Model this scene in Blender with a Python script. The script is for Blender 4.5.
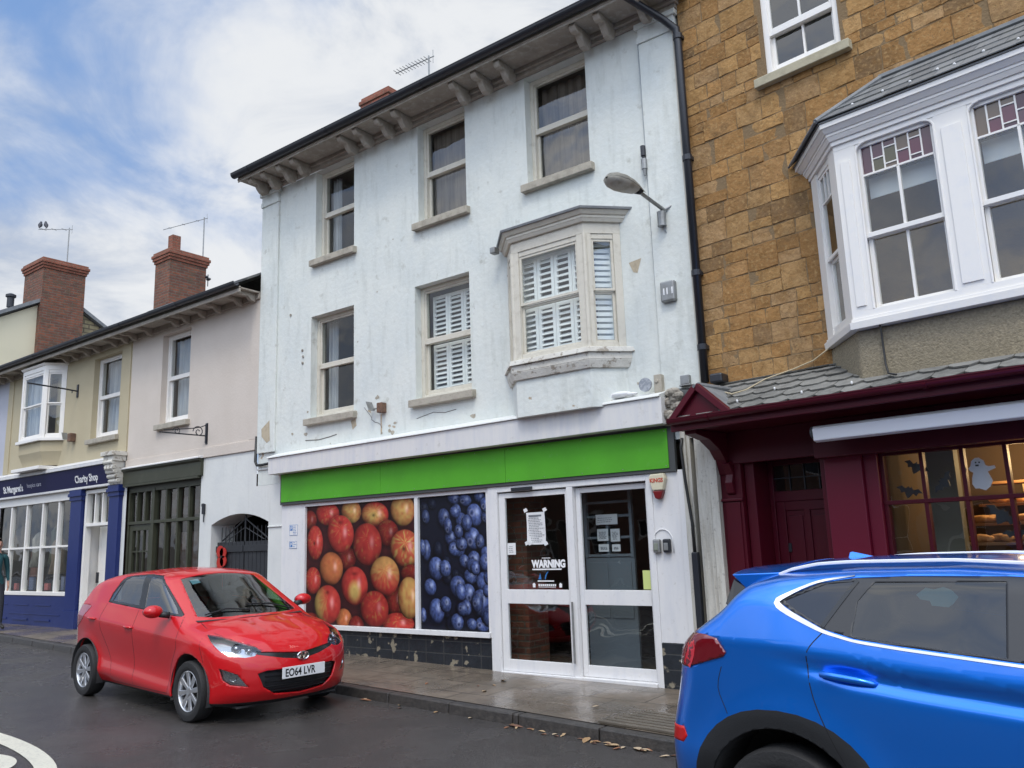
import bpy, bmesh, math, random
import numpy as np
from mathutils import Vector, Matrix
R = math.radians
rng = random.Random(7)
S = bpy.context.scene
for o in list(bpy.data.objects): bpy.data.objects.remove(o)
COL = S.collection

# ------------------------------------------------------------------ camera
YAW, PITCH, ROLL, FPX = 0.648709619, 0.189241443, -0.0347473265, 825.7466
fw = Vector((-math.sin(YAW)*math.cos(PITCH), math.cos(YAW)*math.cos(PITCH), math.sin(PITCH)))
rt = Vector((math.cos(YAW), math.sin(YAW), 0)); up = rt.cross(fw)
r2 = rt*math.cos(ROLL)+up*math.sin(ROLL); u2 = -rt*math.sin(ROLL)+up*math.cos(ROLL)
cam = bpy.data.cameras.new('camera'); camo = bpy.data.objects.new('camera', cam); COL.objects.link(camo)
camo.matrix_world = Matrix(((r2.x, u2.x, -fw.x, 0), (r2.y, u2.y, -fw.y, 0), (r2.z, u2.z, -fw.z, 1.62), (0, 0, 0, 1)))
cam.sensor_width = 36; cam.lens = 36*FPX/1024; cam.clip_end = 2000; cam.clip_start = .05
S.camera = camo

# ------------------------------------------------------------------ world, sun, exposure
SUN_EL, SUN_AZ = R(58), R(150)      # azimuth clockwise from +Y: the sun stands behind the camera, veiled by cloud
w = bpy.data.worlds.new('World'); S.world = w; w.use_nodes = True
nt = w.node_tree; N = nt.nodes; L = nt.links; N.clear()
out = N.new('ShaderNodeOutputWorld'); bg = N.new('ShaderNodeBackground'); bg.inputs[1].default_value = 1.0
sky = N.new('ShaderNodeTexSky'); sky.sky_type = 'NISHITA'; sky.sun_disc = False
sky.sun_elevation = SUN_EL; sky.sun_rotation = SUN_AZ
tc = N.new('ShaderNodeTexCoord'); sp = N.new('ShaderNodeSeparateXYZ'); L.new(tc.outputs['Generated'], sp.inputs[0])
def M_(op, a, b=None, c=None):
    m = N.new('ShaderNodeMath'); m.operation = op
    for i, v in enumerate((a, b, c)):
        if v is None: continue
        if isinstance(v, (int, float)): m.inputs[i].default_value = v
        else: L.new(v, m.inputs[i])
    return m.outputs[0]
zz = M_('ADD', M_('MAXIMUM', sp.outputs[2], 0.0), 0.35)
cx = N.new('ShaderNodeCombineXYZ'); L.new(M_('DIVIDE', sp.outputs[0], zz), cx.inputs[0]); L.new(M_('DIVIDE', sp.outputs[1], zz), cx.inputs[1])
cx.inputs[2].default_value = 3.1
def noise(sc, det, ro, vec, dist=0.0):
    n = N.new('ShaderNodeTexNoise'); n.inputs['Scale'].default_value = sc; n.inputs['Detail'].default_value = det
    n.inputs['Roughness'].default_value = ro; n.inputs['Distortion'].default_value = dist; L.new(vec, n.inputs['Vector']); return n.outputs[0]
n1 = noise(1.7, 6, .55, cx.outputs[0], .6)
n2 = noise(3.6, 7, .6, cx.outputs[0], .6)
def mrange(v, a, b, c=0., d=1.):
    m = N.new('ShaderNodeMapRange'); m.interpolation_type = 'SMOOTHSTEP'; L.new(v, m.inputs[0])
    for i, x in enumerate((a, b, c, d)): m.inputs[i+1].default_value = x
    return m.outputs[0]
cov = mrange(M_('ADD', M_('MULTIPLY', n1, .70), M_('MULTIPLY', n2, .30)), .335, .575)
shade = mrange(n2, .36, .62)
ccol = N.new('ShaderNodeMix'); ccol.data_type = 'RGBA'; L.new(shade, ccol.inputs[0])
ccol.inputs[6].default_value = (.37, .41, .48, 1); ccol.inputs[7].default_value = (.61, .62, .63, 1)
# nishita
sk = N.new('ShaderNodeVectorMath'); sk.operation = 'SCALE'; L.new(sky.outputs[0], sk.inputs[0]); sk.inputs['Scale'].default_value = .075
ad = N.new('ShaderNodeMix'); ad.data_type = 'RGBA'; ad.blend_type = 'MIX'; ad.inputs[0].default_value = .6
L.new(sk.outputs[0], ad.inputs[6]); ad.inputs[7].default_value = (.20, .35, .66, 1)      # thin veil of high cloud over the blue
mx = N.new('ShaderNodeMix'); mx.data_type = 'RGBA'; L.new(M_('MULTIPLY', cov, .95), mx.inputs[0]); L.new(ad.outputs[2], mx.inputs[6]); L.new(ccol.outputs[2], mx.inputs[7])
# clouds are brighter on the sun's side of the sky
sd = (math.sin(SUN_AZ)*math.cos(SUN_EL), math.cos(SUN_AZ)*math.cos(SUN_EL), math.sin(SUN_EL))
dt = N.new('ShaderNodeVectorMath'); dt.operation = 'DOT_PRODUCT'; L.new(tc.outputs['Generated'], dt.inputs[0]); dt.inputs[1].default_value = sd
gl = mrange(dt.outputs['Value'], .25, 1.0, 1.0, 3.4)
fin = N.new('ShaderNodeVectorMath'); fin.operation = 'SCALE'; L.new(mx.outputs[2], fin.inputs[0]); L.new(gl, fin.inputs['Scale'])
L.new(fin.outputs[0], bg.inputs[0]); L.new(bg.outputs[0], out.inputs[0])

sl = bpy.data.lights.new('sun', 'SUN'); sl.energy = .95; sl.angle = R(16); sl.color = (1, .93, .82)
so = bpy.data.objects.new('sun', sl); COL.objects.link(so)
so.rotation_euler = Vector(sd).to_track_quat('Z', 'Y').to_euler(); so.location = (0, -10, 20)
S.view_settings.view_transform = 'Standard'; S.view_settings.look = 'None'
S.view_settings.exposure = 0.50; S.view_settings.gamma = 1
S.render.engine = 'CYCLES'
try:
    S.cycles.max_bounces = 8; S.cycles.transparent_max_bounces = 12
except Exception: pass

# ------------------------------------------------------------------ mesh helpers
WM = {}
class MB:
    """collects faces given in a local frame; build() links them as one mesh object"""
    def __init__(s, fr=None): s.v = []; s.f = []; s.c = {}; s.fr = fr or (lambda p: Vector(p)); s.m = []; s.cm = 0
    def add(s, vs, fs, col=None):
        b = len(s.v); s.v += [tuple(v) for v in vs]
        for f in fs:
            if col is not None: s.c[len(s.f)] = col
            s.f.append(tuple(i+b for i in f)); s.m.append(s.cm)
        return s
    def quad(s, a, b, c, d, col=None): return s.add([a, b, c, d], [(0, 1, 2, 3)], col)
    def box(s, u0, u1, d0, d1, z0, z1, col=None):
        vs = [(u, d, z) for z in (z0, z1) for d in (d0, d1) for u in (u0, u1)]
        return s.add(vs, [(0, 1, 3, 2), (4, 6, 7, 5), (0, 4, 5, 1), (2, 3, 7, 6), (0, 2, 6, 4), (1, 5, 7, 3)], col)
    def prism(s, poly, axis, a, b, col=None):
        """poly of 2D points; axis 'u' -> poly in (d,z); 'd' -> poly in (u,z); 'z' -> poly in (u,d)"""
        def P(p, t): return {'u': (t, p[0], p[1]), 'd': (p[0], t, p[1]), 'z': (p[0], p[1], t)}[axis]
        n = len(poly); vs = [P(p, a) for p in poly]+[P(p, b) for p in poly]
        fs = [tuple(range(n)), tuple(range(2*n-1, n-1, -1))]+[(i, (i+1) % n, n+(i+1) % n, n+i) for i in range(n)]
        return s.add(vs, fs, col)
    def hexa(s, a, b, col=None):
        """two quads a (4 pts), b (4 pts) joined"""
        return s.add(list(a)+list(b), [(0, 1, 2, 3), (7, 6, 5, 4)]+[(i, (i+1) % 4, 4+(i+1) % 4, 4+i) for i in range(4)], col)
    def tube(s, pts, r, n=8, cap=True, col=None):
        pts = [Vector(p) for p in pts]; rs = r if isinstance(r, (list, tuple)) else [r]*len(pts); vs = []; fs = []
        pu = None
        for i, p in enumerate(pts):
            t = (pts[min(i+1, len(pts)-1)]-pts[max(i-1, 0)]).normalized()
            a = pu if pu is not None else (Vector((0, 0, 1)) if abs(t.z) < .9 else Vector((1, 0, 0)))
            x = (a-t*a.dot(t)).normalized(); y = t.cross(x); pu = x
            for k in range(n):
                an = 2*math.pi*k/n; vs.append(p+(x*math.cos(an)+y*math.sin(an))*rs[i])
        for i in range(len(pts)-1):
            for k in range(n): fs.append((i*n+k, i*n+(k+1) % n, (i+1)*n+(k+1) % n, (i+1)*n+k))
        if cap: fs.append(tuple(range(n-1, -1, -1))); fs.append(tuple((len(pts)-1)*n+k for k in range(n)))
        return s.add(vs, fs, col)
    def lathe(s, prof, n=24, M=None, col=None):
        M = M or Matrix.Identity(4); vs = []; fs = []
        for r, z in prof:
            for k in range(n):
                a = 2*math.pi*k/n; vs.append(M @ Vector((r*math.cos(a), r*math.sin(a), z)))
        for i in range(len(prof)-1):
            for k in range(n): fs.append((i*n+k, i*n+(k+1) % n, (i+1)*n+(k+1) % n, (i+1)*n+k))
        return s.add(vs, fs, col)
    def ell(s, c, rx, ry, rz, n=14, m=9, col=None):
        vs = []; fs = []
        for i in range(m+1):
            t = math.pi*i/m
            for k in range(n):
                a = 2*math.pi*k/n; vs.append((c[0]+rx*math.sin(t)*math.cos(a), c[1]+ry*math.sin(t)*math.sin(a), c[2]+rz*math.cos(t)))
        for i in range(m):
            for k in range(n): fs.append((i*n+k, i*n+(k+1) % n, (i+1)*n+(k+1) % n, (i+1)*n+k))
        return s.add(vs, fs, col)
    def build(s, name, mat, parent=None, smooth=False, bevel=None, recalc=True, weld=False, solid=None, autos=None):
        me = bpy.data.meshes.new(name)
        inv = WM[parent.name].inverted() if parent is not None else Matrix.Identity(4)
        loc = [inv @ Vector(s.fr(v)) for v in s.v]
        me.from_pydata([tuple(v) for v in loc], [], s.f)
        mats = mat if isinstance(mat, (list, tuple)) else [mat]
        for m in mats: me.materials.append(m)
        if len(mats) > 1: me.polygons.foreach_set('material_index', s.m)
        if s.c:
            ca = me.color_attributes.new('Col', 'FLOAT_COLOR', 'CORNER')
            for p in me.polygons:
                c = s.c.get(p.index, (1, 1, 1))
                for li in p.loop_indices: ca.data[li].color = (*c[:3], 1)
        if recalc or weld:
            bm = bmesh.new(); bm.from_mesh(me)
            if weld: bmesh.ops.remove_doubles(bm, verts=bm.verts, dist=1e-5)
            if recalc: bmesh.ops.recalc_face_normals(bm, faces=bm.faces)
            bm.to_mesh(me); bm.free()
        uv = me.uv_layers.new(name='UVMap')          # box projection in metres, in the builder's own frame
        me.update(); finv = [Vector(v) for v in s.v] if len(me.vertices) == len(s.v) else [Vector(v.co) for v in me.vertices]
        for p in me.polygons:
            vs = [finv[i] for i in p.vertices]; nn = Vector((0, 0, 0))
            for i in range(1, len(vs)-1): nn += (vs[i]-vs[0]).cross(vs[i+1]-vs[0])
            a = [abs(x) for x in nn]; k = a.index(max(a))
            for li, v in zip(p.loop_indices, vs):
                uv.data[li].uv = ((v[1], v[2]) if k == 0 else (v[0], v[2]) if k == 1 else (v[0], v[1]))
        if smooth:
            me.polygons.foreach_set('use_smooth', [True]*len(me.polygons))
        o = bpy.data.objects.new(name, me); COL.objects.link(o)
        if parent is not None: o.parent = parent; WM[o.name] = WM[parent.name]
        else: WM[o.name] = Matrix.Identity(4)
        if bevel:
            b = o.modifiers.new('bevel', 'BEVEL'); b.width = bevel; b.segments = 2; b.limit_method = 'ANGLE'; b.angle_limit = R(40)
            b.harden_normals = False
        if autos: smooth_by_angle(o, autos)
        return o
def smooth_by_angle(o, ang):
    me = o.data; bm = bmesh.new(); bm.from_mesh(me); bmesh.ops.remove_doubles(bm, verts=bm.verts, dist=1e-5)
    for f in bm.faces: f.smooth = True
    for e in bm.edges:
        if len(e.link_faces) == 2 and e.calc_face_angle(0) > R(ang): e.smooth = False
    bm.to_mesh(me); bm.free()
def root(name, label, cat, loc=(0, 0, 0), rz=0, group=None):
    o = bpy.data.objects.new(name, None); COL.objects.link(o); o.empty_display_size = .2
    o.location = loc; o.rotation_euler = (0, 0, rz)
    o['label'] = label; o['category'] = cat
    if group: o['group'] = group
    WM[o.name] = Matrix.Translation(loc) @ Matrix.Rotation(rz, 4, 'Z'); return o
def tag(o, label, cat, group=None):
    o['label'] = label; o['category'] = cat
    if group: o['group'] = group
    return o
def ground_obj(o, kind='structure'): o['kind'] = kind; return o
def rebase(o):
    """move a top-level mesh's origin to the middle of its base"""
    me = o.data; co = [v.co.copy() for v in me.vertices]
    c = Vector(((min(v.x for v in co)+max(v.x for v in co))/2, (min(v.y for v in co)+max(v.y for v in co))/2, min(v.z for v in co)))
    me.transform(Matrix.Translation(-c)); o.location = c; WM[o.name] = Matrix.Translation(c); return o

D0 = 7.9
def F0(p): return Vector((p[0], D0-p[1], p[2]))             # facade frame of the terrace: u = x, d = out towards the street
ARZ = R(-7.52); RC, RS = math.cos(ARZ), math.sin(ARZ)
def F1(p): return Vector((-3.45+p[0]*RC+p[1]*RS, 7.9+p[0]*RS-p[1]*RC, p[2]))   # facade frame of the stone building
def road_z(x): return -.014*(x+5)

# ------------------------------------------------------------------ materials
def mat(name, base, rough=.6, metal=0., spec=.5, noise_=None, bump=None, attr=False, extra=None, coat=0., emis=None):
    """noise_: list of (scale, lo, hi, colour, strength, detail); bump: (scale, strength, detail)"""
    m = bpy.data.materials.new(name); m.use_nodes = True; t = m.node_tree; b = t.nodes['Principled BSDF']
    b.inputs['Base Color'].default_value = (*base, 1); b.inputs['Roughness'].default_value = rough
    b.inputs['Metallic'].default_value = metal; b.inputs['Specular IOR Level'].default_value = spec
    b.inputs['Coat Weight'].default_value = coat; b.inputs['Coat Roughness'].default_value = .03
    if emis: b.inputs['Emission Color'].default_value = (*emis[0], 1); b.inputs['Emission Strength'].default_value = emis[1]
    co = t.nodes.new('ShaderNodeTexCoord'); cur = None
    if attr:
        a = t.nodes.new('ShaderNodeVertexColor'); a.layer_name = 'Col'
        mm = t.nodes.new('ShaderNodeMix'); mm.data_type = 'RGBA'; mm.blend_type = 'MULTIPLY'; mm.inputs[0].default_value = 1
        mm.inputs[6].default_value = (*base, 1); t.links.new(a.outputs[0], mm.inputs[7]); cur = mm.outputs[2]
    for q in (noise_ or []):
        sc, lo, hi, c, st = q[:5]; det = q[5] if len(q) > 5 else 5; stretch = q[6] if len(q) > 6 else None
        n = t.nodes.new('ShaderNodeTexNoise'); n.inputs['Scale'].default_value = sc; n.inputs['Detail'].default_value = det; n.inputs['Roughness'].default_value = .62
        if stretch:
            mp = t.nodes.new('ShaderNodeMapping'); mp.inputs['Scale'].default_value = stretch
            t.links.new(co.outputs['Object'], mp.inputs[0]); t.links.new(mp.outputs[0], n.inputs[0])
        else: t.links.new(co.outputs['Object'], n.inputs[0])
        r = t.nodes.new('ShaderNodeMapRange'); r.inputs[1].default_value = lo; r.inputs[2].default_value = hi; r.inputs[3].default_value = 0; r.inputs[4].default_value = st
        t.links.new(n.outputs[0], r.inputs[0])
        mm = t.nodes.new('ShaderNodeMix'); mm.data_type = 'RGBA'; t.links.new(r.outputs[0], mm.inputs[0])
        if cur: t.links.new(cur, mm.inputs[6])
        else: mm.inputs[6].default_value = (*base, 1)
        mm.inputs[7].default_value = (*c, 1); cur = mm.outputs[2]
    if cur: t.links.new(cur, b.inputs['Base Color'])
    if bump:
        n = t.nodes.new('ShaderNodeTexNoise'); n.inputs['Scale'].default_value = bump[0]; n.inputs['Detail'].default_value = bump[2] if len(bump) > 2 else 4
        t.links.new(co.outputs['Object'], n.inputs[0])
        bp = t.nodes.new('ShaderNodeBump'); bp.inputs['Strength'].default_value = bump[1]; bp.inputs['Distance'].default_value = .01
        t.links.new(n.outputs[0], bp.inputs['Height']); t.links.new(bp.outputs[0], b.inputs['Normal'])
    if extra: extra(m, t, b, co)
    return m
def brickmat(name, c1, c2, mortar, bw, bh, ms=.012, rough=.85, bumpst=.6, off=.5, dirt=None, uvname='UVMap', roughvar=None):
    m = bpy.data.materials.new(name); m.use_nodes = True; t = m.node_tree; b = t.nodes['Principled BSDF']; b.inputs['Roughness'].default_value = rough
    uv = t.nodes.new('ShaderNodeUVMap'); uv.uv_map = uvname
    br = t.nodes.new('ShaderNodeTexBrick'); t.links.new(uv.outputs[0], br.inputs['Vector'])
    br.inputs['Color1'].default_value = (*c1, 1); br.inputs['Color2'].default_value = (*c2, 1); br.inputs['Mortar'].default_value = (*mortar, 1)
    br.inputs['Scale'].default_value = 1; br.inputs['Mortar Size'].default_value = ms; br.inputs['Brick Width'].default_value = bw; br.inputs['Row Height'].default_value = bh
    br.inputs['Bias'].default_value = 0; br.offset = off; br.inputs['Mortar Smooth'].default_value = .3
    co = t.nodes.new('ShaderNodeTexCoord'); n = t.nodes.new('ShaderNodeTexNoise'); n.inputs['Scale'].default_value = 6; n.inputs['Detail'].default_value = 8; n.inputs['Roughness'].default_value = .7
    t.links.new(co.outputs['Object'], n.inputs[0])
    hs = t.nodes.new('ShaderNodeMix'); hs.data_type = 'RGBA'; hs.blend_type = 'OVERLAY'; hs.inputs[0].default_value = .75
    t.links.new(br.outputs[0], hs.inputs[6]); t.links.new(n.outputs[0], hs.inputs[7]); cur = hs.outputs[2]
    if dirt:
        n3 = t.nodes.new('ShaderNodeTexNoise'); n3.inputs['Scale'].default_value = dirt[0]; n3.inputs['Detail'].default_value = 6; t.links.new(co.outputs['Object'], n3.inputs[0])
        r = t.nodes.new('ShaderNodeMapRange'); r.inputs[1].default_value = dirt[1]; r.inputs[2].default_value = dirt[2]; r.inputs[4].default_value = dirt[4]; t.links.new(n3.outputs[0], r.inputs[0])
        mm = t.nodes.new('ShaderNodeMix'); mm.data_type = 'RGBA'; t.links.new(r.outputs[0], mm.inputs[0]); t.links.new(cur, mm.inputs[6]); mm.inputs[7].default_value = (*dirt[3], 1); cur = mm.outputs[2]
    t.links.new(cur, b.inputs['Base Color'])
    ht = t.nodes.new('ShaderNodeMath'); ht.operation = 'MULTIPLY_ADD'; t.links.new(br.outputs['Fac'], ht.inputs[0]); ht.inputs[1].default_value = -1.0
    n2 = t.nodes.new('ShaderNodeTexNoise'); n2.inputs['Scale'].default_value = 30; n2.inputs['Detail'].default_value = 5; t.links.new(co.outputs['Object'], n2.inputs[0]); t.links.new(n2.outputs[0], ht.inputs[2])
    bp = t.nodes.new('ShaderNodeBump'); bp.inputs['Strength'].default_value = bumpst; bp.inputs['Distance'].default_value = .01; t.links.new(ht.outputs[0], bp.inputs['Height']); t.links.new(bp.outputs[0], b.inputs['Normal'])
    if roughvar:
        n4 = t.nodes.new('ShaderNodeTexNoise'); n4.inputs['Scale'].default_value = roughvar[0]; n4.inputs['Detail'].default_value = 5; t.links.new(co.outputs['Object'], n4.inputs[0])
        r = t.nodes.new('ShaderNodeMapRange'); r.inputs[1].default_value = roughvar[1]; r.inputs[2].default_value = roughvar[2]; r.inputs[3].default_value = roughvar[3]; r.inputs[4].default_value = roughvar[4]
        t.links.new(n4.outputs[0], r.inputs[0]); t.links.new(r.outputs[0], b.inputs['Roughness'])
    return m
def glassmat(name, tint=(.90, .93, .92), refl=1.0, rough=.0, f0=.085):
    m = bpy.data.materials.new(name); m.use_nodes = True; t = m.node_tree; t.nodes.clear()
    o = t.nodes.new('ShaderNodeOutputMaterial'); tr = t.nodes.new('ShaderNodeBsdfTransparent'); tr.inputs[0].default_value = (*tint, 1)
    g = t.nodes.new('ShaderNodeBsdfGlossy'); g.inputs['Roughness'].default_value = rough; g.inputs[0].default_value = (refl, refl, refl, 1)
    lw_ = t.nodes.new('ShaderNodeLayerWeight'); lw_.inputs[0].default_value = .5
    pw = t.nodes.new('ShaderNodeMath'); pw.operation = 'POWER'; t.links.new(lw_.outputs['Facing'], pw.inputs[0]); pw.inputs[1].default_value = 4.5
    f = t.nodes.new('ShaderNodeMath'); f.operation = 'MULTIPLY_ADD'; t.links.new(pw.outputs[0], f.inputs[0]); f.inputs[1].default_value = 1-f0; f.inputs[2].default_value = f0
    ms = t.nodes.new('ShaderNodeMixShader'); t.links.new(f.outputs[0], ms.inputs[0]); t.links.new(tr.outputs[0], ms.inputs[1]); t.links.new(g.outputs[0], ms.inputs[2])
    # slow waviness of old panes
    co = t.nodes.new('ShaderNodeTexCoord'); n = t.nodes.new('ShaderNodeTexNoise'); n.inputs['Scale'].default_value = 2.5; n.inputs['Detail'].default_value = 1
    t.links.new(co.outputs['Object'], n.inputs[0]); bp = t.nodes.new('ShaderNodeBump'); bp.inputs['Strength'].default_value = .12; bp.inputs['Distance'].default_value = .05
    t.links.new(n.outputs[0], bp.inputs['Height']); t.links.new(bp.outputs[0], g.inputs['Normal'])
    t.links.new(ms.outputs[0], o.inputs[0]); return m

def peel(m, t, b, co):
    """peeled patches and stains low on the white wall: bare brown patches where two noises meet"""
    geo = t.nodes.new('ShaderNodeNewGeometry'); sp = t.nodes.new('ShaderNodeSeparateXYZ'); t.links.new(geo.outputs['Position'], sp.inputs[0])
    n = t.nodes.new('ShaderNodeTexNoise'); n.inputs['Scale'].default_value = 3.1; n.inputs['Detail'].default_value = 5; n.inputs['Roughness'].default_value = .6; t.links.new(co.outputs['Object'], n.inputs[0])
    hz = t.nodes.new('ShaderNodeMapRange'); hz.inputs[1].default_value = 4.2; hz.inputs[2].default_value = 3.1; hz.inputs[3].default_value = -.12; hz.inputs[4].default_value = .05; t.links.new(sp.outputs[2], hz.inputs[0])
    ad = t.nodes.new('ShaderNodeMath'); t.links.new(n.outputs[0], ad.inputs[0]); t.links.new(hz.outputs[0], ad.inputs[1])
    r = t.nodes.new('ShaderNodeMapRange'); r.inputs[1].default_value = .695; r.inputs[2].default_value = .71; t.links.new(ad.outputs[0], r.inputs[0])
    old = b.inputs['Base Color'].links[0].from_socket
    mm = t.nodes.new('ShaderNodeMix'); mm.data_type = 'RGBA'; t.links.new(r.outputs[0], mm.inputs[0]); t.links.new(old, mm.inputs[6]); mm.inputs[7].default_value = (.40, .33, .24, 1)
    t.links.new(mm.outputs[2], b.inputs['Base Color'])

m_white = mat('pale blue white painted render', (.66, .68, .635), .8, noise_=[(1.1, .42, .72, (.56, .60, .585), .9, 6), (2.0, .52, .72, (.44, .46, .42), .50, 7, (4, 4, .7)), (14, .5, .8, (.72, .76, .75), .4, 4), (5, .60, .72, (.38, .38, .33), .65, 7)], bump=(16, .55, 7), extra=peel)
m_white2 = mat('white painted wall', (.66, .67, .645), .8, noise_=[(1.4, .45, .75, (.56, .575, .57), .8, 6), (2.4, .55, .75, (.48, .48, .45), .5, 6, (5, 5, .5))], bump=(18, .25, 6))
m_pink = mat('pinkish cream render', (.60, .535, .47), .85, noise_=[(1.2, .4, .75, (.53, .465, .40), .8, 6)], bump=(25, .3, 6))
m_cream = mat('ochre cream render', (.46, .40, .27), .85, noise_=[(1.2, .4, .75, (.40, .34, .225), .8, 6)], bump=(25, .3, 6))
m_creamgable = mat('pale yellow render', (.66, .61, .45), .85, noise_=[(1.2, .4, .75, (.58, .54, .40), .8, 6)])
m_lilac = mat('lilac grey render', (.45, .46, .52), .85, noise_=[(1.4, .4, .75, (.40, .41, .46), .8, 6)])
m_stonetrim = mat('weathered stone sill', (.40, .365, .30), .9, noise_=[(9, .45, .75, (.22, .20, .16), .8, 6)], bump=(40, .5, 5))
m_soffit = mat('dirty soffit paint', (.36, .32, .27), .85, noise_=[(4, .4, .7, (.27, .24, .20), .9, 6), (11, .5, .75, (.5, .47, .42), .7, 6)], bump=(30, .4, 5))
m_oldwood = mat('old cream window paint', (.60, .565, .48), .6, noise_=[(10, .5, .75, (.45, .41, .33), .7, 6)], bump=(45, .25, 4))
m_greypeel = mat('peeling paint moulding', (.62, .60, .54), .8, noise_=[(11, .56, .62, (.26, .22, .17), .9, 7), (5, .45, .75, (.42, .39, .33), .7, 6)], bump=(30, .6, 5))
m_gloss = mat('white gloss paint', (.79, .765, .72), .38, noise_=[(7, .5, .8, (.68, .69, .71), .6, 5)])
m_alu = mat('white powder coated aluminium', (.71, .705, .70), .42, noise_=[(3, .45, .75, (.60, .61, .64), .7, 5, (3, 3, .7)), (22, .6, .75, (.45, .44, .40), .5, 5)])
m_black = mat('black painted metal', (.02, .022, .028), .4)
m_gutter = mat('black plastic gutter', (.018, .02, .026), .35)
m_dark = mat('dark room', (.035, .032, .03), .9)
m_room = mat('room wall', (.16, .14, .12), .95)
m_curtain = mat('grey white net curtain', (.46, .47, .49), .95, noise_=[(14, .4, .65, (.24, .25, .27), .8, 3, (1, 1, .05))])
m_browncurtain = mat('brown lined curtain', (.19, .155, .13), .95, noise_=[(14, .4, .65, (.08, .065, .055), .8, 3, (1, 1, .05))])
m_shutter = mat('white plantation shutters', (.84, .85, .83), .5)
m_blind = mat('pale roller blind', (.50, .49, .46), .9)
m_glass = glassmat('window glass')
m_shopglass = glassmat('shop glass', (.82, .86, .86))
m_green = mat('lime green sign board', (.085, .37, .022), .5, spec=.3, noise_=[(1.3, .4, .7, (.07, .29, .02), .8, 6), (12, .6, .75, (.12, .36, .08), .5, 6)])
m_signedge = mat('dark grey sign frame', (.06, .065, .065), .5)
m_lead = mat('lead sheet', (.16, .17, .18), .6, noise_=[(8, .4, .7, (.26, .27, .27), .7, 5)])
m_fascia = mat('white fascia board', (.65, .64, .62), .6, noise_=[(2.4, .42, .72, (.54, .55, .58), .8, 6, (5, 5, .6)), (9, .6, .75, (.42, .40, .36), .6, 6)])
m_rubble = mat('crumbling mortar', (.34, .31, .26), .95, noise_=[(18, .45, .6, (.14, .12, .10), .9, 7)], bump=(25, 1.2, 6))
m_navy = mat('navy shop paint', (.004, .016, .115), .45, noise_=[(6, .5, .8, (.015, .028, .15), .6, 5)])
m_navysign = mat('dark navy sign', (.009, .009, .055), .5, spec=.3)
m_olive = mat('olive green paint', (.040, .042, .024), .5, noise_=[(6, .5, .8, (.08, .082, .055), .5, 5)])
m_burg = mat('burgundy gloss paint', (.075, .002, .010), .42, spec=.35, noise_=[(5, .45, .8, (.065, .003, .014), .7, 5)])
m_burgpanel = mat('crimson panel paint', (.14, .004, .022), .4)
m_tile = mat('stone roof tile', (.165, .162, .155), .8, attr=True, noise_=[(14, .45, .7, (.27, .262, .24), .6, 6), (5, .5, .7, (.09, .088, .08), .6, 6)], bump=(30, .9, 6))
m_slate = mat('grey roof slate', (.15, .155, .16), .6, attr=True, noise_=[(10, .5, .75, (.26, .26, .22), .5, 6)], bump=(30, .4, 6))
m_mortar = mat('dark lime mortar', (.20, .135, .07), .95, bump=(40, .7, 5))
m_ham = mat('golden ham stone', (1.02, .98, .96), .95, spec=.2, attr=True, noise_=[(9, .44, .66, (.20, .105, .035), .65, 9), (3, .52, .70, (.13, .085, .045), .55, 7), (30, .52, .66, (.47, .31, .14), .6, 6), (60, .60, .66, (.08, .05, .03), .7, 3)], bump=(24, 1.1, 9))
m_stucco = mat('pebble dash', (.30, .255, .175), .95, noise_=[(45, .35, .7, (.15, .125, .085), .8, 3), (2, .45, .7, (.22, .19, .135), .7, 5)], bump=(70, .9, 3))
m_brick = brickmat('old red chimney brick', (.22, .075, .04), (.12, .05, .035), (.13, .10, .075), .225, .075, .012, dirt=(5, .5, .7, (.10, .07, .045), .8))
m_brickred = brickmat('red crown brick', (.26, .085, .05), (.19, .065, .04), (.20, .12, .08), .225, .075, .010)
m_rubblewall = brickmat('pale rubble stone', (.34, .29, .17), (.24, .20, .12), (.14, .115, .08), .3, .13, .02)
m_pot = mat('terracotta', (.30, .095, .05), .8)
m_roofslate = brickmat('roof slates', (.13, .135, .14), (.10, .105, .11), (.05, .05, .05), .3, .16, .006, rough=.7, dirt=(3, .5, .7, (.2, .19, .15), .6))
m_blacktile = brickmat('black glazed tile', (.022, .026, .032), (.018, .022, .028), (.05, .052, .05), .30, .15, .006, rough=.35, bumpst=.3, off=0, dirt=(7, .60, .64, (.26, .23, .17), .9))
m_steel = mat('galvanised steel', (.30, .31, .31), .5, metal=.6, noise_=[(12, .4, .7, (.2, .19, .17), .6, 5)])
m_paper = mat('printed paper', (.70, .70, .70), .8)
m_ink = mat('grey print', (.16, .17, .19), .8)
m_whiteprint = mat('white vinyl lettering', (.8, .8, .8), .5)
m_blueprint = mat('blue vinyl print', (.03, .16, .42), .5)
m_red = mat('red enamel', (.45, .02, .02), .4)
m_poster = mat('printed vinyl', (.86, .84, .84), .45, attr=True, spec=.3)
m_wood = mat('warm wood', (.36, .20, .085), .6, noise_=[(6, .4, .7, (.22, .11, .045), .7, 4, (1, 1, 9))])
m_orange = mat('toffee pastry', (.80, .45, .18), .7, noise_=[(14, .4, .7, (.3, .11, .03), .8, 4)])

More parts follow.
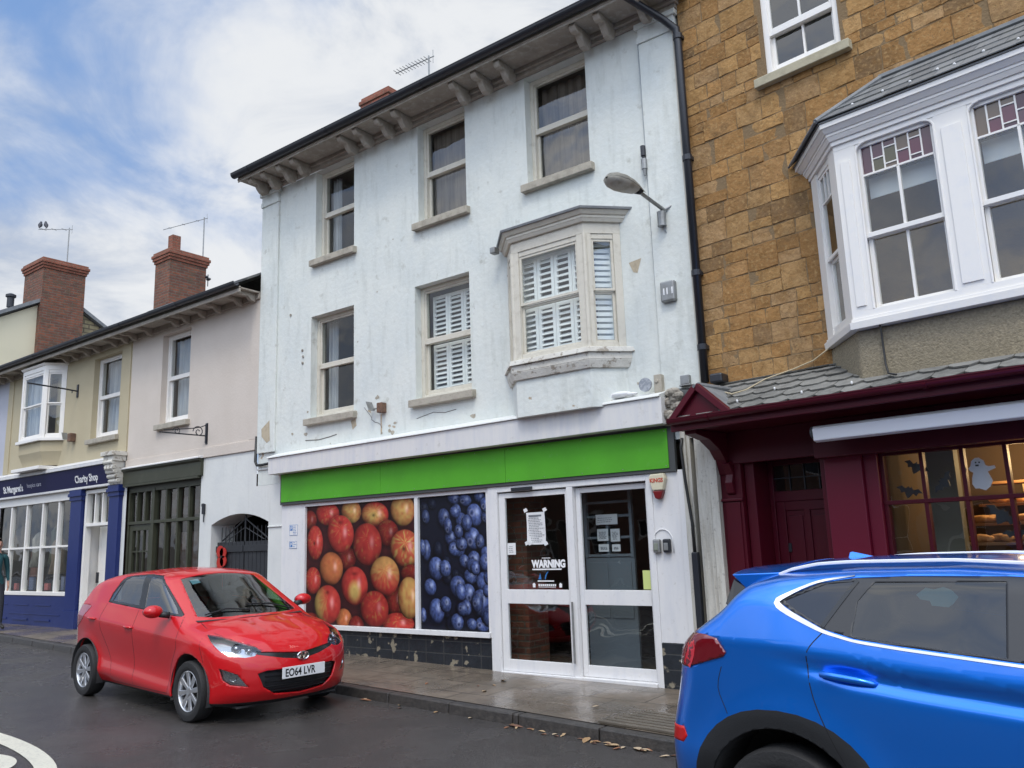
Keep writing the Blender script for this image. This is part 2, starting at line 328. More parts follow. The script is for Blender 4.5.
# ------------------------------------------------------------------ ground, road, kerb, pavement
KERB = [(-60, 11.2), (-40, 9.2), (-30, 8.05), (-22, 7.05), (-17.3, 6.74), (-14, 6.56), (-11, 6.50), (-7.6, 6.44), (-4.87, 6.236), (-3.16, 6.09), (0, 5.72), (4, 5.15), (12, 4.0), (40, 0.0)]
def kerb_y(x):
    for (a, b), (c, d) in zip(KERB, KERB[1:]):
        if a <= x <= c: return b+(d-b)*(x-a)/(c-a)
    return KERB[-1][1]
def asphalt(m, t, b, co):
    n = t.nodes.new('ShaderNodeTexNoise'); n.inputs['Scale'].default_value = .55; n.inputs['Detail'].default_value = 6; n.inputs['Roughness'].default_value = .6
    t.links.new(co.outputs['Object'], n.inputs[0])
    r = t.nodes.new('ShaderNodeMapRange'); r.inputs[1].default_value = .38; r.inputs[2].default_value = .64; r.inputs[3].default_value = .12; r.inputs[4].default_value = .44
    t.links.new(n.outputs[0], r.inputs[0]); t.links.new(r.outputs[0], b.inputs['Roughness'])
m_road = mat('damp asphalt', (.040, .035, .033), .4, noise_=[(110, .48, .66, (.15, .14, .13), .65, 2), (.8, .45, .7, (.040, .036, .035), .8, 5), (3, .55, .75, (.08, .07, .064), .5, 5)], bump=(120, 1.2, 3), extra=asphalt)
m_kerb = mat('wet granite kerb', (.038, .035, .033), .45, noise_=[(20, .4, .7, (.09, .08, .07), .6, 5)], bump=(50, .5, 4))
m_pave = brickmat('wet paving slabs', (.165, .132, .10), (.13, .105, .08), (.045, .038, .03), .62, .45, .009, rough=.5, bumpst=.35, dirt=(1.6, .45, .68, (.10, .085, .065), .75), roughvar=(1.1, .40, .60, .08, .45))
m_line = mat('cream road paint', (.58, .56, .46), .55, noise_=[(60, .5, .68, (.30, .29, .26), .6, 3), (7, .55, .75, (.40, .385, .32), .6, 5)], bump=(120, .4, 2))
g = MB()
xs = [-400, -60]+[x for x, _ in KERB[1:]]+[400]
g.quad((-400, -400, road_z(-400)-.004), (400, -400, road_z(400)-.004), (400, 400, road_z(400)-.004), (-400, 400, road_z(-400)-.004))
ground_obj(g.build('ground', mat('earth', (.07, .065, .05), .9)))
rd = MB()
for (a, b), (c, d) in zip(KERB, KERB[1:]):
    rd.quad((a, -5.2-.02*a, road_z(a)), (c, -5.2-.02*c, road_z(c)), (c, d, road_z(c)), (a, b, road_z(a)))
ground_obj(rd.build('road', m_road, weld=True))
# pavement surface from kerb back to the house fronts; rises to the thresholds
def base_z(x):
    P = [(-60, .9), (-20.1, .284), (-16.7, .285), (-9.27, .212), (-6.43, .15), (-4.26, .122), (-3.45, .11), (2, .04), (40, -.4)]
    for (a, b), (c, d) in zip(P, P[1:]):
        if a <= x <= c: return b+(d-b)*(x-a)/(c-a)
    return P[-1][1]
pv = MB(); kb = MB()
X = [KERB[0][0]]+[(-60+.9*i) for i in range(1, 90)]
X = sorted(set([k[0] for k in KERB]+[round(-30+.9*i, 3) for i in range(0, 50)]))
def kz(x): return road_z(x)+.095
for a, c in zip(X, X[1:]):
    ya, yc = kerb_y(a), kerb_y(c); wa = 8.6 if a > -40 else 12; wc = 8.6 if c > -40 else 12
    pv.quad((a, ya+.14, kz(a)+.003), (c, yc+.14, kz(c)+.003), (c, 7.95, base_z(c)), (a, 7.95, base_z(a)))
    pv.quad((a, 7.95, base_z(a)), (c, 7.95, base_z(c)), (c, 12, base_z(c)), (a, 12, base_z(a)))
    gap = .006
    kb.hexa([(a+gap, ya, road_z(a)-.1), (c-gap, yc, road_z(c)-.1), (c-gap, yc+.02, kz(c)), (a+gap, ya+.02, kz(a))],
            [(a+gap, ya+.14, road_z(a)-.1), (c-gap, yc+.14, road_z(c)-.1), (c-gap, yc+.14, kz(c)), (a+gap, ya+.14, kz(a))])
ground_obj(pv.build('pavement', m_pave, weld=True)); ground_obj(kb.build('kerb', m_kerb, bevel=.012))
# dropped tactile strip of ribbed paving near the kerb (right of the doors)
tp = MB()
m_tact = mat('worn ribbed paving', (.13, .11, .085), .5, noise_=[(5, .4, .7, (.08, .07, .055), .8, 5)], bump=(40, .4, 4))
for i in range(7):
    x0 = -3.62+.0*i; yy = 6.32+.085*i
    tp.hexa([(-4.0+.03*i, yy, .096+.012), (-3.0+.03*i, yy-.07, .083+.012), (-3.0+.03*i, yy-.02, .083+.012), (-4.0+.03*i, yy+.05, .096+.012)],
            [(-4.0+.03*i, yy, .096-.01), (-3.0+.03*i, yy-.07, .083-.01), (-3.0+.03*i, yy-.02, .083-.01), (-4.0+.03*i, yy+.05, .096-.01)])
ground_obj(tp.build('ribbed_paving', m_tact, bevel=.004))
# painted speed roundel in the near lane (ring and figure)
ring = MB()
def ellipse_ring(mb, c, ra, rb, wd, z, a0, a1, rot, n=40):
    for i in range(n):
        t0 = a0+(a1-a0)*i/n; t1 = a0+(a1-a0)*(i+1)/n; q = []
        for t, k in ((t0, 0), (t1, 0), (t1, 1), (t0, 1)):
            x, y = (ra-wd*k)*math.cos(t), (rb-wd*k)*math.sin(t)
            X = c[0]+x*math.cos(rot)-y*math.sin(rot); Y = c[1]+x*math.sin(rot)+y*math.cos(rot); q.append((X, Y, road_z(X)+z))
        mb.quad(*q)
ellipse_ring(ring, (-8.7, 2.70), 2.3, .80, .17, .005, 0, 2*math.pi, 0, 64)
ellipse_ring(ring, (-7.68, 2.82), .46, .36, .15, .005, R(-90), R(190), 0, 30)       # the figure inside, nearest stroke
ground_obj(ring.build('road_marking', m_line))
# gutter line of darker tarmac patch by the kerb
# ------------------------------------------------------------------ generic wall with openings
def wall(fr, name, mt, parent, u0, u1, z0, z1, holes, depth=.14, d=0., zb=None, extra_u=(), reveal=None):
    """front sheet with rectangular openings and their reveals. holes: (u0,u1,z0,z1)"""
    mb = MB(fr)
    us = sorted(set([u0, u1]+[h[0] for h in holes]+[h[1] for h in holes]+list(extra_u))); zs = sorted(set([z0, z1]+[h[2] for h in holes]+[h[3] for h in holes]))
    us = [u for u in us if u0 <= u <= u1]; zs = [z for z in zs if z0 <= z <= z1]
    for a, b in zip(us, us[1:]):
        for c, e in zip(zs, zs[1:]):
            mu, mz = (a+b)/2, (c+e)/2
            if any(h[0] < mu < h[1] and h[2] < mz < h[3] for h in holes): continue
            mb.quad((a, d, c), (b, d, c), (b, d, e), (a, d, e))
    for h in holes:
        a, b, c, e = h[:4]; dp = -depth
        mb.quad((a, d, c), (a, dp, c), (a, dp, e), (a, d, e)); mb.quad((b, d, c), (b, dp, c), (b, dp, e), (b, d, e))
        mb.quad((a, d, e), (b, d, e), (b, dp, e), (a, dp, e)); mb.quad((a, d, c), (b, d, c), (b, dp, c), (a, dp, c))
    # wall thickness behind: an inner leaf so the reveals read as solid
    return mb.build(name, mt, parent, recalc=False)
def bars(mb, u0, u1, d0, d1, z0, z1, t):
    mb.box(u0, u0+t, d0, d1, z0, z1); mb.box(u1-t, u1, d0, d1, z0, z1); mb.box(u0+t, u1-t, d0+.001, d1-.001, z1-t, z1); mb.box(u0+t, u1-t, d0+.001, d1-.001, z0, z0+t)
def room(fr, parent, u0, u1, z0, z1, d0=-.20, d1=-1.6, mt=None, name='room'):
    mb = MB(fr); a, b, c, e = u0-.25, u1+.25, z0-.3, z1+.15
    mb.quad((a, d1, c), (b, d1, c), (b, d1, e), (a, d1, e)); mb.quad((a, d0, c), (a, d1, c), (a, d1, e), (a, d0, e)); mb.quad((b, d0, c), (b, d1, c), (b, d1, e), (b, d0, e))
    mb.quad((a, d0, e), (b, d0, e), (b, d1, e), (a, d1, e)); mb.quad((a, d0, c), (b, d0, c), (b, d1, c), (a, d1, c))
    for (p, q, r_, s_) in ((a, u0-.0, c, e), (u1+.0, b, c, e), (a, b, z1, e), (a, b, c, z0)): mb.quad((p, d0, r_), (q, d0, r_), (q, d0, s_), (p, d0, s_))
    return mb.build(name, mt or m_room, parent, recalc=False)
def wavy(fr, name, mt, parent, u0, u1, d, z0, z1, amp=.02, waves=9, n=60):
    mb = MB(fr); vs = []
    for i in range(n+1):
        u = u0+(u1-u0)*i/n; dd = d+amp*math.sin(waves*2*math.pi*i/n+.7*math.sin(i*.37)); vs += [(u, dd, z0), (u, dd, z1)]
    mb.add(vs, [(2*i, 2*i+2, 2*i+3, 2*i+1) for i in range(n)]); return mb.build(name, mt, parent, smooth=True, recalc=False)
def sash(fr, parent, u0, u1, z0, z1, d=-.13, paint=None, fill='curtain', vert=0, sill=None, sillmat=None, mid=None, t=.055, curt=None, bar=.022, roommat=None, lean=True):
    """one sliding sash window: outer frame, two sashes, glass, what hangs behind it, sill"""
    paint = paint or m_oldwood; mid = mid or (z0+z1)/2
    f = MB(fr)
    bars(f, u0, u1, d-.11, d, z0, z1, t)
    f.box(u0+t-.01, u1-t+.01, d-.05, d-.012, mid-.022, mid+.022)                      # meeting rail
    bars(f, u0+t-.005, u1-t+.005, d-.05, d-.016, mid+.0225, z1-t+.005, .034)          # upper sash, in front
    bars(f, u0+t-.005, u1-t+.005, d-.093, d-.055, z0+t-.006, mid+.020, .038)          # lower sash, set back
    f.box(u0+t+.03, u1-t-.03, d-.092, d-.056, z0+t+.03, z0+t+.07)
    for k in range(vert):
        uu = u0+t+(u1-u0-2*t)*(k+1)/(vert+1)
        f.box(uu-bar/2, uu+bar/2, d-.048, d-.018, mid+.02, z1-t-.02); f.box(uu-bar/2, uu+bar/2, d-.091, d-.057, z0+t+.02, mid-.02)
    win = f.build('window', paint, parent, bevel=.004)
    gl = MB(fr); gl.quad((u0+t, d-.034, mid+.04), (u1-t, d-.034, mid+.04), (u1-t, d-.034, z1-t-.03), (u0+t, d-.034, z1-t-.03))
    gl.quad((u0+t, d-.074, z0+t+.05), (u1-t, d-.074, z0+t+.05), (u1-t, d-.074, mid-.02), (u0+t, d-.074, mid-.02)); gl.build('glass', m_glass, win, recalc=False)
    if sill:
        s = MB(fr); s.hexa([(u0-sill, 0.001-.13, z0-.11), (u1+sill, 0.001-.13, z0-.11), (u1+sill, .085, z0-.115), (u0-sill, .085, z0-.115)], [(u0-sill, -.13, z0+.002), (u1+sill, -.13, z0+.002), (u1+sill, .085, z0-.018), (u0-sill, .085, z0-.018)])
        s.build('sill', sillmat or m_stonetrim, win, bevel=.008)
    if fill == 'curtain':
        wavy(fr, 'curtain', curt or m_curtain, win, u0+t, u1-t, d-.2, z0+t, z1-t, .02, 6)
    elif fill == 'sides':
        wavy(fr, 'curtain', curt or m_curtain, win, u0+t, u0+t+(u1-u0)*.22, d-.2, z0+t, z1-t, .025, 3, 24)
        wavy(fr, 'curtain', curt or m_curtain, win, u1-t-(u1-u0)*.10, u1-t, d-.2, z0+t, z1-t, .025, 2, 24)
    elif fill == 'half':
        b = MB(fr); b.box(u0+t, u1-t, d-.16, d-.15, z1-t-(z1-z0)*.25, z1-t); b.build('blind', m_blind, win)
    elif fill == 'blind':
        b = MB(fr); b.box(u0+t, u1-t, d-.18, d-.17, z0+t, z1-t); b.build('blind', m_browncurtain, win)
    elif fill == 'shutter':
        shutters(fr, win, u0+t+.02, u1-t-.01, z0+t+.04, z1-t-.05, d-.16, 3)
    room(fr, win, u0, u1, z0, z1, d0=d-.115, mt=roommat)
    return win
def shutters(fr, parent, u0, u1, z0, z1, d, n, mid=None):
    b = MB(fr); wd = (u1-u0)/n; mid = mid or (z0+z1)/2
    for k in range(n):
        a, c = u0+wd*k+.003, u0+wd*(k+1)-.003
        for (p, q) in ((z0, mid-.01), (mid+.01, z1)):
            bars(b, a, c, d-.03, d, p, q, .042)
            m = max(4, int((q-p-.1)/.062)); st = (q-p-.09)/m
            for i in range(m):
                zc = p+.045+st*(i+.5)
                b.hexa([(a+.04, d-.04, zc+.020), (c-.04, d-.04, zc+.020), (c-.04, d-.034, zc+.026), (a+.04, d-.034, zc+.026)], [(a+.04, d+.008, zc-.024), (c-.04, d+.008, zc-.024), (c-.04, d+.014, zc-.018), (a+.04, d+.014, zc-.018)])
    b.build('shutters', m_shutter, parent)
def txt(fr_pt, U, V, body, size, mt, name, parent=None, align='LEFT', sx=1., ext=.0015, off=0., shear=0., bold=0., font=None):
    """lettering as a mesh: fr_pt origin (world), U right direction, V up direction"""
    cu = bpy.data.curves.new('lettering', 'FONT'); cu.body = body; cu.size = size; cu.align_x = align; cu.extrude = ext; cu.shear = shear; cu.offset = bold; cu.resolution_u = 3
    to = bpy.data.objects.new('lettering', cu); COL.objects.link(to); bpy.context.view_layer.update()
    me = bpy.data.meshes.new_from_object(to.evaluated_get(bpy.context.evaluated_depsgraph_get())); bpy.data.objects.remove(to); me.name = name
    U = Vector(U).normalized(); V = Vector(V).normalized(); W = U.cross(V)
    M = Matrix(((U.x*sx, V.x, W.x, fr_pt[0]), (U.y*sx, V.y, W.y, fr_pt[1]), (U.z*sx, V.z, W.z, fr_pt[2]), (0, 0, 0, 1)))
    inv = WM[parent.name].inverted() if parent else Matrix.Identity(4); me.transform(inv @ M)
    me.materials.clear(); me.materials.append(mt); o = bpy.data.objects.new(name, me); COL.objects.link(o)
    if parent: o.parent = parent; WM[o.name] = WM[parent.name]
    return o
# ================================================================== WHITE THREE-STOREY BUILDING
wb = root('shop_building', 'three storey pale blue white rendered building with lime green shop board', 'building', (-7.3, 7.9, .13))
U = [(-9.72, -8.84), (-7.52, -6.64), (-5.63, -4.71)]; Fl = [(-9.80, -8.84), (-7.61, -6.63)]
BW = (-5.70, -4.67)
holes = [(a, b, 6.01, 7.46) for a, b in U]+[(a, b, 3.545, 5.11) for a, b in Fl]+[(BW[0]+.05, BW[1]-.05, 3.75, 5.0)]
wall(F0, 'wall', m_white, wb, -11.05, -3.50, 2.62, 7.47, holes, .15)
# ground floor surround, sides, back
s = MB(F0)
s.quad((-11.05, 0, 2.6), (-11.05, -8, 2.6), (-11.05, -8, 7.6), (-11.05, 0, 7.6)); s.quad((-3.5, 0, .0), (-3.5, -8, .0), (-3.5, -8, 7.6), (-3.5, 0, 7.6))
s.quad((-11.05, -8, 0), (-3.5, -8, 0), (-3.5, -8, 7.6), (-11.05, -8, 7.6)); s.quad((-11.05, -.3, 2.62), (-3.5, -.3, 2.62), (-3.5, -8, 2.62), (-11.05, -8, 2.62))
s.build('side_wall', m_white2, wb, recalc=False)
p = MB(F0)
for a, b in ((-11.052, -10.62), (-3.96, -3.498)):
    p = MB(F0); p.box(a, b, 0, .035, 3.12, 7.22); p.box(a-.015, b+.015, 0, .055, 7.22, 7.30); p.box(a-.0, b+.0, 0, .045, 7.30, 7.46)
    p.box(a-.03, b+.03, 0, .075, 7.40, 7.463); p.build('pilaster', m_white, wb, bevel=.006)
# eaves: bed mould, soffit, gutter, brackets, roof
e = MB(F0)
e.box(-11.10, -3.3, -.05, .50, 7.575, 7.60); e.box(-11.08, -3.46, .001, .06, 7.47, 7.52); e.box(-11.1, -3.44, .0, .10, 7.52, 7.575)
e.box(-11.10, -3.3, .47, .49, 7.545, 7.66)
e.build('eaves', m_soffit, wb, bevel=.006)
for bx in (-10.86, -10.53, -10.14, -9.80, -8.70, -8.36, -7.92, -7.58, -6.50, -6.12, -5.74, -4.60, -4.27, -3.78):
    b_ = MB(F0)
    prof = [(.10, 7.573), (.44, 7.573), (.445, 7.53), (.41, 7.485), (.36, 7.475), (.33, 7.495), (.30, 7.48), (.27, 7.43), (.22, 7.38), (.15, 7.36), (.10, 7.385), (.062, 7.46), (.062, 7.52), (.10, 7.52)]
    b_.prism(prof, 'u', bx-.045, bx+.045); b_.build('bracket', m_soffit, wb, bevel=.012)
def gutter(fr, parent, u0, u1, d, z, r=.062, mt=None):
    b = MB(fr); prof = []
    for k in range(11): a = math.pi+math.pi*k/10; prof.append((d+r*math.cos(a), z+r*math.sin(a)))
    prof += [(d+r+.006, z+.004), (d+r+.006, z+.012), (d+r-.008, z+.012)]; prof += [(d+(r-.012)*math.cos(a_), z+(r-.012)*math.sin(a_)) for a_ in [2*math.pi-math.pi*k/10 for k in range(11)]]
    b.prism(prof, 'u', u0, u1)
    uu = u0+.4
    while uu < u1:                                       # union brackets
        b.prism([(d+(r+.007)*math.cos(math.pi+math.pi*k/8), z+(r+.007)*math.sin(math.pi+math.pi*k/8)) for k in range(9)], 'u', uu, uu+.035); uu += 1.9
    b.prism([(d+r*math.cos(math.pi+math.pi*k/8), z+r*math.sin(math.pi+math.pi*k/8)) for k in range(9)], 'u', u0-.006, u0)
    return b.build('gutter', mt or m_gutter, parent, smooth=False)
gutter(F0, wb, -11.12, -3.28, .553, 7.655)
r_ = MB(F0); r_.hexa([(-11.12, .53, 7.66), (-3.35, .53, 7.66), (-3.35, .53, 7.695), (-11.12, .53, 7.695)], [(-11.15, -4, 9.55), (-3.35, -4, 9.55), (-3.35, -4, 9.59), (-11.15, -4, 9.59)])
r_.hexa([(-11.15, -8.2, 7.70), (-3.35, -8.2, 7.70), (-3.35, -8.2, 7.735), (-11.15, -8.2, 7.735)], [(-11.15, -4, 9.55), (-3.35, -4, 9.55), (-3.35, -4, 9.59), (-11.15, -4, 9.59)])
r_.build('roof', m_roofslate, wb)
gb = MB(F0)
for uu in (-11.05, -3.5): gb.add([(uu, .02, 7.55), (uu, -8, 7.55), (uu, -4, 9.54)], [(0, 1, 2)])
gb.build('gable', m_white2, wb, recalc=False)
for i, (a, b) in enumerate(U): sash(F0, wb, a, b, 6.01, 7.46, d=-.12, fill=('sides', 'blind', 'curtain')[i], curt=(m_curtain, None, m_browncurtain)[i], sill=.06)
for i, (a, b) in enumerate(Fl): sash(F0, wb, a, b, 3.545, 5.11, d=-.12, fill=('sides', 'shutter')[i], sill=.07)
# canted bay window
bay = MB(F0)
ul, ur, dB = BW[0], BW[1], .31; wl, wr = ul-.30, ur+.30
def cant(mb, z0, z1, e0, e1=None, e2=0.):
    """canted slab ring projecting e beyond the bay's own plan"""
    e1 = e0 if e1 is None else e1
    def P(e): return [(wl-e*1.35, 0), (ul-e*.42, dB+e), (ur+e*.42, dB+e), (wr+e*1.35, 0)]
    a, b = P(e0), P(e1); n = 4
    mb.add([(x, y, z0) for x, y in a]+[(x, y, z1) for x, y in b], [(0, 1, 2, 3), (7, 6, 5, 4)]+[(i, (i+1) % 4, 4+(i+1) % 4, 4+i) for i in range(4)])
cant(bay, 5.03, 5.16, .0)
cant(bay, 5.16, 5.20, .03, .05); cant(bay, 5.20, 5.235, .055); cant(bay, 5.235, 5.285, .07, .105)
def post(mb, a, b, t=.028): mb.box(a[0]-t, a[0]+t, a[1]-t, a[1]+t, a[2], b)
def plate(mb, pa, pb, z0, z1, d0=-.03, d1=0.):
    """upright slab between two plan points, thickness d0..d1 along its own outward normal"""
    ax, ay = pa; bx_, by = pb; l = math.hypot(bx_-ax, by-ay); nx, ny = -(by-ay)/l, (bx_-ax)/l
    mb.hexa([(ax+nx*d0, ay+ny*d0, z0), (bx_+nx*d0, by+ny*d0, z0), (bx_+nx*d1, by+ny*d1, z0), (ax+nx*d1, ay+ny*d1, z0)],
            [(ax+nx*d0, ay+ny*d0, z1), (bx_+nx*d0, by+ny*d0, z1), (bx_+nx*d1, by+ny*d1, z1), (ax+nx*d1, ay+ny*d1, z1)])
def lerp2(a, b, t): return (a[0]+(b[0]-a[0])*t, a[1]+(b[1]-a[1])*t)
def bay_face(mb, gl, pa, pb, z0, z1, mid, st, verts=0, bt=.022):
    """framed sash in a vertical plane between plan points pa, pb; st = stile width"""
    l = math.hypot(pb[0]-pa[0], pb[1]-pa[1]); s0, s1 = st/l, 1-st/l
    plate(mb, pa, lerp2(pa, pb, s0), z0, z1, -.07, 0); plate(mb, lerp2(pa, pb, s1), pb, z0, z1, -.07, 0)
    plate(mb, lerp2(pa, pb, s0), lerp2(pa, pb, s1), z1-.06, z1, -.06, -.012); plate(mb, lerp2(pa, pb, s0), lerp2(pa, pb, s1), z0, z0+.07, -.06, -.012)
    q0, q1 = lerp2(pa, pb, s0), lerp2(pa, pb, s1); l2 = math.hypot(q1[0]-q0[0], q1[1]-q0[1]); t = .030/l2
    for (a, b, dd) in ((mid, z1-.06, -.02), (z0+.07, mid, -.05)):
        plate(mb, q0, lerp2(q0, q1, t), a, b, dd-.028, dd); plate(mb, lerp2(q0, q1, 1-t), q1, a, b, dd-.028, dd)
        plate(mb, lerp2(q0, q1, t), lerp2(q0, q1, 1-t), b-.03, b, dd-.027, dd-.001); plate(mb, lerp2(q0, q1, t), lerp2(q0, q1, 1-t), a, a+.03, dd-.027, dd-.001)
        for k in range(verts):
            c = (k+1)/(verts+1); plate(mb, lerp2(q0, q1, c-bt/2/l2), lerp2(q0, q1, c+bt/2/l2), a+.02, b-.02, dd-.026, dd-.002)
        A_, B_ = lerp2(q0, q1, t), lerp2(q0, q1, 1-t); l3 = math.hypot(B_[0]-A_[0], B_[1]-A_[1]); nx, ny = -(B_[1]-A_[1])/l3*(dd-.014), (B_[0]-A_[0])/l3*(dd-.014); gl.quad((A_[0]+nx, A_[1]+ny, a+.02), (B_[0]+nx, B_[1]+ny, a+.02), (B_[0]+nx, B_[1]+ny, b-.02), (A_[0]+nx, A_[1]+ny, b-.02))
gl = MB(F0)
P4 = [(wl, .005), (ul, dB), (ur, dB), (wr, .005)]
for i in range(3): bay_face(bay, gl, P4[i], P4[i+1], 3.70, 5.03, 4.36, .10 if i == 1 else .085)
for p_ in (P4[1], P4[2]): bay.prism([(p_[0]+.03*math.cos(t), p_[1]-.018+.03*math.sin(t)) for t in [math.pi*k/4 for k in range(8)]], 'z', 3.70, 5.03)
bw = bay.build('bay_window', m_oldwood, wb, bevel=.004)
gl.build('glass', m_glass, bw)
rf = MB(F0); cant(rf, 5.285, 5.31, .125, .13); rf.hexa([(wl-.17, .0, 5.31), (wr+.17, .0, 5.31), (ur+.054, dB+.13, 5.31), (ul-.054, dB+.13, 5.31)], [(wl-.05, -.01, 5.345), (wr+.05, -.01, 5.345), (ur-.15, dB-.2, 5.345), (ul+.15, dB-.2, 5.345)]); rf.build('roof', m_lead, bw)
sm = MB(F0); cant(sm, 3.64, 3.70, .075, .06); cant(sm, 3.56, 3.64, .045); cant(sm, 3.47, 3.56, .015, .045); sm.build('sill', m_greypeel, bw, bevel=.006)
ap = MB(F0); cant(ap, 3.04, 3.47, -.012); ap.build('apron', m_white, bw)
shutters(F0, bw, ul+.02, ur-.02, 3.80, 4.96, dB-.14, 4, 4.36)
sh2 = MB(F0)
for s_ in (0, 1):
    a_, b_ = (P4[0], P4[1]) if s_ == 0 else (P4[2], P4[3])
    for i in range(17): zc = 3.82+i*.068; plate(sh2, lerp2(a_, b_, .24), lerp2(a_, b_, .76), zc, zc+.042, -.125, -.115)
    plate(sh2, lerp2(a_, b_, .14), lerp2(a_, b_, .24), 3.78, 4.98, -.13, -.105); plate(sh2, lerp2(a_, b_, .76), lerp2(a_, b_, .86), 3.78, 4.98, -.13, -.105)
sh2.build('side_shutters', m_shutter, bw)
room(F0, bw, BW[0]+.05, BW[1]-.05, 3.72, 5.0, d0=-.12)
# white slab fascia and the lime green board
fb = MB(F0)
fb.hexa([(-10.53, .0, 2.745), (-3.90, .0, 2.775), (-3.90, .20, 2.775), (-10.53, .20, 2.745)], [(-10.53, .0, 2.99), (-3.90, .0, 3.06), (-3.90, .20, 3.06), (-10.53, .20, 2.99)])
fb.build('fascia', m_fascia, wb, bevel=.006)
fl = MB(F0); fl.hexa([(-10.55, .0, 2.99), (-3.91, .0, 3.06), (-3.91, .225, 3.062), (-10.55, .225, 2.992)], [(-10.55, .0, 3.085), (-3.91, .0, 3.155), (-3.91, .215, 3.085), (-10.55, .215, 3.015)])
fl.build('fascia_capping', m_white2, wb, bevel=.005)
ru = MB(F0)
for k in range(26):
    c = (-3.82+rng.uniform(-.08, .10), rng.uniform(.02, .12), 2.80+k*.012+rng.uniform(-.02, .02)); ru.ell(c, .07, .06, .05, 8, 5)
ru.build('broken_mortar', m_rubble, wb)
sg = MB(F0); sg.box(-10.42, -3.86, .0, .05, 2.285, 2.76); e = sg.build('sign_frame', m_signedge, wb, bevel=.004)
for a_, b_ in ((-10.385, -8.242), (-8.238, -6.092), (-6.088, -3.93)): sg = MB(F0); sg.box(a_, b_, .05, .062, 2.325, 2.74); sgb = sg.build('sign_board', m_green, wb, bevel=.0015)
sg = MB(F0)
for u_ in np.arange(-10.2, -3.95, .52):
    for z_ in (2.35, 2.715): sg.tube([(float(u_), .061, z_), (float(u_), .0645, z_)], .006, 8)
sg.build('fixings', m_steel, wb)
# shopfront carcass
sf = MB(F0)
sf.box(-10.42, -9.93, -.02, .012, .22, 2.285)                 # left pilaster panel
sf.build('shopfront_panel', m_alu, wb, bevel=.003); sf = MB(F0); sf.box(-4.165, -3.85, -.02, .02, .56, 2.285)
sf.box(-3.85, -3.79, -.02, .04, .10, 2.30)
sf.build('shopfront_panel', m_alu, wb, bevel=.003)
bt = MB(F0); bt.box(-9.93, -6.42, -.10, -.01, .05, .52); bt.build('stall_riser', m_blacktile, wb, bevel=.003); bt = MB(F0); bt.box(-4.20, -3.84, -.02, .028, .02, .555); bt.build('stall_riser', m_blacktile, wb, bevel=.003)
fr = MB(F0)
bars(fr, -9.93, -6.40, -.09, .01, .52, 2.285, .05); fr.box(-7.66, -7.60, -.08, .012, .57, 2.24)
fr.box(-9.95, -6.42, -.02, .045, .515, .575); sw = fr.build('shop_window', m_alu, wb, bevel=.004)
gl = MB(F0); gl.quad((-9.89, -.035, .57), (-7.66, -.035, .57), (-7.66, -.035, 2.24), (-9.89, -.035, 2.24)); gl.quad((-7.60, -.035, .57), (-6.44, -.035, .57), (-6.44, -.035, 2.24), (-7.60, -.035, 2.24)); gl.build('glass', m_shopglass, sw, recalc=False)
# entrance: two sliding leaves in a white frame
en = MB(F0)
en.box(-6.40, -6.26, -.11, .03, .12, 2.285); en.box(-4.235, -4.165, -.11, .03, .10, 2.285); en.box(-6.26, -4.235, -.11, .028, 2.215, 2.284); en.box(-5.255, -5.175, -.11, .026, .14, 2.215)
en.box(-6.26, -4.235, -.11, .05, .10, .155)
ent = en.build('entrance', m_alu, wb, bevel=.004)
def leaf(u0, u1, d, zb, zt, st=.055, rail=(.915, 1.075), bot=.13, top=.06, stl=None):
    m = MB(F0); stl = stl or st
    m.box(u0, u0+stl, d-.04, d, zb, zt); m.box(u1-st, u1, d-.04, d, zb, zt); m.box(u0+stl, u1-st, d-.038, d-.002, zt-top, zt); m.box(u0+stl, u1-st, d-.038, d-.002, zb, zb+bot); m.box(u0+stl, u1-st, d-.038, d-.001, *rail)
    o = m.build('door', m_alu, wb, bevel=.004)
    g_ = MB(F0); g_.quad((u0+stl, d-.02, zb+bot), (u1-st, d-.02, zb+bot), (u1-st, d-.02, rail[0]), (u0+stl, d-.02, rail[0])); g_.quad((u0+stl, d-.02, rail[1]), (u1-st, d-.02, rail[1]), (u1-st, d-.02, zt-top), (u0+stl, d-.02, zt-top)); g_.build('glass', m_shopglass, o, recalc=False)
    return o
leaf(-6.255, -5.258, .0, .158, 2.20, st=.035, stl=.09)
leaf(-5.17, -4.237, -.035, .158, 2.20, st=.045, stl=.06, bot=.12)
h = MB(F0); h.box(-6.02, -5.72, .03, .06, 2.215, 2.255); h.build('door_sensor', m_black, wb, bevel=.004)
h = MB(F0); h.tube([(-5.225+.0, .05, .30), (-5.225, .05, .95)], .012); h.build('door_track', m_steel, wb)
# inside of the empty shop
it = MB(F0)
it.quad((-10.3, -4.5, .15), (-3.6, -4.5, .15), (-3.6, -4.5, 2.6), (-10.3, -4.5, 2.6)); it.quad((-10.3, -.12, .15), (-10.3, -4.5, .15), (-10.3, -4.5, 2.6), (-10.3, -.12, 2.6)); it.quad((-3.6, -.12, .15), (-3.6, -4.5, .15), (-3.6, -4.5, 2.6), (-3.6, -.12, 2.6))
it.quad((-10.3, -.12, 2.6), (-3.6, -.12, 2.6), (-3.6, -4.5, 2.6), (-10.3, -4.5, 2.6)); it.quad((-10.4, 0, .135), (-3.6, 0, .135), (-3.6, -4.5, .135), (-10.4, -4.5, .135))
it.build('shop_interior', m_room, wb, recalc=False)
bp = MB(F0); bp.box(-6.42, -6.12, -.75, -.35, .14, 2.58); bp.build('brick_pier', m_brick, wb)
ic = MB(F0)                                                  # grey panelled inner door seen through the glass
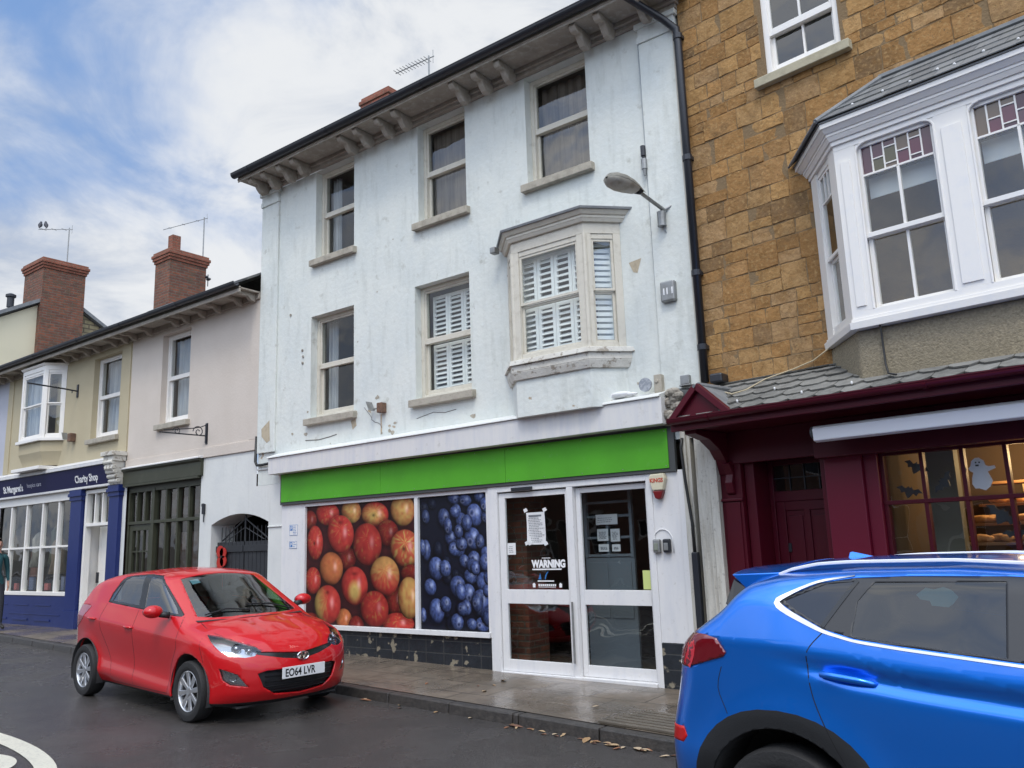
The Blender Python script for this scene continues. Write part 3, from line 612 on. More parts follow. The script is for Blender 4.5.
ic.box(-5.28, -4.64, -.40, -.36, .16, 1.41); ic.box(-5.28, -5.24, -.40, -.35, 1.41, 2.5); ic.box(-4.68, -4.64, -.40, -.35, 1.41, 2.5)
for z in (1.42, 1.62, 1.86, 2.02): ic.box(-5.24, -4.68, -.40, -.352, z, z+.03)
ic.box(-4.985, -4.955, -.40, -.353, 1.41, 1.86); ic.box(-5.24, -4.985, -.362, -.350, .75, 1.36); ic.box(-4.955, -4.68, -.362, -.350, .75, 1.36)
ic.build('inner_door', mat('grey painted partition', (.13, .155, .175), .6), wb, bevel=.004)
# vertical timber strips and drainpipe between the two shopfronts
vs_ = MB(F0)
for a, b, dd in ((-3.79, -3.735, .05), (-3.735, -3.70, .02), (-3.64, -3.60, .05), (-3.60, -3.50, .09), (-3.50, -3.44, .14), (-3.44, -3.36, .18)): vs_.box(a, b, -.2, dd, .05, 2.72)
vs_.build('timber_strips', m_greypeel if False else mat('stained cream boards', (.56, .54, .48), .7, noise_=[(3, .45, .7, (.36, .33, .27), .85, 6, (6, 6, .7)), (30, .6, .7, (.2, .18, .15), .6, 5)], bump=(25, .4, 5)), wb, bevel=.005)
# ------------------------------------------------------------------ the two printed window pictures
def poster(name, u0, u1, z0, z1, paint, nx, nz, label):
    us = np.linspace(0, 1, nx+1); vs = np.linspace(0, 1, nz+1)
    U_, V_ = np.meshgrid((us[:-1]+us[1:])/2, (vs[:-1]+vs[1:])/2)
    col = paint(U_, V_)                                     # V measured from the top
    xs_, zs_ = u0+us*(u1-u0), z1-vs*(z1-z0)
    verts = [tuple(F0((x, -.028, z))) for z in zs_ for x in xs_]; cu, cz = (u0+u1)/2, z0
    c = F0((cu, -.028, cz)); verts = [(a-c.x, b-c.y, d-c.z) for a, b, d in verts]
    k = len(verts); verts += [(a, b+.002, d) for a, b, d in (verts[0], verts[nx], verts[-1], verts[-1-nx])]
    faces = [(j*(nx+1)+i, (j+1)*(nx+1)+i, (j+1)*(nx+1)+i+1, j*(nx+1)+i+1) for j in range(nz) for i in range(nx)]+[(k, k+1, k+2, k+3)]
    me = bpy.data.meshes.new(name); me.from_pydata(verts, [], faces)
    ca = me.color_attributes.new('Col', 'FLOAT_COLOR', 'CORNER')
    arr = np.ones((len(faces), 4, 4), np.float32); arr[:-1, :, :3] = col.reshape(-1, 1, 3); ca.data.foreach_set('color', arr.ravel())
    me.materials.append(m_poster); o = bpy.data.objects.new(name, me); COL.objects.link(o); o.location = c; WM[o.name] = Matrix.Translation(c)
    return tag(o, label, 'window picture')
def vnoise(U_, V_, s, seed):
    r = np.random.RandomState(seed); n = 64; G = r.rand(n, n); x = (U_*s) % (n-1); y = (V_*s) % (n-1); i = x.astype(int); j = y.astype(int); fx = x-i; fy = y-j; fx = fx*fx*(3-2*fx); fy = fy*fy*(3-2*fy)
    return (G[j, i]*(1-fx)+G[j, i+1]*fx)*(1-fy)+(G[j+1, i]*(1-fx)+G[j+1, i+1]*fx)*fy
def sphere_layer(col, X, Y, cx_, cy, rx, ry, fn, shadow=.5):
    dx, dy = (X-cx_)/rx, (Y-cy)/ry; r = np.sqrt(dx*dx+dy*dy)
    sh = np.clip(1-(r-1)/.28, 0, 1)*(r >= 1)*shadow; col *= (1-sh)[..., None]
    m = np.clip((1-r)/.05, 0, 1)[..., None]; z = np.sqrt(np.clip(1-r*r, 0, 1))
    return col*(1-m)+fn(dx, dy, z, r)*m
def paint_apples(U_, V_):
    X = 100+417*U_; Y = (135-35*U_)+V_*(458+48*U_)
    n = vnoise(U_, V_, 9, 1); col = np.stack([.030+.05*n, .006+.008*n, .008+.006*n], -1)
    A = [(185, 165, 50, 48, 'r'), (280, 155, 40, 48, 'y'), (370, 168, 52, 54, 'g'), (470, 150, 44, 64, 'y'), (415, 240, 42, 55, 'd'), (260, 340, 40, 50, 'd'), (112, 190, 30, 40, 'd'),
         (340, 285, 56, 86, 'd2'), (135, 280, 34, 70, 'rc'), (478, 300, 53, 76, 's'), (128, 428, 34, 54, 'r'), (202, 380, 48, 66, 'o'), (238, 245, 54, 77, 'r2'), (500, 400, 40, 40, 'd'), (440, 500, 35, 60, 'd'), (450, 588, 58, 42, 'r'),
         (293, 447, 52, 77, 'h'), (490, 490, 40, 82, 'y2'), (405, 407, 54, 78, 'ro'), (120, 590, 40, 40, 'd'), (252, 575, 32, 42, 'o'), (300, 600, 30, 40, 'd'), (188, 520, 54, 77, 'l'), (367, 535, 53, 72, 'd2')]
    for i, (cx_, cy, rx, ry, k) in enumerate(A):
        def fn(dx, dy, z, r, k=k, i=i):
            st = vnoise(np.arctan2(dy+.3, dx)*1.6+8, r*1.2+i, 4, 5+i); nn = vnoise(dx+3, dy+3, 5, 40+i)
            red = np.stack([.50+.12*nn, .035+.03*nn, .030+.015*nn], -1); yel = np.stack([.66+0*nn, .45+0*nn, .13+0*nn], -1); org = np.stack([.60+0*nn, .17+.06*nn, .06+0*nn], -1)
            if k[0] == 'y': mix = np.clip(.75+.5*(nn-.5)-.4*dx*dx, 0, 1)
            elif k == 'g': mix = np.clip(.9-1.2*np.hypot(dx+.15, dy-.05)+.5*st, 0, 1)
            elif k == 's': mix = np.clip((st-.45)*2.2, 0, 1)*.8+.15
            elif k == 'o': mix = .30+.3*nn; 
            elif k == 'h': mix = np.clip(1.6-3.2*np.hypot(dx*.9-.02, (dy-.28)*.75), 0, 1)
            elif k == 'l': mix = np.clip(-dx*1.4-.25+.5*st, 0, 1)*np.clip(1.2+dy, 0, 1)
            elif k == 'ro': mix = np.clip(.35+.5*(st-.5)-dy*.6, 0, .7)
            else: mix = np.clip((st-.66)*1.2, 0, .35)
            c = red*(1-mix[..., None])+yel*mix[..., None]
            if k == 'o': c = (org*.6+red*.4)*(1-.3*mix[..., None])+yel*.3*mix[..., None]
            if k[0] == 'd': c = c*(.42 if k == 'd' else .75)
            lam = np.clip(.10+1.0*(z*.85-.28*dy+.30*dx), .04, 1.15)[..., None]; c = c*lam*(.86+.28*vnoise(dx*1.5+5, dy*1.5+5, 4, 80+i))[..., None]
            hl = np.exp(-(((dx-.34)/.13)**2+((dy+.12)/.24)**2))*(.30 if k[0] != 'd' else .15); c = c+hl[..., None]*np.array([1, .9, .85])
            if k in ('g', 's', 'rc'): q = np.exp(-((dx+.08)**2+(dy-.02)**2)/.018); c = c*(1-.8*q[..., None])
            if k in ('h', 'l', 'r2'): q = np.exp(-((dx/.18)**2+((dy+.62)/.10)**2)); c = c*(1-.6*q[..., None])
            return c
        col = sphere_layer(col, X, Y, cx_, cy, rx, ry, fn)
    return np.clip(col, 0, 1)
def paint_berries(U_, V_):
    X = 537+271*U_; Y = (103-28*U_)+V_*(502+43*U_); rr = np.random.RandomState(4)
    col = np.stack([.006+0*X, .008+0*X, .018+0*X], -1)
    B = [(rr.uniform(540, 808), rr.uniform(90, 615), rr.uniform(14, 24), rr.uniform(20, 34), .10) for _ in range(26)]
    B += [(635, 185, 26, 42, .55), (560, 180, 18, 30, .4), (685, 155, 20, 32, .8), (675, 105, 26, 24, .7), (720, 112, 26, 26, .7), (775, 98, 22, 24, .7), (705, 195, 24, 36, .9), (755, 170, 32, 48, 1.1), (660, 262, 24, 32, .7), (745, 262, 32, 46, 1.0), (690, 300, 27, 36, 1.1),
          (600, 380, 32, 48, .9), (560, 310, 20, 44, .7), (545, 300, 14, 34, .8), (575, 450, 26, 34, .9), (750, 350, 26, 42, .9), (712, 350, 20, 28, .7), (735, 408, 26, 32, .9), (685, 450, 32, 46, .8), (725, 475, 28, 40, .9), (785, 435, 30, 46, 1.1), (715, 528, 22, 32, .9), (770, 510, 34, 54, 1.1),
          (600, 540, 32, 50, 1.0), (680, 582, 26, 34, .8), (775, 592, 27, 30, 1.2), (735, 590, 20, 24, .7), (545, 555, 14, 30, .9), (803, 550, 16, 30, 1.1)]
    B += [(rr.uniform(620, 806), rr.uniform(100, 600), rr.uniform(17, 25), rr.uniform(24, 36), rr.uniform(.5, 1.1)) for _ in range(26)]
    for i, (cx_, cy, rx, ry, b) in enumerate(B):
        def fn(dx, dy, z, r, b=b, i=i):
            nn = vnoise(dx+3, dy+3, 4, 60+i); base = np.stack([.05+.08*nn, .08+.12*nn, .25+.22*nn], -1)*b*(.6+.8*vnoise(dx+7, dy+4, 7, 90+i))[..., None]
            lam = np.clip(.02+1.1*(z*.7-.4*dy+.35*dx), .03, 1.3)[..., None]; c = base*lam
            hl = np.exp(-(((dx-.3)/.25)**2+((dy+.3)/.3)**2))*.42*b; c = c+hl[..., None]*np.array([.75, .85, 1])
            an = (i*2.4) % 6.28; ex, ey = .35*math.cos(an), .35*math.sin(an); q = np.hypot(dx-ex, dy-ey)
            if i % 3 != 1: c = c*(1-.8*np.exp(-(q/.17)**2)[..., None])+(np.exp(-((q-.27)/.07)**2)*.10*b)[..., None]
            return c
        col = sphere_layer(col, X, Y, cx_, cy, rx, ry, fn, .6)
    return np.clip(col, 0, 1)
poster('window_picture', -9.88, -7.665, .575, 2.24, paint_apples, 230, 200, 'printed picture of red and yellow apples filling the wide shop pane')
poster('window_picture', -7.595, -6.445, .575, 2.24, paint_berries, 140, 210, 'printed picture of dark blueberries filling the narrow shop pane left of the doors')
# ================================================================== PINK HOUSE with olive shopfront and arched gate
RIDGE_D, RIDGE_Z, EAVE_Z = -3.6, 8.05, 5.86
def terrace_roof(parent, u0, u1, name='roof'):
    r = MB(F0)
    r.hexa([(u0, .44, EAVE_Z-.01), (u1, .44, EAVE_Z-.01), (u1, .44, EAVE_Z+.03), (u0, .44, EAVE_Z+.03)], [(u0, RIDGE_D, RIDGE_Z), (u1, RIDGE_D, RIDGE_Z), (u1, RIDGE_D, RIDGE_Z+.04), (u0, RIDGE_D, RIDGE_Z+.04)])
    r.hexa([(u0, -7.6, EAVE_Z-.01), (u1, -7.6, EAVE_Z-.01), (u1, -7.6, EAVE_Z+.03), (u0, -7.6, EAVE_Z+.03)], [(u0, RIDGE_D, RIDGE_Z), (u1, RIDGE_D, RIDGE_Z), (u1, RIDGE_D, RIDGE_Z+.04), (u0, RIDGE_D, RIDGE_Z+.04)])
    return r.build(name, m_roofslate, parent)
def terrace_eaves(parent, u0, u1, brs, gut=True):
    e = MB(F0); e.box(u0, u1, -.05, .42, 5.76, 5.785); e.box(u0, u1, .001, .05, 5.66, 5.76); e.box(u0, u1, .39, .42, 5.70, 5.80); e.build('eaves', m_soffit, parent, bevel=.005)
    for bx in brs:
        b = MB(F0); b.prism([(.05, 5.758), (.38, 5.758), (.38, 5.71), (.30, 5.69), (.20, 5.70), (.12, 5.64), (.05, 5.62)], 'u', bx-.04, bx+.04); b.build('bracket', m_soffit, parent, bevel=.008)
    if gut: gutter(F0, parent, u0, u1, .48, 5.84, .055)
ph = root('pink_house', 'two storey pinkish cream house with an olive shopfront and arched black gateway at street level', 'house', (-13, 7.9, .25))
wall(F0, 'wall', m_pink, ph, -15.10, -11.05, 3.19, 5.78, [(-14.02, -13.10, 3.93, 5.58)], .13)
s = MB(F0); s.box(-15.1, -11.06, .0, .028, 3.19, 3.35); s.box(-15.1, -11.06, -.0, .02, 3.35, 3.365); s.box(-11.30, -11.06, 0, .02, 3.365, 5.66); s.build('string_course', m_pink, ph, bevel=.006)
sash(F0, ph, -14.02, -13.10, 3.93, 5.58, d=-.11, paint=m_gloss, fill='curtain', sill=.06, vert=0)
# street level wall with arch
AR = (-12.28, -10.76); az0, azs, aza = .1, 2.06, 2.215
lw = MB(F0)
arc = [(AR[0]+(AR[1]-AR[0])*k/14, azs+(aza-azs)*(1-((k-7)/7)**2)) for k in range(15)]
lw.quad((-12.62, 0, .05), (AR[0], 0, .05), (AR[0], 0, 3.19), (-12.62, 0, 3.19)); lw.quad((AR[1], 0, .05), (-10.42, 0, .05), (-10.42, 0, 2.618), (AR[1], 0, 2.618)); lw.quad((AR[1], 0, 2.75), (-11.05, 0, 2.75), (-11.05, 0, 3.19), (AR[1], 0, 3.19)) if False else None
for (a, za), (b, zb_) in zip(arc, arc[1:]):
    top = 3.19 if b <= -11.06 else 2.618
    lw.quad((a, 0, za), (b, 0, zb_), (b, 0, top), (a, 0, top)); lw.quad((a, 0, za), (b, 0, zb_), (b, -.45, zb_), (a, -.45, za))
lw.quad((-11.05, 0, 2.7), (-10.75, 0, 2.7), (-10.75, 0, 3.19), (-11.05, 0, 3.19)) if False else None
for a in AR: lw.quad((a, 0, .05), (a, -.45, .05), (a, -.45, azs), (a, 0, azs))
lw.quad((-12.62, 0, .05), (-12.62, -.14, .05), (-12.62, -.14, 3.19), (-12.62, 0, 3.19))
lw.quad((-15.10, 0, 3.0), (-12.62, 0, 3.0), (-12.62, 0, 3.19), (-15.10, 0, 3.19)); lw.quad((-15.3, 0, .1), (-15.04, 0, .1), (-15.04, 0, 3.19), (-15.3, 0, 3.19))
lw.build('street_wall', m_white2, ph, recalc=False)
lm = MB(F0); lm.box(-10.76, -10.42, 0, .018, 1.97, 1.99); lm.box(-11.06, -10.6, 0, .02, 2.86, 2.885); lm.build('wall_moulding', m_white2, ph, bevel=.004)
gt = MB(F0)                                                 # pair of boarded gates with open arched ironwork above
for (a, b) in ((AR[0]+.02, -11.53), (-11.51, AR[1]-.02)):
    n = 7
    for i in range(n):
        w_ = (b-a)/n; gt.box(a+w_*i+.004, a+w_*(i+1)-.004, -.14, -.11, .2, 1.78+.0*i)
    gt.box(a, b, -.11, -.085, .45, .55); gt.box(a, b, -.11, -.085, 1.62, 1.72)
    for i in range(1, n): uu = a+(b-a)*i/n; gt.tube([(uu, -.125, 1.78), (uu, -.125, 2.02)], .008, 6)
for sgn in (-1, 1):
    gt.tube([(-11.52, -.125, 2.14), (-11.52+sgn*.62, -.125, 1.80)], .014, 6); gt.tube([(-11.52, -.125, 2.0), (-11.52+sgn*.5, -.125, 1.80)], .010, 6)
gt.tube([(-11.52, -.125, 1.78), (-11.52, -.125, 2.2)], .016, 6)
gt.build('gate', mat('dull black gate paint', (.022, .024, .028), .5, noise_=[(6, .5, .8, (.05, .052, .055), .6, 5)]), ph, bevel=.003)
ps = MB(F0)
ps.quad((AR[0], -.45, .1), (AR[0], -6, .1), (AR[0], -6, 2.3), (AR[0], -.45, 2.3)); ps.quad((AR[1], -.45, .1), (AR[1], -6, .1), (AR[1], -6, 2.3), (AR[1], -.45, 2.3)); ps.quad((AR[0], -.45, 2.3), (AR[1], -.45, 2.3), (AR[1], -6, 2.3), (AR[0], -6, 2.3)); ps.quad((AR[0], -6, .1), (AR[1], -6, .1), (AR[1], -6, 2.3), (AR[0], -6, 2.3))
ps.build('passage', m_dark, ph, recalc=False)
of = MB(F0)                                                 # olive glazed shopfront
O0, O1 = -15.02, -12.64
of.box(O0, O1, -.12, -.03, 2.78, 2.93); bars(of, O0, O1, -.12, -.03, .2, 2.80, .05)
of.box(O0, O1, -.12, -.025, 2.17, 2.225)
for uu in (-14.72, -14.45, -14.19): of.box(uu-.022, uu+.022, -.11, -.035, 2.2, 2.8)
of.box(-14.20, -14.11, -.12, -.02, .2, 2.8)
for uu in (-13.74, -13.37, -13.02): of.box(uu-.024, uu+.024, -.11, -.032, .25, 2.8)
of.box(-14.13, O1, -.11, -.028, 1.17, 1.215); of.box(-14.13, O1, -.10, -.05, .2, .62)
osh = of.build('olive_shopfront', m_olive, ph, bevel=.004)
od = MB(F0); bars(od, -14.96, -14.21, -.11, -.05, .22, 2.16, .10); od.box(-14.86, -14.31, -.10, -.06, .32, .95)
for uu in (-14.70, -14.50): od.box(uu-.014, uu+.014, -.10, -.06, .95, 2.06)
for z in (1.30, 1.67): od.box(-14.86, -14.31, -.099, -.061, z, z+.026)
dd_ = od.build('door', m_olive, ph, bevel=.003)
h = MB(F0); h.tube([(-14.27, -.03, 1.2), (-14.27, -.01, 1.2), (-14.27, -.01, 1.08)], .012, 6); h.build('handle', m_steel, dd_)
g_ = MB(F0); g_.quad((O0+.03, -.085, .6), (O1-.03, -.085, .6), (O1-.03, -.085, 2.8), (O0+.03, -.085, 2.8)); g_.build('glass', m_glass, osh, recalc=False)
ob = MB(F0); ob.prism([(0, 2.90), (.06, 2.90), (.06, 3.13), (.10, 3.16), (.10, 3.19), (0, 3.19)], 'u', -15.10, -12.56); ob.prism([(.0, 2.86), (.075, 2.86), (.075, 2.895), (.0, 2.905)], 'u', -15.06, -12.62); ob.build('sign_board', m_olive, osh, bevel=.004)
oc = MB(F0); oc.prism([(0, 3.19), (.12, 3.19), (.12, 3.205), (0, 3.25)], 'u', -15.10, -12.54); oc.build('cornice', m_fascia, osh)
room(F0, ph, O0, O1, .4, 2.8, d0=-.13, d1=-2.2, mt=mat('brown shop inside', (.10, .055, .035), .9))
bl = MB(F0)
for i, (a, b) in enumerate(((-14.08, -13.78), (-13.70, -13.41), (-13.33, -13.06), (-12.98, -12.70))): bl.box(a, b, -.35, -.34, 2.30, 2.72-.1*(i % 2)); bl.box(a, b, -.5, -.49, 1.25, 2.0)
bl.build('window_display', mat('brown parcels', (.09, .045, .03), .7, noise_=[(6, .4, .6, (.16, .15, .16), .7, 4)]), ph)
terrace_roof(ph, -15.1, -11.07); terrace_eaves(ph, -15.1, -11.07, (-14.9, -14.35, -13.45, -13.1, -12.6, -12.15, -11.55, -11.2))
sw_ = MB(F0); sw_.quad((-15.1, -7.5, 0), (-11.05, -7.5, 0), (-11.05, -7.5, 5.9), (-15.1, -7.5, 5.9)); sw_.build('back_wall', m_white2, ph, recalc=False)
# ================================================================== CREAM HOUSE (charity shop)
ch = root('charity_shop', 'two storey ochre cream house with navy blue charity shopfront and small white bay', 'building', (-18, 7.9, .28))
BY = (-19.10, -18.05)
wall(F0, 'wall', m_cream, ch, -20.55, -15.10, 3.50, 5.78, [(-16.58, -15.50, 3.92, 5.55), (BY[0]+.1, BY[1]-.1, 4.2, 5.4)], .13)
s = MB(F0); s.box(-15.42, -15.12, 0, .02, 3.5, 5.66); s.build('pilaster', m_cream, ch); s = MB(F0); s.box(-20.55, -20.3, 0, .02, 3.5, 5.66); s.build('pilaster', m_cream, ch)
sash(F0, ch, -16.58, -15.50, 3.92, 5.55, d=-.11, paint=m_gloss, fill='curtain', sill=.06)
by = MB(F0); gl = MB(F0); db2 = .32; B4 = [(BY[0]-.25, .005), (BY[0], db2), (BY[1], db2), (BY[1]+.30, .005)]
for i in range(3): bay_face(by, gl, B4[i], B4[i+1], 4.08, 5.52, 4.80, .075)
def cant2(mb, B, z0, z1, e0, e1=None):
    e1 = e0 if e1 is None else e1
    def P(e): return [(B[0][0]-e*1.3, 0), (B[1][0]-e*.42, B[1][1]+e), (B[2][0]+e*.42, B[2][1]+e), (B[3][0]+e*1.3, 0)]
    a, b = P(e0), P(e1); mb.add([(x, y, z0) for x, y in a]+[(x, y, z1) for x, y in b], [(0, 1, 2, 3), (7, 6, 5, 4)]+[(i, (i+1) % 4, 4+(i+1) % 4, 4+i) for i in range(4)])
cant2(by, B4, 5.52, 5.62, 0); cant2(by, B4, 5.62, 5.66, .02, .05); cant2(by, B4, 4.02, 4.08, .05)
bo = by.build('bay_window', m_gloss, ch, bevel=.003); gl.build('glass', m_glass, bo)
cb = MB(F0); cant2(cb, B4, 3.80, 4.02, -.02); cant2(cb, B4, 3.52, 3.80, -.12, -.02); cb.build('apron', m_cream, bo)
wavy(F0, 'curtain', m_curtain, bo, BY[0]-.0, BY[1]+.0, .18, 4.15, 5.5, .02, 7); room(F0, bo, BY[0]+.1, BY[1]-.1, 4.15, 5.45, d0=-.1)
nf = MB(F0)                                                 # navy shopfront
for a, b in ((-17.08, -16.58), (-15.56, -15.14)):
    nf.box(a, b, .0, .10, .2, .62); nf.box(a+.03, b-.03, .0, .08, .62, 2.72); nf.box(a, b, 0, .10, 2.72, 2.80); nf.box(a-.02, b+.02, 0, .125, 2.80, 2.86); nf.box(a+.01, b-.01, 0, .11, 2.86, 2.93)
nf.box(-20.7, -17.08, -.05, .04, .15, .90); nf.box(-19.6, -17.3, .04, .048, .50, .52)
for a in (-20.4, -19.4, -18.4): nf.box(a, a+.7, .041, .055, .38, .42); nf.box(a, a+.7, .041, .05, .68, .70)
nf.build('shopfront', m_navy, ch, bevel=.006)
nw = MB(F0)
nw.box(-20.7, -17.08, -.10, .03, 2.76, 2.93); nw.box(-20.7, -17.06, -.10, .055, .885, .955); nw.box(-17.13, -17.07, -.1, .02, .95, 2.76); nw.box(-20.7, -17.08, -.07, .005, 1.83, 1.87)
for uu in (-20.72, -19.93, -19.17, -18.42, -17.70): nw.box(uu-.03, uu+.03, -.08, .01, .95, 2.76)
nws = nw.build('shop_window', m_gloss, ch, bevel=.004)
gl = MB(F0); gl.quad((-20.7, -.04, .95), (-17.1, -.04, .95), (-17.1, -.04, 2.76), (-20.7, -.04, 2.76)); gl.build('glass', m_glass, nws, recalc=False)
room(F0, ch, -20.7, -17.0, .9, 2.8, d0=-.12, d1=-2.5, mt=mat('shop inside brown', (.12, .095, .07), .9))
# hanging clothes and goods in the window
cols = [(.10, .08, .06), (.22, .10, .08), (.05, .06, .08), (.30, .28, .24), (.14, .15, .10), (.07, .10, .16), (.25, .18, .12), (.36, .36, .38)]
for i in range(11):
    uu = -20.45+i*.31; c = cols[i % 8]; dd = -.45-.25*(i % 3)
    m = MB(F0); zt = 2.35-.15*((i*7) % 4); hh = .75+.1*(i % 3)
    m.tube([(uu, dd, zt), (uu+.01, dd, zt-.06), (uu, dd, zt-.16), (uu-.01, dd, zt-.5), (uu+.01, dd, zt-hh)], [.03, .10, .15, .13, .19], 10)
    m.build('hanging_garment', mat('cloth %d' % i, c, .9, noise_=[(16, .4, .65, tuple(x*.5 for x in c), .8, 3, (1, 1, .1))]), ch, smooth=True)
for i in range(9):
    uu = -20.3+i*.37; m = MB(F0); m.box(uu, uu+.13+.04*(i % 3), -.36, -.30, .96, 1.10+.07*(i % 4)); m.build('shelf_goods', mat('goods %d' % i, [(.5, .12, .10), (.55, .55, .52), (.10, .12, .2), (.45, .35, .2)][i % 4], .7), ch, bevel=.004)
nd = MB(F0)                                                 # white shop door set back a little, fanlight over
bars(nd, -16.58, -15.56, -.10, .02, .25, 2.90, .07); nd.box(-16.52, -15.62, -.09, .015, 2.20, 2.26)
for uu in (-16.22, -15.93): nd.box(uu-.02, uu+.02, -.08, .0, 2.26, 2.84)
nd.build('door_frame', m_gloss, ch, bevel=.004)
nd = MB(F0); bars(nd, -16.50, -15.64, -.30, -.26, .28, 2.2, .09); nd.box(-16.41, -15.73, -.29, -.27, .37, 1.35); nd.box(-16.41, -15.95, -.295, -.265, 1.35, 2.11); d_ = nd.build('door', m_gloss, ch, bevel=.004)
gl = MB(F0); gl.quad((-15.95, -.28, 1.35), (-15.73, -.28, 1.35), (-15.73, -.28, 2.11), (-15.95, -.28, 2.11)); gl.quad((-16.5, -.05, 2.26), (-15.62, -.05, 2.26), (-15.62, -.05, 2.84), (-16.5, -.05, 2.84)); gl.build('glass', m_glass, d_, recalc=False)
h = MB(F0); h.box(-16.47, -16.43, -.26, -.22, 1.12, 1.32); h.build('handle', m_black, d_)
pr = MB(F0)
for a in (-16.58, -15.56): pr.quad((a, -.1, .25), (a, -.30, .25), (a, -.30, 2.3), (a, -.1, 2.3))
pr.build('porch_side', m_gloss, ch, recalc=False)
sb = MB(F0); sb.hexa([(-20.75, 0, 2.975), (-15.47, 0, 2.975), (-15.47, .10, 2.975), (-20.75, .10, 2.975)], [(-20.75, 0, 3.34), (-15.47, 0, 3.34), (-15.47, .17, 3.34), (-20.75, .17, 3.34)]); sbo = sb.build('sign_board', m_navysign, ch)
sb = MB(F0); sb.box(-20.75, -15.47, 0, .115, 2.93, 2.972); sb.box(-20.75, -15.47, 0, .20, 3.345, 3.40); sb.prism([(0, 3.40), (.20, 3.40), (.20, 3.415), (0, 3.50)], 'u', -20.75, -15.45); sb.build('cornice', m_fascia, ch, bevel=.005)
sb = MB(F0); sb.box(-19.25, -17.95, .0, .36, 3.43, 3.50); sb.build('bay_ledge', m_gloss, ch, bevel=.005)
nrm = Vector((0, -.37, .07)).normalized(); Vs = Vector(F0((0, .17, 3.34)))-Vector(F0((0, .10, 2.975)))
def on_sign(u, z): t = (z-2.975)/.365; return F0((u, .106+.07*t, z))
txt(on_sign(-16.82, 3.06), (1, 0, 0), Vs, 'Charity Shop', .20, m_whiteprint, 'lettering', sbo, sx=.86, bold=.004)
txt(on_sign(-20.13, 3.06), (1, 0, 0), Vs, "St Margaret's", .20, m_whiteprint, 'lettering', sbo, sx=.92, bold=.006)
txt(on_sign(-18.95, 3.11), (1, 0, 0), Vs, 'hospice care', .13, mat('dim lettering', (.45, .45, .52), .5), 'lettering', sbo, sx=1.0)
cs = MB(F0)                                                 # carved scroll console at the shopfront's end
cs.box(-15.52, -15.08, 0, .30, 3.46, 3.54); cs.box(-15.48, -15.12, 0, .26, 3.36, 3.46); cs.prism([(0, 2.93), (.12, 2.93), (.16, 2.99), (.13, 3.06), (.19, 3.14), (.26, 3.22), (.24, 3.36), (0, 3.36)], 'u', -15.44, -15.16)
for k in range(5): cs.tube([(-15.46, .12+.03*k, 3.0+.085*k), (-15.14, .12+.03*k, 3.0+.085*k)], .045, 8)
cs.build('console', m_greypeel, ch, bevel=.008)
terrace_roof(ch, -20.55, -15.1, 'roof'); terrace_eaves(ch, -20.55, -15.1, (-20.3, -19.6, -17.6, -17.2, -16.7, -16.3, -15.6, -15.2))
# ------------------------------------------------------------------ lilac house beyond, then the taller gabled house
lh = root('lilac_house', 'narrow lilac grey house front at the left edge beyond the cream charity shop', 'house', (-22.3, 7.9, .3))
wall(F0, 'wall', m_lilac, lh, -24.0, -20.55, .2, 5.78, [(-23.2, -22.2, 3.9, 5.5), (-23.5, -21.2, .9, 2.7)], .13)
sash(F0, lh, -23.2, -22.2, 3.9, 5.5, d=-.11, paint=m_gloss, sill=.06)
b = MB(F0); bars(b, -23.5, -21.2, -.1, .01, .9, 2.7, .07); b.box(-22.4, -22.3, -.1, .0, .95, 2.65); so_ = b.build('window', m_gloss, lh); room(F0, so_, -23.5, -21.2, .9, 2.7, d0=-.12)
gl = MB(F0); gl.quad((-23.5, -.05, .9), (-21.2, -.05, .9), (-21.2, -.05, 2.7), (-23.5, -.05, 2.7)); gl.build('glass', m_glass, so_, recalc=False)
terrace_roof(lh, -24.0, -20.55); terrace_eaves(lh, -24.0, -20.55, (-23.8, -23, -22, -21.2, -20.75))
gh = root('gabled_house', 'taller pale yellow gabled house rising behind the lilac one, stone patch on its gable', 'house', (-27, 7.9, .4))
gy = lambda y: 7.9-y
m = MB(F0)
ya, yb, yr = 7.9, 13.0, 10.35; za, zr = 7.55, 8.95
zbk = zr-(yb-yr)*.575
m.add([(-24.0, gy(ya), .3), (-24.0, gy(yr), .3), (-24.0, gy(yr), zr), (-24.0, gy(ya), za)], [(0, 1, 2, 3)])
m.quad((-30, gy(ya), .3), (-24, gy(ya), .3), (-24, gy(ya), za), (-30, gy(ya), za))
m.build('wall', m_creamgable, gh, recalc=False)
m = MB(F0); m.add([(-24.0, gy(yr), .3), (-24.0, gy(yb), .3), (-24.0, gy(yb), zbk), (-24.0, gy(yr), zr)], [(0, 1, 2, 3)]); m.build('stone_gable', m_rubblewall, gh, recalc=False)
m = MB(F0)
m.hexa([(-30, gy(ya)+.2, za-.06), (-23.96, gy(ya)+.2, za-.06), (-23.96, gy(ya)+.2, za), (-30, gy(ya)+.2, za)], [(-30, gy(yr), zr+.03), (-23.96, gy(yr), zr+.03), (-23.96, gy(yr), zr+.09), (-30, gy(yr), zr+.09)])
m.hexa([(-30, gy(yb), zbk), (-23.96, gy(yb), zbk), (-23.96, gy(yb), zbk+.06), (-30, gy(yb), zbk+.06)], [(-30, gy(yr), zr+.03), (-23.96, gy(yr), zr+.03), (-23.96, gy(yr), zr+.09), (-30, gy(yr), zr+.09)])
m.build('roof', m_roofslate, gh)
m = MB(F0)
m.hexa([(-24.15, gy(ya)+.2, za-.02), (-23.85, gy(ya)+.2, za-.02), (-23.85, gy(ya)+.2, za+.09), (-24.15, gy(ya)+.2, za+.09)], [(-24.15, gy(yr), zr+.06), (-23.85, gy(yr), zr+.06), (-23.85, gy(yr), zr+.17), (-24.15, gy(yr), zr+.17)])
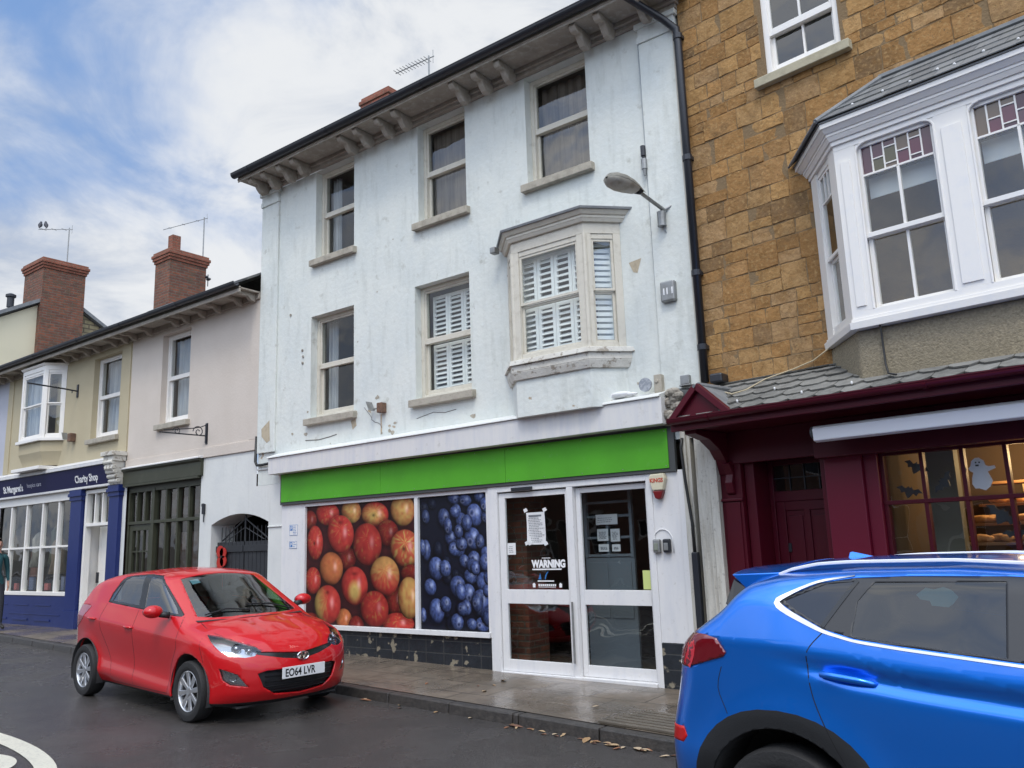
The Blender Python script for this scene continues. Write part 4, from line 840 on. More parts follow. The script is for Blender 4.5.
m.hexa([(-24.15, gy(yb), zbk), (-23.85, gy(yb), zbk), (-23.85, gy(yb), zbk+.10), (-24.15, gy(yb), zbk+.10)], [(-24.15, gy(yr), zr+.06), (-23.85, gy(yr), zr+.06), (-23.85, gy(yr), zr+.17), (-24.15, gy(yr), zr+.17)])
m.build('coping', m_lead, gh)
def chimney(parent, x0, x1, y0, y1, z0, z1, pots=()):
    m = MB(F0); m.box(x0, x1, gy(y1), gy(y0), z0, z1-.30)
    c = m.build('chimney', m_brick, parent)
    k = MB(F0); k.box(x0-.03, x1+.03, gy(y1)-.03, gy(y0)+.03, z1-.30, z1-.225); k.box(x0-.06, x1+.06, gy(y1)-.06, gy(y0)+.06, z1-.225, z1-.15); k.box(x0-.085, x1+.085, gy(y1)-.085, gy(y0)+.085, z1-.15, z1-.07); k.box(x0-.05, x1+.05, gy(y1)-.05, gy(y0)+.05, z1-.07, z1)
    k.build('chimney_crown', m_brickred, c, bevel=.008)
    for (px, py, hh) in pots:
        p = MB(F0); p.lathe([(.0, z1), (.13, z1), (.12, z1+hh*.8), (.15, z1+hh*.85), (.15, z1+hh), (.10, z1+hh), (.10, z1)], 16, Matrix.Translation((px, gy(py), 0))); p.build('chimney_pot', m_pot, c, smooth=False)
    return c
chimney(gh, -25.0, -23.80, 9.75, 10.92, 7.0, 9.98)
c_ = chimney(ph, -20.05, -19.33, 10.98, 12.02, 7.3, 9.46) if False else None
c_ = chimney(ch, -20.05, -19.33, 10.98, 12.02, 7.3, 9.46)
k = MB(F0); k.box(-19.72, -19.50, gy(11.35), gy(11.12), 9.46, 9.92); k.build('chimney_pot', m_brickred, c_)
k = MB(F0); k.hexa([(-20.2, gy(10.9), 7.70), (-19.0, gy(10.9), 7.70), (-19.0, gy(10.9), 7.9), (-20.2, gy(10.9), 7.9)], [(-20.2, gy(12.2), 8.15), (-19.0, gy(12.2), 8.15), (-19.0, gy(12.2), 8.22), (-20.2, gy(12.2), 8.22)]); k.build('flashing', m_lead, c_)
chimney(wb, -10.95, -10.30, 10.05, 10.8, 8.0, 10.12)
# vent cap on the gable coping
v = MB(F0); v.lathe([(.0, 8.45), (.09, 8.45), (.09, 8.72), (.13, 8.74), (.13, 8.8), (.05, 8.84), (0, 8.84)], 12, Matrix.Translation((-24.0, gy(9.05), -.05))); v.build('vent_cowl', m_black, gh)
# ================================================================== GOLDEN STONE BUILDING (own frame)
sbd = root('stone_building', 'golden brown stone building with burgundy shopfront and big white bay window', 'building', (-1.6, 7.65, .05), ARZ)
SH = [(.955, 1.735, 6.19, 7.65)]
mw = MB(F1); us = [-.02, .955, 1.735, 6]; zs = [2.6, 6.19, 7.65, 9.2]
for a, b in zip(us, us[1:]):
    for c, e in zip(zs, zs[1:]):
        if a == .955 and c == 6.19: continue
        mw.quad((a, 0, c), (b, 0, c), (b, 0, e), (a, 0, e))
for a in SH[0][:2]: mw.quad((a, 0, 6.19), (a, -.15, 6.19), (a, -.15, 7.65), (a, 0, 7.65))
mw.quad((.955, 0, 6.19), (1.735, 0, 6.19), (1.735, -.15, 6.19), (.955, -.15, 6.19)); mw.quad((.955, 0, 7.65), (1.735, 0, 7.65), (1.735, -.15, 7.65), (.955, -.15, 7.65))
mw.quad((-.02, 0, 0), (-.02, -8, 0), (-.02, -8, 9.2), (-.02, 0, 9.2)); mw.quad((6, 0, 0), (6, -8, 0), (6, -8, 9.2), (6, 0, 9.2)); mw.quad((-.02, -8, 0), (6, -8, 0), (6, -8, 9.2), (-.02, -8, 9.2)); mw.quad((-.02, 0, 9.2), (6, 0, 9.2), (6, -8, 9.2), (-.02, -8, 9.2))
mw.quad((-.02, -.3, 2.6), (6, -.3, 2.6), (6, -8, 2.6), (-.02, -8, 2.6))
mw.build('wall', m_mortar, sbd, recalc=False)
rs = random.Random(21); st = MB(F1)
blocked = [(.93, 1.76, 6.16, 7.7), (1.34, 6.1, 3.0, 5.12)]
def stone(u0, u1, z0, z1):
    for (a, b, c, e) in blocked:
        if u0 < b and u1 > a and z0 < e-.01 and z1 > c+.01:
            if u0 < a-.08: stone(u0, a-.008, z0, z1)
            if u1 > b+.08: stone(b+.008, u1, z0, z1)
            return
    j = .006; gp = .0015; n = 4
    pr_ = rs.uniform(.002, .008); t = rs.random(); v = rs.uniform(.80, 1.08)
    base = [(.36, .205, .080), (.39, .235, .095), (.32, .18, .07), (.37, .24, .12), (.34, .20, .085), (.40, .25, .11)][rs.randrange(6)]
    if rs.random() < .08: base = (.22, .14, .07)
    col = tuple(min(1, c*v) for c in base)
    a, b, c, e = u0+gp, u1-gp, z0+gp, z1-gp
    pts = []; nn = 3
    for k in range(nn): pts.append((a+(b-a)*k/nn+rs.uniform(-j, j), c+rs.uniform(-j, j)))
    for k in range(nn): pts.append((b+rs.uniform(-j, j), c+(e-c)*k/nn+rs.uniform(-j, j)))
    for k in range(nn): pts.append((b-(b-a)*k/nn+rs.uniform(-j, j), e+rs.uniform(-j, j)))
    for k in range(nn): pts.append((a+rs.uniform(-j, j), e-(e-c)*k/nn+rs.uniform(-j, j)))
    m_ = len(pts); cu, cz = (a+b)/2, (c+e)/2; q = .006
    inner = []
    for (x, y) in pts:
        dx, dy = cu-x, cz-y; inner.append((x+math.copysign(min(q, abs(dx)), dx), y+math.copysign(min(q, abs(dy)), dy)))
    tilt = rs.uniform(-.008, .008)
    vs = [(x, -.003, y) for x, y in pts]+[(x, pr_+tilt*(x-cu)*6+rs.uniform(-.002, .002), y) for x, y in inner]
    st.add(vs, [(i, (i+1) % m_, m_+(i+1) % m_, m_+i) for i in range(m_)]+[tuple(range(m_, 2*m_))], col)
z = 2.98
while z < 9.1:
    hgt = rs.choice([.11, .13, .15, .18, .21, .24, .27]); u = -.02
    while u < 6:
        wd = rs.uniform(.8, 1.7)*max(.16, hgt); wd = min(wd, .44)
        if hgt > .20 and rs.random() < .22:
            k = rs.uniform(.42, .58); stone(u, u+wd, z, z+hgt*k); stone(u, u+wd, z+hgt*k, z+hgt)
        else: stone(u, u+wd, z, z+hgt)
        u += wd
    z += hgt
st.build('stone_facing', m_ham, sbd, recalc=False)
sash(F1, sbd, .955, 1.735, 6.19, 7.60, d=-.03, paint=m_gloss, fill='none', vert=1, sill=.10, sillmat=mat('pale sill stone', (.42, .38, .27), .85, noise_=[(9, .45, .75, (.28, .25, .18), .7, 6)], bump=(40, .3, 4)), t=.06, mid=6.66)
# big bay: white painted timber, three sashes with leaded tops
bd = .55; e1, e2 = 1.76, 4.55
G4 = [(1.30, .01), (e1, bd), (e2, bd), (e2+.46, .01)]
bb = MB(F1); gl = MB(F1)
def archwin(u0, u1, z0, z1, mid, lead):
    """face opening with rounded top corners between u0,u1 on the front plane"""
    r = .085; n = 6
    # corner fillets
    for sx, uc in ((1, u0), (-1, u1)):
        poly = [(uc, z1), (uc, z1-r)]+[(uc+sx*(r-r*math.cos(math.pi/2*k/n)), z1-r+r*math.sin(math.pi/2*k/n)) for k in range(n+1)]
        bb.prism(poly, 'd', bd-.07, bd-.006)
    # moulded edge round the opening
    for sx, uc in ((1, u0), (-1, u1)):
        bb.tube([(uc+sx*.004, bd-.004, z0), (uc+sx*.004, bd-.004, z1-r)]+[(uc+sx*(r-r*math.cos(math.pi/2*k/n)), bd-.004, z1-r+r*math.sin(math.pi/2*k/n)) for k in range(1, n+1)], .011, 6)
faces = [(e1+.18, e1+.82), (e1+1.07, e1+1.71), (e1+1.96, e2-.18)]
z0b, z1b = 3.42, 4.88
bb.box(e1, e2, bd-.08, bd-.0, 3.30, z0b); bb.box(e1, e2, bd-.08, bd-.0, z1b, 4.93)
prev = e1
for a, b in faces+[(e2, e2)]:
    bb.box(prev, a, bd-.09, bd-.001, z0b, z1b)
    if a > prev+.02:
        bb.box(prev+.05, a-.05, bd-.001, bd+.012, z0b+.04, z1b-.12)
    prev = b
for a, b in faces:
    archwin(a, b, z0b, z1b, 4.07, 4.62)
    mid = 4.05
    bars(bb, a+.005, b-.005, bd-.075, bd-.03, mid, z1b+.0, .032); bars(bb, a+.005, b-.005, bd-.105, bd-.06, z0b, mid+.02, .035)
    bb.box(a+.0, b-.0, bd-.078, bd-.02, mid-.012, mid+.028)
    c = (a+b)/2; bb.box(c-.011, c+.011, bd-.068, bd-.036, mid+.03, 4.60); bb.box(c-.011, c+.011, bd-.1, bd-.065, z0b+.03, mid)
    bb.box(a+.02, b-.02, bd-.068, bd-.036, 4.585, 4.603)
    gl.quad((a+.02, bd-.052, mid), (b-.02, bd-.052, mid), (b-.02, bd-.052, 4.59), (a+.02, bd-.052, 4.59)); gl.quad((a+.02, bd-.083, z0b+.02), (b-.02, bd-.083, z0b+.02), (b-.02, bd-.083, mid), (a+.02, bd-.083, mid))
# splayed sides
for pa, pb in ((G4[0], G4[1]), (G4[2], G4[3])):
    bay_face(bb, gl, pa, pb, 3.36, 4.93, 4.05, .17)
    plate(bb, lerp2(pa, pb, .3), lerp2(pa, pb, .7), 4.585, 4.60, -.05, -.02)
    for t_ in (.42, .56): plate(bb, lerp2(pa, pb, t_), lerp2(pa, pb, t_+.02), 4.60, 4.88, -.05, -.02)
cant2(bb, G4, 3.27, 3.33, .03, .035); cant2(bb, G4, 3.33, 3.36, .015)
cant2(bb, G4, 4.93, 4.97, .02); cant2(bb, G4, 4.97, 5.01, .035, .055); cant2(bb, G4, 5.01, 5.035, .06); cant2(bb, G4, 5.035, 5.075, .07, .105); cant2(bb, G4, 5.075, 5.12, .115)
bbo = bb.build('bay_window', m_gloss, sbd, bevel=.003)
gl.build('glass', m_glass, bbo)
ld = MB(F1); colours = [(.12, .035, .055), (.10, .09, .05), (.06, .02, .035), (.14, .10, .07), (.10, .045, .06)]
ldl = MB(F1)
for a, b in faces:
    a0, b0 = a+.035, b-.035; w_ = b0-a0; cols_ = [0, .15, .32, .5, .68, .85, 1.0]
    for k in range(6):
        ua, ub = a0+w_*cols_[k], a0+w_*cols_[k+1]; cuts = [4.603, 4.72, 4.86] if k % 2 else [4.603, 4.645, 4.79, 4.86]
        if k in (0, 5): cuts = [4.603, 4.86]
        for q, (c, e) in enumerate(zip(cuts, cuts[1:])):
            cc = colours[(k*2+q*3+int(a*10)) % 5]; ld.quad((ua, bd-.055, c), (ub, bd-.055, c), (ub, bd-.055, e), (ua, bd-.055, e), cc)
            if q: ldl.box(ua, ub, bd-.058, bd-.047, c-.005, c+.005)
        if k: ldl.box(ua-.006, ua+.006, bd-.058, bd-.046, 4.60, 4.86)
ld.build('leaded_glass', mat('coloured glass', (1, 1, 1), .12, attr=True, spec=.7), bbo, recalc=False); ldl.build('lead_bars', m_gloss, bbo)
bl_ = MB(F1)
for a, b in faces: bl_.box(a+.03, b-.03, bd-.17, bd-.16, 4.42, 4.62)
bl_.build('blind', mat('white blind', (.66, .66, .64), .8), bbo)
bsh = MB(F1)
for a, b in faces: bsh.box(a-.02, b+.02, bd-.15, bd-.14, 4.60, 4.90)
bsh.build('pelmet', m_room, bbo)
room(F1, bbo, 1.5, 4.8, 3.4, 4.9, d0=-.02, d1=-2, mt=m_room)
rf = MB(F1)
rng2 = random.Random(3); uA, uB = e1-.07, e2+.07; dA = bd+.14
cant2(rf, G4, 5.12, 5.135, .125)
for row in range(4):                                       # slates on the front slope
    t0, t1 = row/4, (row+1)/4+.02; d0_, d1_ = dA*(1-t0), dA*(1-t1); za_, zb2 = 5.14+.54*t0+.006, 5.14+.54*t1
    ua, ub = uA+.36*t0, uB-.36*t0; n = 15; off = .5*(row % 2)
    for k in range(-1, n+1):
        a = ua+(ub-ua)*(k+off)/n; b = ua+(ub-ua)*(k+1+off)/n; a = max(a, ua); b = min(b, ub)
        if b-a < .01: continue
        c = rng2.uniform(.75, 1.2); jz = rng2.uniform(0, .004)
        rf.hexa([(a+.002, d0_, za_-.008+jz), (b-.002, d0_, za_-.008+jz), (b-.002, d0_+.003, za_+jz), (a+.002, d0_+.003, za_+jz)], [(a+.002, d1_, zb2-.012), (b-.002, d1_, zb2-.012), (b-.002, d1_, zb2-.004), (a+.002, d1_, zb2-.004)], (c, c, c*.98))
for (p0, p1, q1, q0) in (((1.10, .02), (uA-.0, dA), (uA+.38, .0), (1.35, 0.)), ((uB, dA), (e2+.62, .02), (e2+.4, 0.), (uB-.38, 0.))):
    rf.hexa([(p0[0], p0[1], 5.13), (p1[0], p1[1], 5.13), (p1[0], p1[1], 5.142), (p0[0], p0[1], 5.142)], [(q0[0], q0[1]-.01, 5.30), (q1[0], q1[1]-.01, 5.67), (q1[0], q1[1], 5.685), (q0[0], q0[1], 5.32)], (.9, .9, .9))
rf.build('roof', m_slate, bbo, recalc=True)
hp = MB(F1); hp.tube([(uA-.0, dA+.005, 5.15), (uA+.37, .01, 5.69)], .022, 8); hp.tube([(uA+.35, .012, 5.69), (uB-.35, .012, 5.69)], .03, 6); hp.tube([(1.10, .02, 5.14), (uA, dA+.005, 5.15)], .012, 6); hp.build('lead_hip', m_lead, bbo)
stc = MB(F1); cant2(stc, [(1.30, .01), (e1, bd-.04), (e2, bd-.04), (e2+.46, .01)], 2.72, 3.27, -.01); stc.build('bay_apron', m_stucco, bbo, bevel=.02)
# tiled pent roof over the shopfront: real overlapping tiles with clipped corners
tl = MB(F1); rr = random.Random(9); RT = 5; dT, zT, dG, zG = .0, 3.12, .74, 2.715
for row in range(RT+1):
    t0 = row/RT; t1 = min(1.0, (row+1.45)/RT); d0_, z0_ = dG+(dT-dG)*t0, zG+(zT-zG)*t0; d1_, z1_ = dG+(dT-dG)*t1, zG+(zT-zG)*t1
    if row == RT: d0_, z0_, d1_, z1_ = .06, 3.10, .0, 3.135
    wd = .235; k0 = .02
    u = k0+(row % 2)*wd/2
    while u < 5.2:
        c = rr.uniform(.7, 1.25); u = max(u, .02); w_ = wd*rr.uniform(.92, 1.06); lift = .018+rr.uniform(0, .006); cl = .055
        P = lambda uu, t, h: (uu, d0_+(d1_-d0_)*t+h*.6, z0_+(z1_-z0_)*t+h*.8)
        poly = [(u+.003, 1, .0), (u+.003, .22, lift), (u+cl, .0+rr.uniform(-.03, .03), lift+.004), (u+w_-cl, .0+rr.uniform(-.03, .03), lift+.004), (u+w_-.003, .22, lift), (u+w_-.003, 1, .0)]
        vs = [P(a, b, h) for a, b, h in poly]; vs2 = [P(a, b, h-.016) for a, b, h in poly]
        tl.add(vs+vs2, [tuple(range(6)), tuple(range(11, 5, -1))]+[(i, (i+1) % 6, 6+(i+1) % 6, 6+i) for i in range(6)], (c, c*1.0, c*.96)); u += w_
tl.hexa([(.02, dG-.02, zG-.03), (5.2, dG-.02, zG-.03), (5.2, dG-.02, zG-.01), (.02, dG-.02, zG-.01)], [(.02, 0, zT-.05), (5.2, 0, zT-.05), (5.2, 0, zT-.02), (.02, 0, zT-.02)], (.5, .5, .5))
tl.build('tiled_canopy', m_tile, sbd)
gu = gutter(F1, sbd, .02, 5.2, .785, 2.705, .045, m_burg)
# burgundy shopfront
bf = MB(F1)
bf.box(.02, 5.2, .0, .72, 2.615, 2.66); bf.box(.0, 5.2, .70, .74, 2.60, 2.70)                        # soffit board
bf.box(-.06, 5.2, .0, .10, 2.30, 2.615)                        # frieze
bf.box(1.14, 5.2, .08, .20, 2.265, 2.50)                        # awning box
bf.prism([(.10, 2.612), (.66, 2.612), (.66, 2.57), (.42, 2.53), (.25, 2.44), (.16, 2.34), (.10, 2.20)], 'u', .10, .22)
for uu in (-.08, .11): bf.box(uu, uu+.20 if uu < 0 else uu+.22, .0, .085, .05, 2.66)
bf.box(.14, .30, .085, .10, .1, 1.93); bf.box(.10, .34, .085, .115, 1.94, 1.965)
bf.prism([(.085, 2.00), (.12, 2.02), (.14, 2.12), (.11, 2.20), (.17, 2.30), (.085, 2.34)], 'u', .18, .26)
bf.box(.34, .44, -.28, .03, .05, 2.32); bf.box(1.12, 1.16, -.28, .06, .05, 2.32)
bf.box(-.1, .36, .085, .12, .05, .30)
bf.build('shopfront', m_burg, sbd, bevel=.005)
pn = MB(F1); pn.box(1.16, 1.50, .0, .07, .3, 2.30); pn.box(1.50, 1.62, -.14, .03, .3, 2.30); pn.box(1.16, 1.62, -.1, .09, .05, .32); pn.build('shopfront_panel', m_burgpanel, sbd, bevel=.008)
dr = MB(F1)                                                 # panelled door with barred fanlight, set back
dr.box(.44, 1.16, -.30, -.25, 1.92, 2.02); bars(dr, .44, 1.16, -.30, -.24, .1, 2.32, .05)
bars(dr, .49, 1.11, -.30, -.26, .12, 1.92, .09); dr.box(.77, .83, -.30, -.26, .2, 1.85); dr.box(.58, 1.02, -.30, -.26, .95, 1.06); dr.box(.58, 1.02, -.295, -.275, .2, 1.85)
for a, b in ((.60, .75), (.85, 1.0)): dr.box(a, b, -.276, -.262, 1.10, 1.78); dr.box(a, b, -.276, -.262, .25, .90)
do = dr.build('door', m_burg, sbd, bevel=.006)
gl = MB(F1); gl.quad((.49, -.275, 2.02), (1.11, -.275, 2.02), (1.11, -.275, 2.28), (.49, -.275, 2.28)); gl.build('fanlight', m_glass, do, recalc=False)
gb_ = MB(F1)
for uu in (.65, .80, .95): gb_.box(uu, uu+.012, -.272, -.26, 2.02, 2.28)
gb_.box(.49, 1.11, -.272, -.261, 2.14, 2.152); gb_.build('fanlight_bars', m_black, do)
kb_ = MB(F1); kb_.ell((.60, -.24, 1.30), .022, .022, .022); kb_.box(.585, .615, -.262, -.25, 1.44, 1.52); kb_.build('door_knob', m_black, do)
ov = MB(F1); ov.box(.44, 1.16, -1.5, -.32, 2.3, 2.32); ov.quad((.44, -.6, .1), (1.16, -.6, .1), (1.16, -.6, 2.4), (.44, -.6, 2.4)); ov.build('lobby', m_dark, sbd)
sw2 = MB(F1)
bars(sw2, 1.62, 5.2, -.10, -.02, .75, 2.285, .035); sw2.box(1.62, 5.2, -.10, -.015, 1.825, 1.86)
for k in range(1, 10): uu = 1.65+.318*k; sw2.box(uu-.016, uu+.016, -.09, -.018, .78, 2.26)
sw2.box(1.62, 5.2, -.12, .05, .05, .76)
s2 = sw2.build('shop_window', m_burg, sbd, bevel=.004)
gl = MB(F1); gl.quad((1.65, -.055, .78), (5.2, -.055, .78), (5.2, -.055, 2.26), (1.65, -.055, 2.26)); gl.build('glass', m_glass, s2, recalc=False)
ins = MB(F1)
ins.quad((1.5, -2.4, 0), (5.4, -2.4, 0), (5.4, -2.4, 2.6), (1.5, -2.4, 2.6)); ins.quad((1.62, -.1, 0), (1.62, -2.4, 0), (1.62, -2.4, 2.6), (1.62, -.1, 2.6)); ins.quad((5.3, -.1, 0), (5.3, -2.4, 0), (5.3, -2.4, 2.6), (5.3, -.1, 2.6)); ins.quad((1.5, -.1, 2.5), (5.4, -.1, 2.5), (5.4, -2.4, 2.5), (1.5, -2.4, 2.5)); ins.quad((1.5, -.1, .1), (5.4, -.1, .1), (5.4, -2.4, .1), (1.5, -2.4, .1))
ins.build('bakery_interior', mat('warm plaster', (.085, .055, .028), .9), sbd, recalc=False)
pl = MB(F1); pl.box(1.80, 2.08, -.62, -.50, .1, 2.5); pl.build('inner_post', mat('sage grey paint', (.17, .17, .13), .7), sbd)
shf = MB(F1)
for i, (z_, dd) in enumerate(((1.45, -.9), (1.62, -1.25), (1.80, -1.6), (1.25, -.6), (2.02, -1.9))): shf.box(1.95, 5.2, dd-.22, dd+.12, z_, z_+.025)
shf.box(3.0, 3.04, -2.2, -.5, .3, 2.1); shf.build('shelves', m_wood, sbd, bevel=.003)
cb_ = MB(F1); cb_.box(2.55, 3.0, -2.35, -1.9, .1, 1.98); cb_.box(3.25, 3.35, -2.3, -1.2, .1, 2.3); cb_.build('dark_cabinet', mat('dark cabinet', (.03, .022, .015), .6), sbd, bevel=.005)
pb_ = MB(F1); pb_.box(3.05, 3.6, -2.38, -2.3, 1.6, 2.15); pb_.box(2.15, 2.5, -2.38, -2.3, 1.9, 2.05); pb_.build('wall_panel', mat('lit cream board', (.7, .55, .3), .8), sbd)
# ================================================================== THINGS FIXED TO THE FRONTS
def flat(fr, name, mt, parent, u0, u1, d, z0, z1, t=.003, bevel=None):
    m = MB(fr); m.box(u0, u1, d-t, d, z0, z1); return m.build(name, mt, parent, bevel=bevel)
# notices on the glass
def lines(fr, o, u0, u1, z0, z1, d, n, mt, seed=0, h=.006, frac=.6):
    r = random.Random(seed); m = MB(fr); st = (z1-z0)/n
    for i in range(n):
        z = z1-st*(i+.5); u = u0+r.uniform(0, .012); e = u1-r.uniform(0, (u1-u0)*.35)
        while u < e-.01:
            w_ = r.uniform(.012, .035); m.box(u, min(u+w_, e), d, d+.0006, z-h/2, z+h/2); u += w_+.007
    return m.build('print', mt, o)
def notice(fr, u0, u1, z0, z1, d, label, n, seed, group=None, hd=0, curl=False, mt=None):
    rt_ = tuple(fr(((u0+u1)/2, d, z0))); ax = ARZ if fr is F1 else 0
    o = root('notice', label, 'notice', rt_, ax, group)
    m = MB(fr); N_ = 8; vs = []
    rr_ = random.Random(seed)
    for j in range(N_+1):
        for i in range(N_+1):
            a, b = i/N_, j/N_; c = (.012*abs(2*a-1)**4*abs(2*b-1)**2+.004*math.sin(a*5+b*4)) if curl else 0
            vs.append((u0+(u1-u0)*a, d+c, z0+(z1-z0)*b))
    m.add(vs, [(j*(N_+1)+i, j*(N_+1)+i+1, (j+1)*(N_+1)+i+1, (j+1)*(N_+1)+i) for j in range(N_) for i in range(N_)]); m.build('sheet', mt or m_paper, o, smooth=True, recalc=False)
    lines(fr, o, u0+.02, u1-.015, z0+.02, z1-.03-hd, d+.004 if curl else d+.001, n, m_ink, seed, h=min(.006, (z1-z0)/n*.4))
    if hd: m = MB(fr); m.box(u0+.03, u1-.05, d+.005, d+.0056, z1-.05, z1-.03); m.build('heading', m_ink, o)
    return o
nA = notice(F0, -5.85, -5.585, 1.585, 1.955, -.012, 'large curling sheet of print taped high on the left door glass', 15, 5, hd=.03, curl=True)
for (u, z, s_) in ((-5.875, 1.955, 1), (-5.60, 1.95, 1), (-5.87, 1.575, 1), (-5.60, 1.565, 1), (-5.82, 1.575, 1)):
    m = MB(F0); m.hexa([(u, -.004, z), (u+.05, -.004, z+.02), (u+.05, -.002, z+.02), (u, -.002, z)], [(u-.015, -.004, z+.04), (u+.03, -.004, z+.055), (u+.03, -.002, z+.055), (u-.015, -.002, z+.04)]); m.build('tape', m_paper, nA)
notice(F0, -6.155, -6.03, 1.475, 1.61, -.015, 'small square white notice at the left edge of the left door glass', 4, 6)
gi = 'white notices fixed to the grey inner door'
D2 = -.335
def back(u, z, d=D2):       # slide a point seen on the facade plane back along the sight line through the doorway
    c = Vector((0, 0, 1.62)); v = F0((u, 0, z))-c; t = (D0-d)/D0; q = c+v*t; return q.x, q.z
for (a, b, c, e, lab, n) in ((-4.895, -4.62, 1.775, 1.885, 'wide white notice across the top rail of the grey inner door', 3), (-4.885, -4.745, 1.60, 1.73, 'upper left of the four small sheets on the grey inner door', 7), (-4.715, -4.60, 1.59, 1.725, 'upper right of the four small sheets on the grey inner door', 7), (-4.875, -4.745, 1.485, 1.565, 'lower left of the four small sheets on the grey inner door', 3), (-4.705, -4.60, 1.485, 1.56, 'lower right of the four small sheets on the grey inner door', 3)):
    p0, p1 = back(a, c), back(b, e); notice(F0, p0[0], p1[0], p0[1], p1[1], D2, lab, n, int(-a*1000), gi)
yl = flat(F0, 'sticker', mat('pale yellow green card', (.55, .62, .22), .6), None, -4.375, -4.275, -.045, 1.085, 1.28); rebase(yl); tag(yl, 'blank pale yellow green card low in the right door glass', 'card')
# warning lettering on the left leaf
wn = root('warning_lettering', 'white WARNING lettering with small blue mark on the left door glass', 'lettering', tuple(F0((-5.6, -.014, 1.1))))
txt(F0((-5.80, -.016, 1.325)), (1, 0, 0), (0, 0, 1), 'WARNING', .115, m_whiteprint, 'word', wn, sx=.83, bold=.006)
m = MB(F0); m.box(-5.80, -5.39, -.017, -.016, 1.295, 1.310); m.box(-5.66, -5.54, -.017, -.016, 1.425, 1.432); m.box(-5.73, -5.50, -.017, -.016, 1.165, 1.178)
for k in range(9): m.box(-5.72+.028*k, -5.70+.028*k, -.017, -.016, 1.115, 1.138)
m.box(-5.72, -5.48, -.017, -.016, 1.102, 1.107)
for u in (-5.80, -5.43): m.box(u, u+.035, -.017, -.016, 1.10, 1.135); m.prism([(u-.008, 1.135), (u+.043, 1.135), (u+.017, 1.152)], 'd', -.017, -.016)
m.build('small_print', m_whiteprint, wn)
m = MB(F0); m.prism([(-5.72, 1.19), (-5.675, 1.19), (-5.69, 1.26)], 'd', -.017, -.016); m.prism([(-5.63, 1.19), (-5.615, 1.19), (-5.60, 1.24), (-5.57, 1.28), (-5.60, 1.265), (-5.62, 1.235)], 'd', -.017, -.016); m.build('mark', m_blueprint, wn)
# parking signs on the left panel
for (z0, z1, u1, n, lab) in ((1.83, 1.985, -10.04, 6, 'taller blue and white parking sign on the white panel left of the apples'), (1.64, 1.745, -10.05, 3, 'shorter blue and white parking sign below the other one on the white panel')):
    ps_ = root('parking_sign', lab, 'sign', tuple(F0((-10.13, .014, z0))), 0, 'parking signs beside the shop window')
    m = MB(F0); m.box(-10.225, u1, .012, .016, z0, z1); m.build('plate', m_paper, ps_, bevel=.002)
    m = MB(F0); m.box(-10.215, -10.155, .0162, .017, z1-.085, z1-.012); m.build('blue_panel', m_blueprint, ps_)
    txt(F0((-10.205, .0172, z1-.078)), (1, 0, 0), (0, 0, 1), 'P', .08, m_whiteprint, 'letter', ps_, ext=.0004)
    lines(F0, ps_, -10.145, u1-.008, z0+.01, z1-.008, .0165, n, m_blueprint, n, h=.008)
    m = MB(F0); bars(m, -10.225, u1, .016, .0168, z0, z1, .004); m.build('border', m_blueprint, ps_)
# alarm box with red base
ab = root('alarm_box', 'cream alarm box with red lettering and dark red foot above the meter boxes', 'alarm box', tuple(F0((-4.07, .02, 2.0))))
m = MB(F0); m.prism([(-4.165, 2.22), (-4.15, 2.27), (-3.99, 2.275), (-3.975, 2.22), (-4.01, 2.10), (-4.13, 2.10)], 'd', .02, .09); m.build('case', mat('cream plastic', (.62, .57, .42), .4), ab, bevel=.012)
m = MB(F0); m.prism([(-4.132, 2.098), (-4.008, 2.098), (-4.035, 2.02), (-4.07, 2.005), (-4.105, 2.02)], 'd', .02, .085); m.build('foot', mat('dark red plastic', (.16, .01, .012), .3), ab, bevel=.01)
txt(F0((-4.15, .092, 2.185)), (1, 0, 0), (0, 0, 1), 'KINGS', .058, mat('red lettering', (.5, .05, .02), .5), 'lettering', ab, sx=.92, bold=.0015)
# meter boxes
for (u, mt_, lab) in ((-4.135, m_steel, 'grey green key box on the white panel, left of the pair'), (-4.02, m_black, 'dark grey key box on the white panel, right of the pair')):
    k = root('key_box', lab, 'key box', tuple(F0((u, .02, 1.45))), 0, 'key boxes on the white panel')
    m = MB(F0); m.box(u-.04, u+.04, .02, .075, 1.46, 1.60); m.build('case', mt_, k, bevel=.014)
    m = MB(F0); m.box(u-.024, u+.024, .075, .083, 1.485, 1.56); m.build('cover', m_steel if mt_ is m_black else mat('grey green plastic', (.2, .22, .18), .5), k, bevel=.004)
ca = MB(F0); ca.tube([(-4.17, .026, 1.46)]+[(-4.075+.115*math.cos(t), .026, 1.56+.14*math.sin(t)) for t in [math.pi*(1-k/10) for k in range(11)]]+[(-3.955, .026, 1.46)], .006, 6)
tag(rebase(ca.build('cable', m_paper, None, smooth=True)), 'white cable looped over the two key boxes', 'cable')
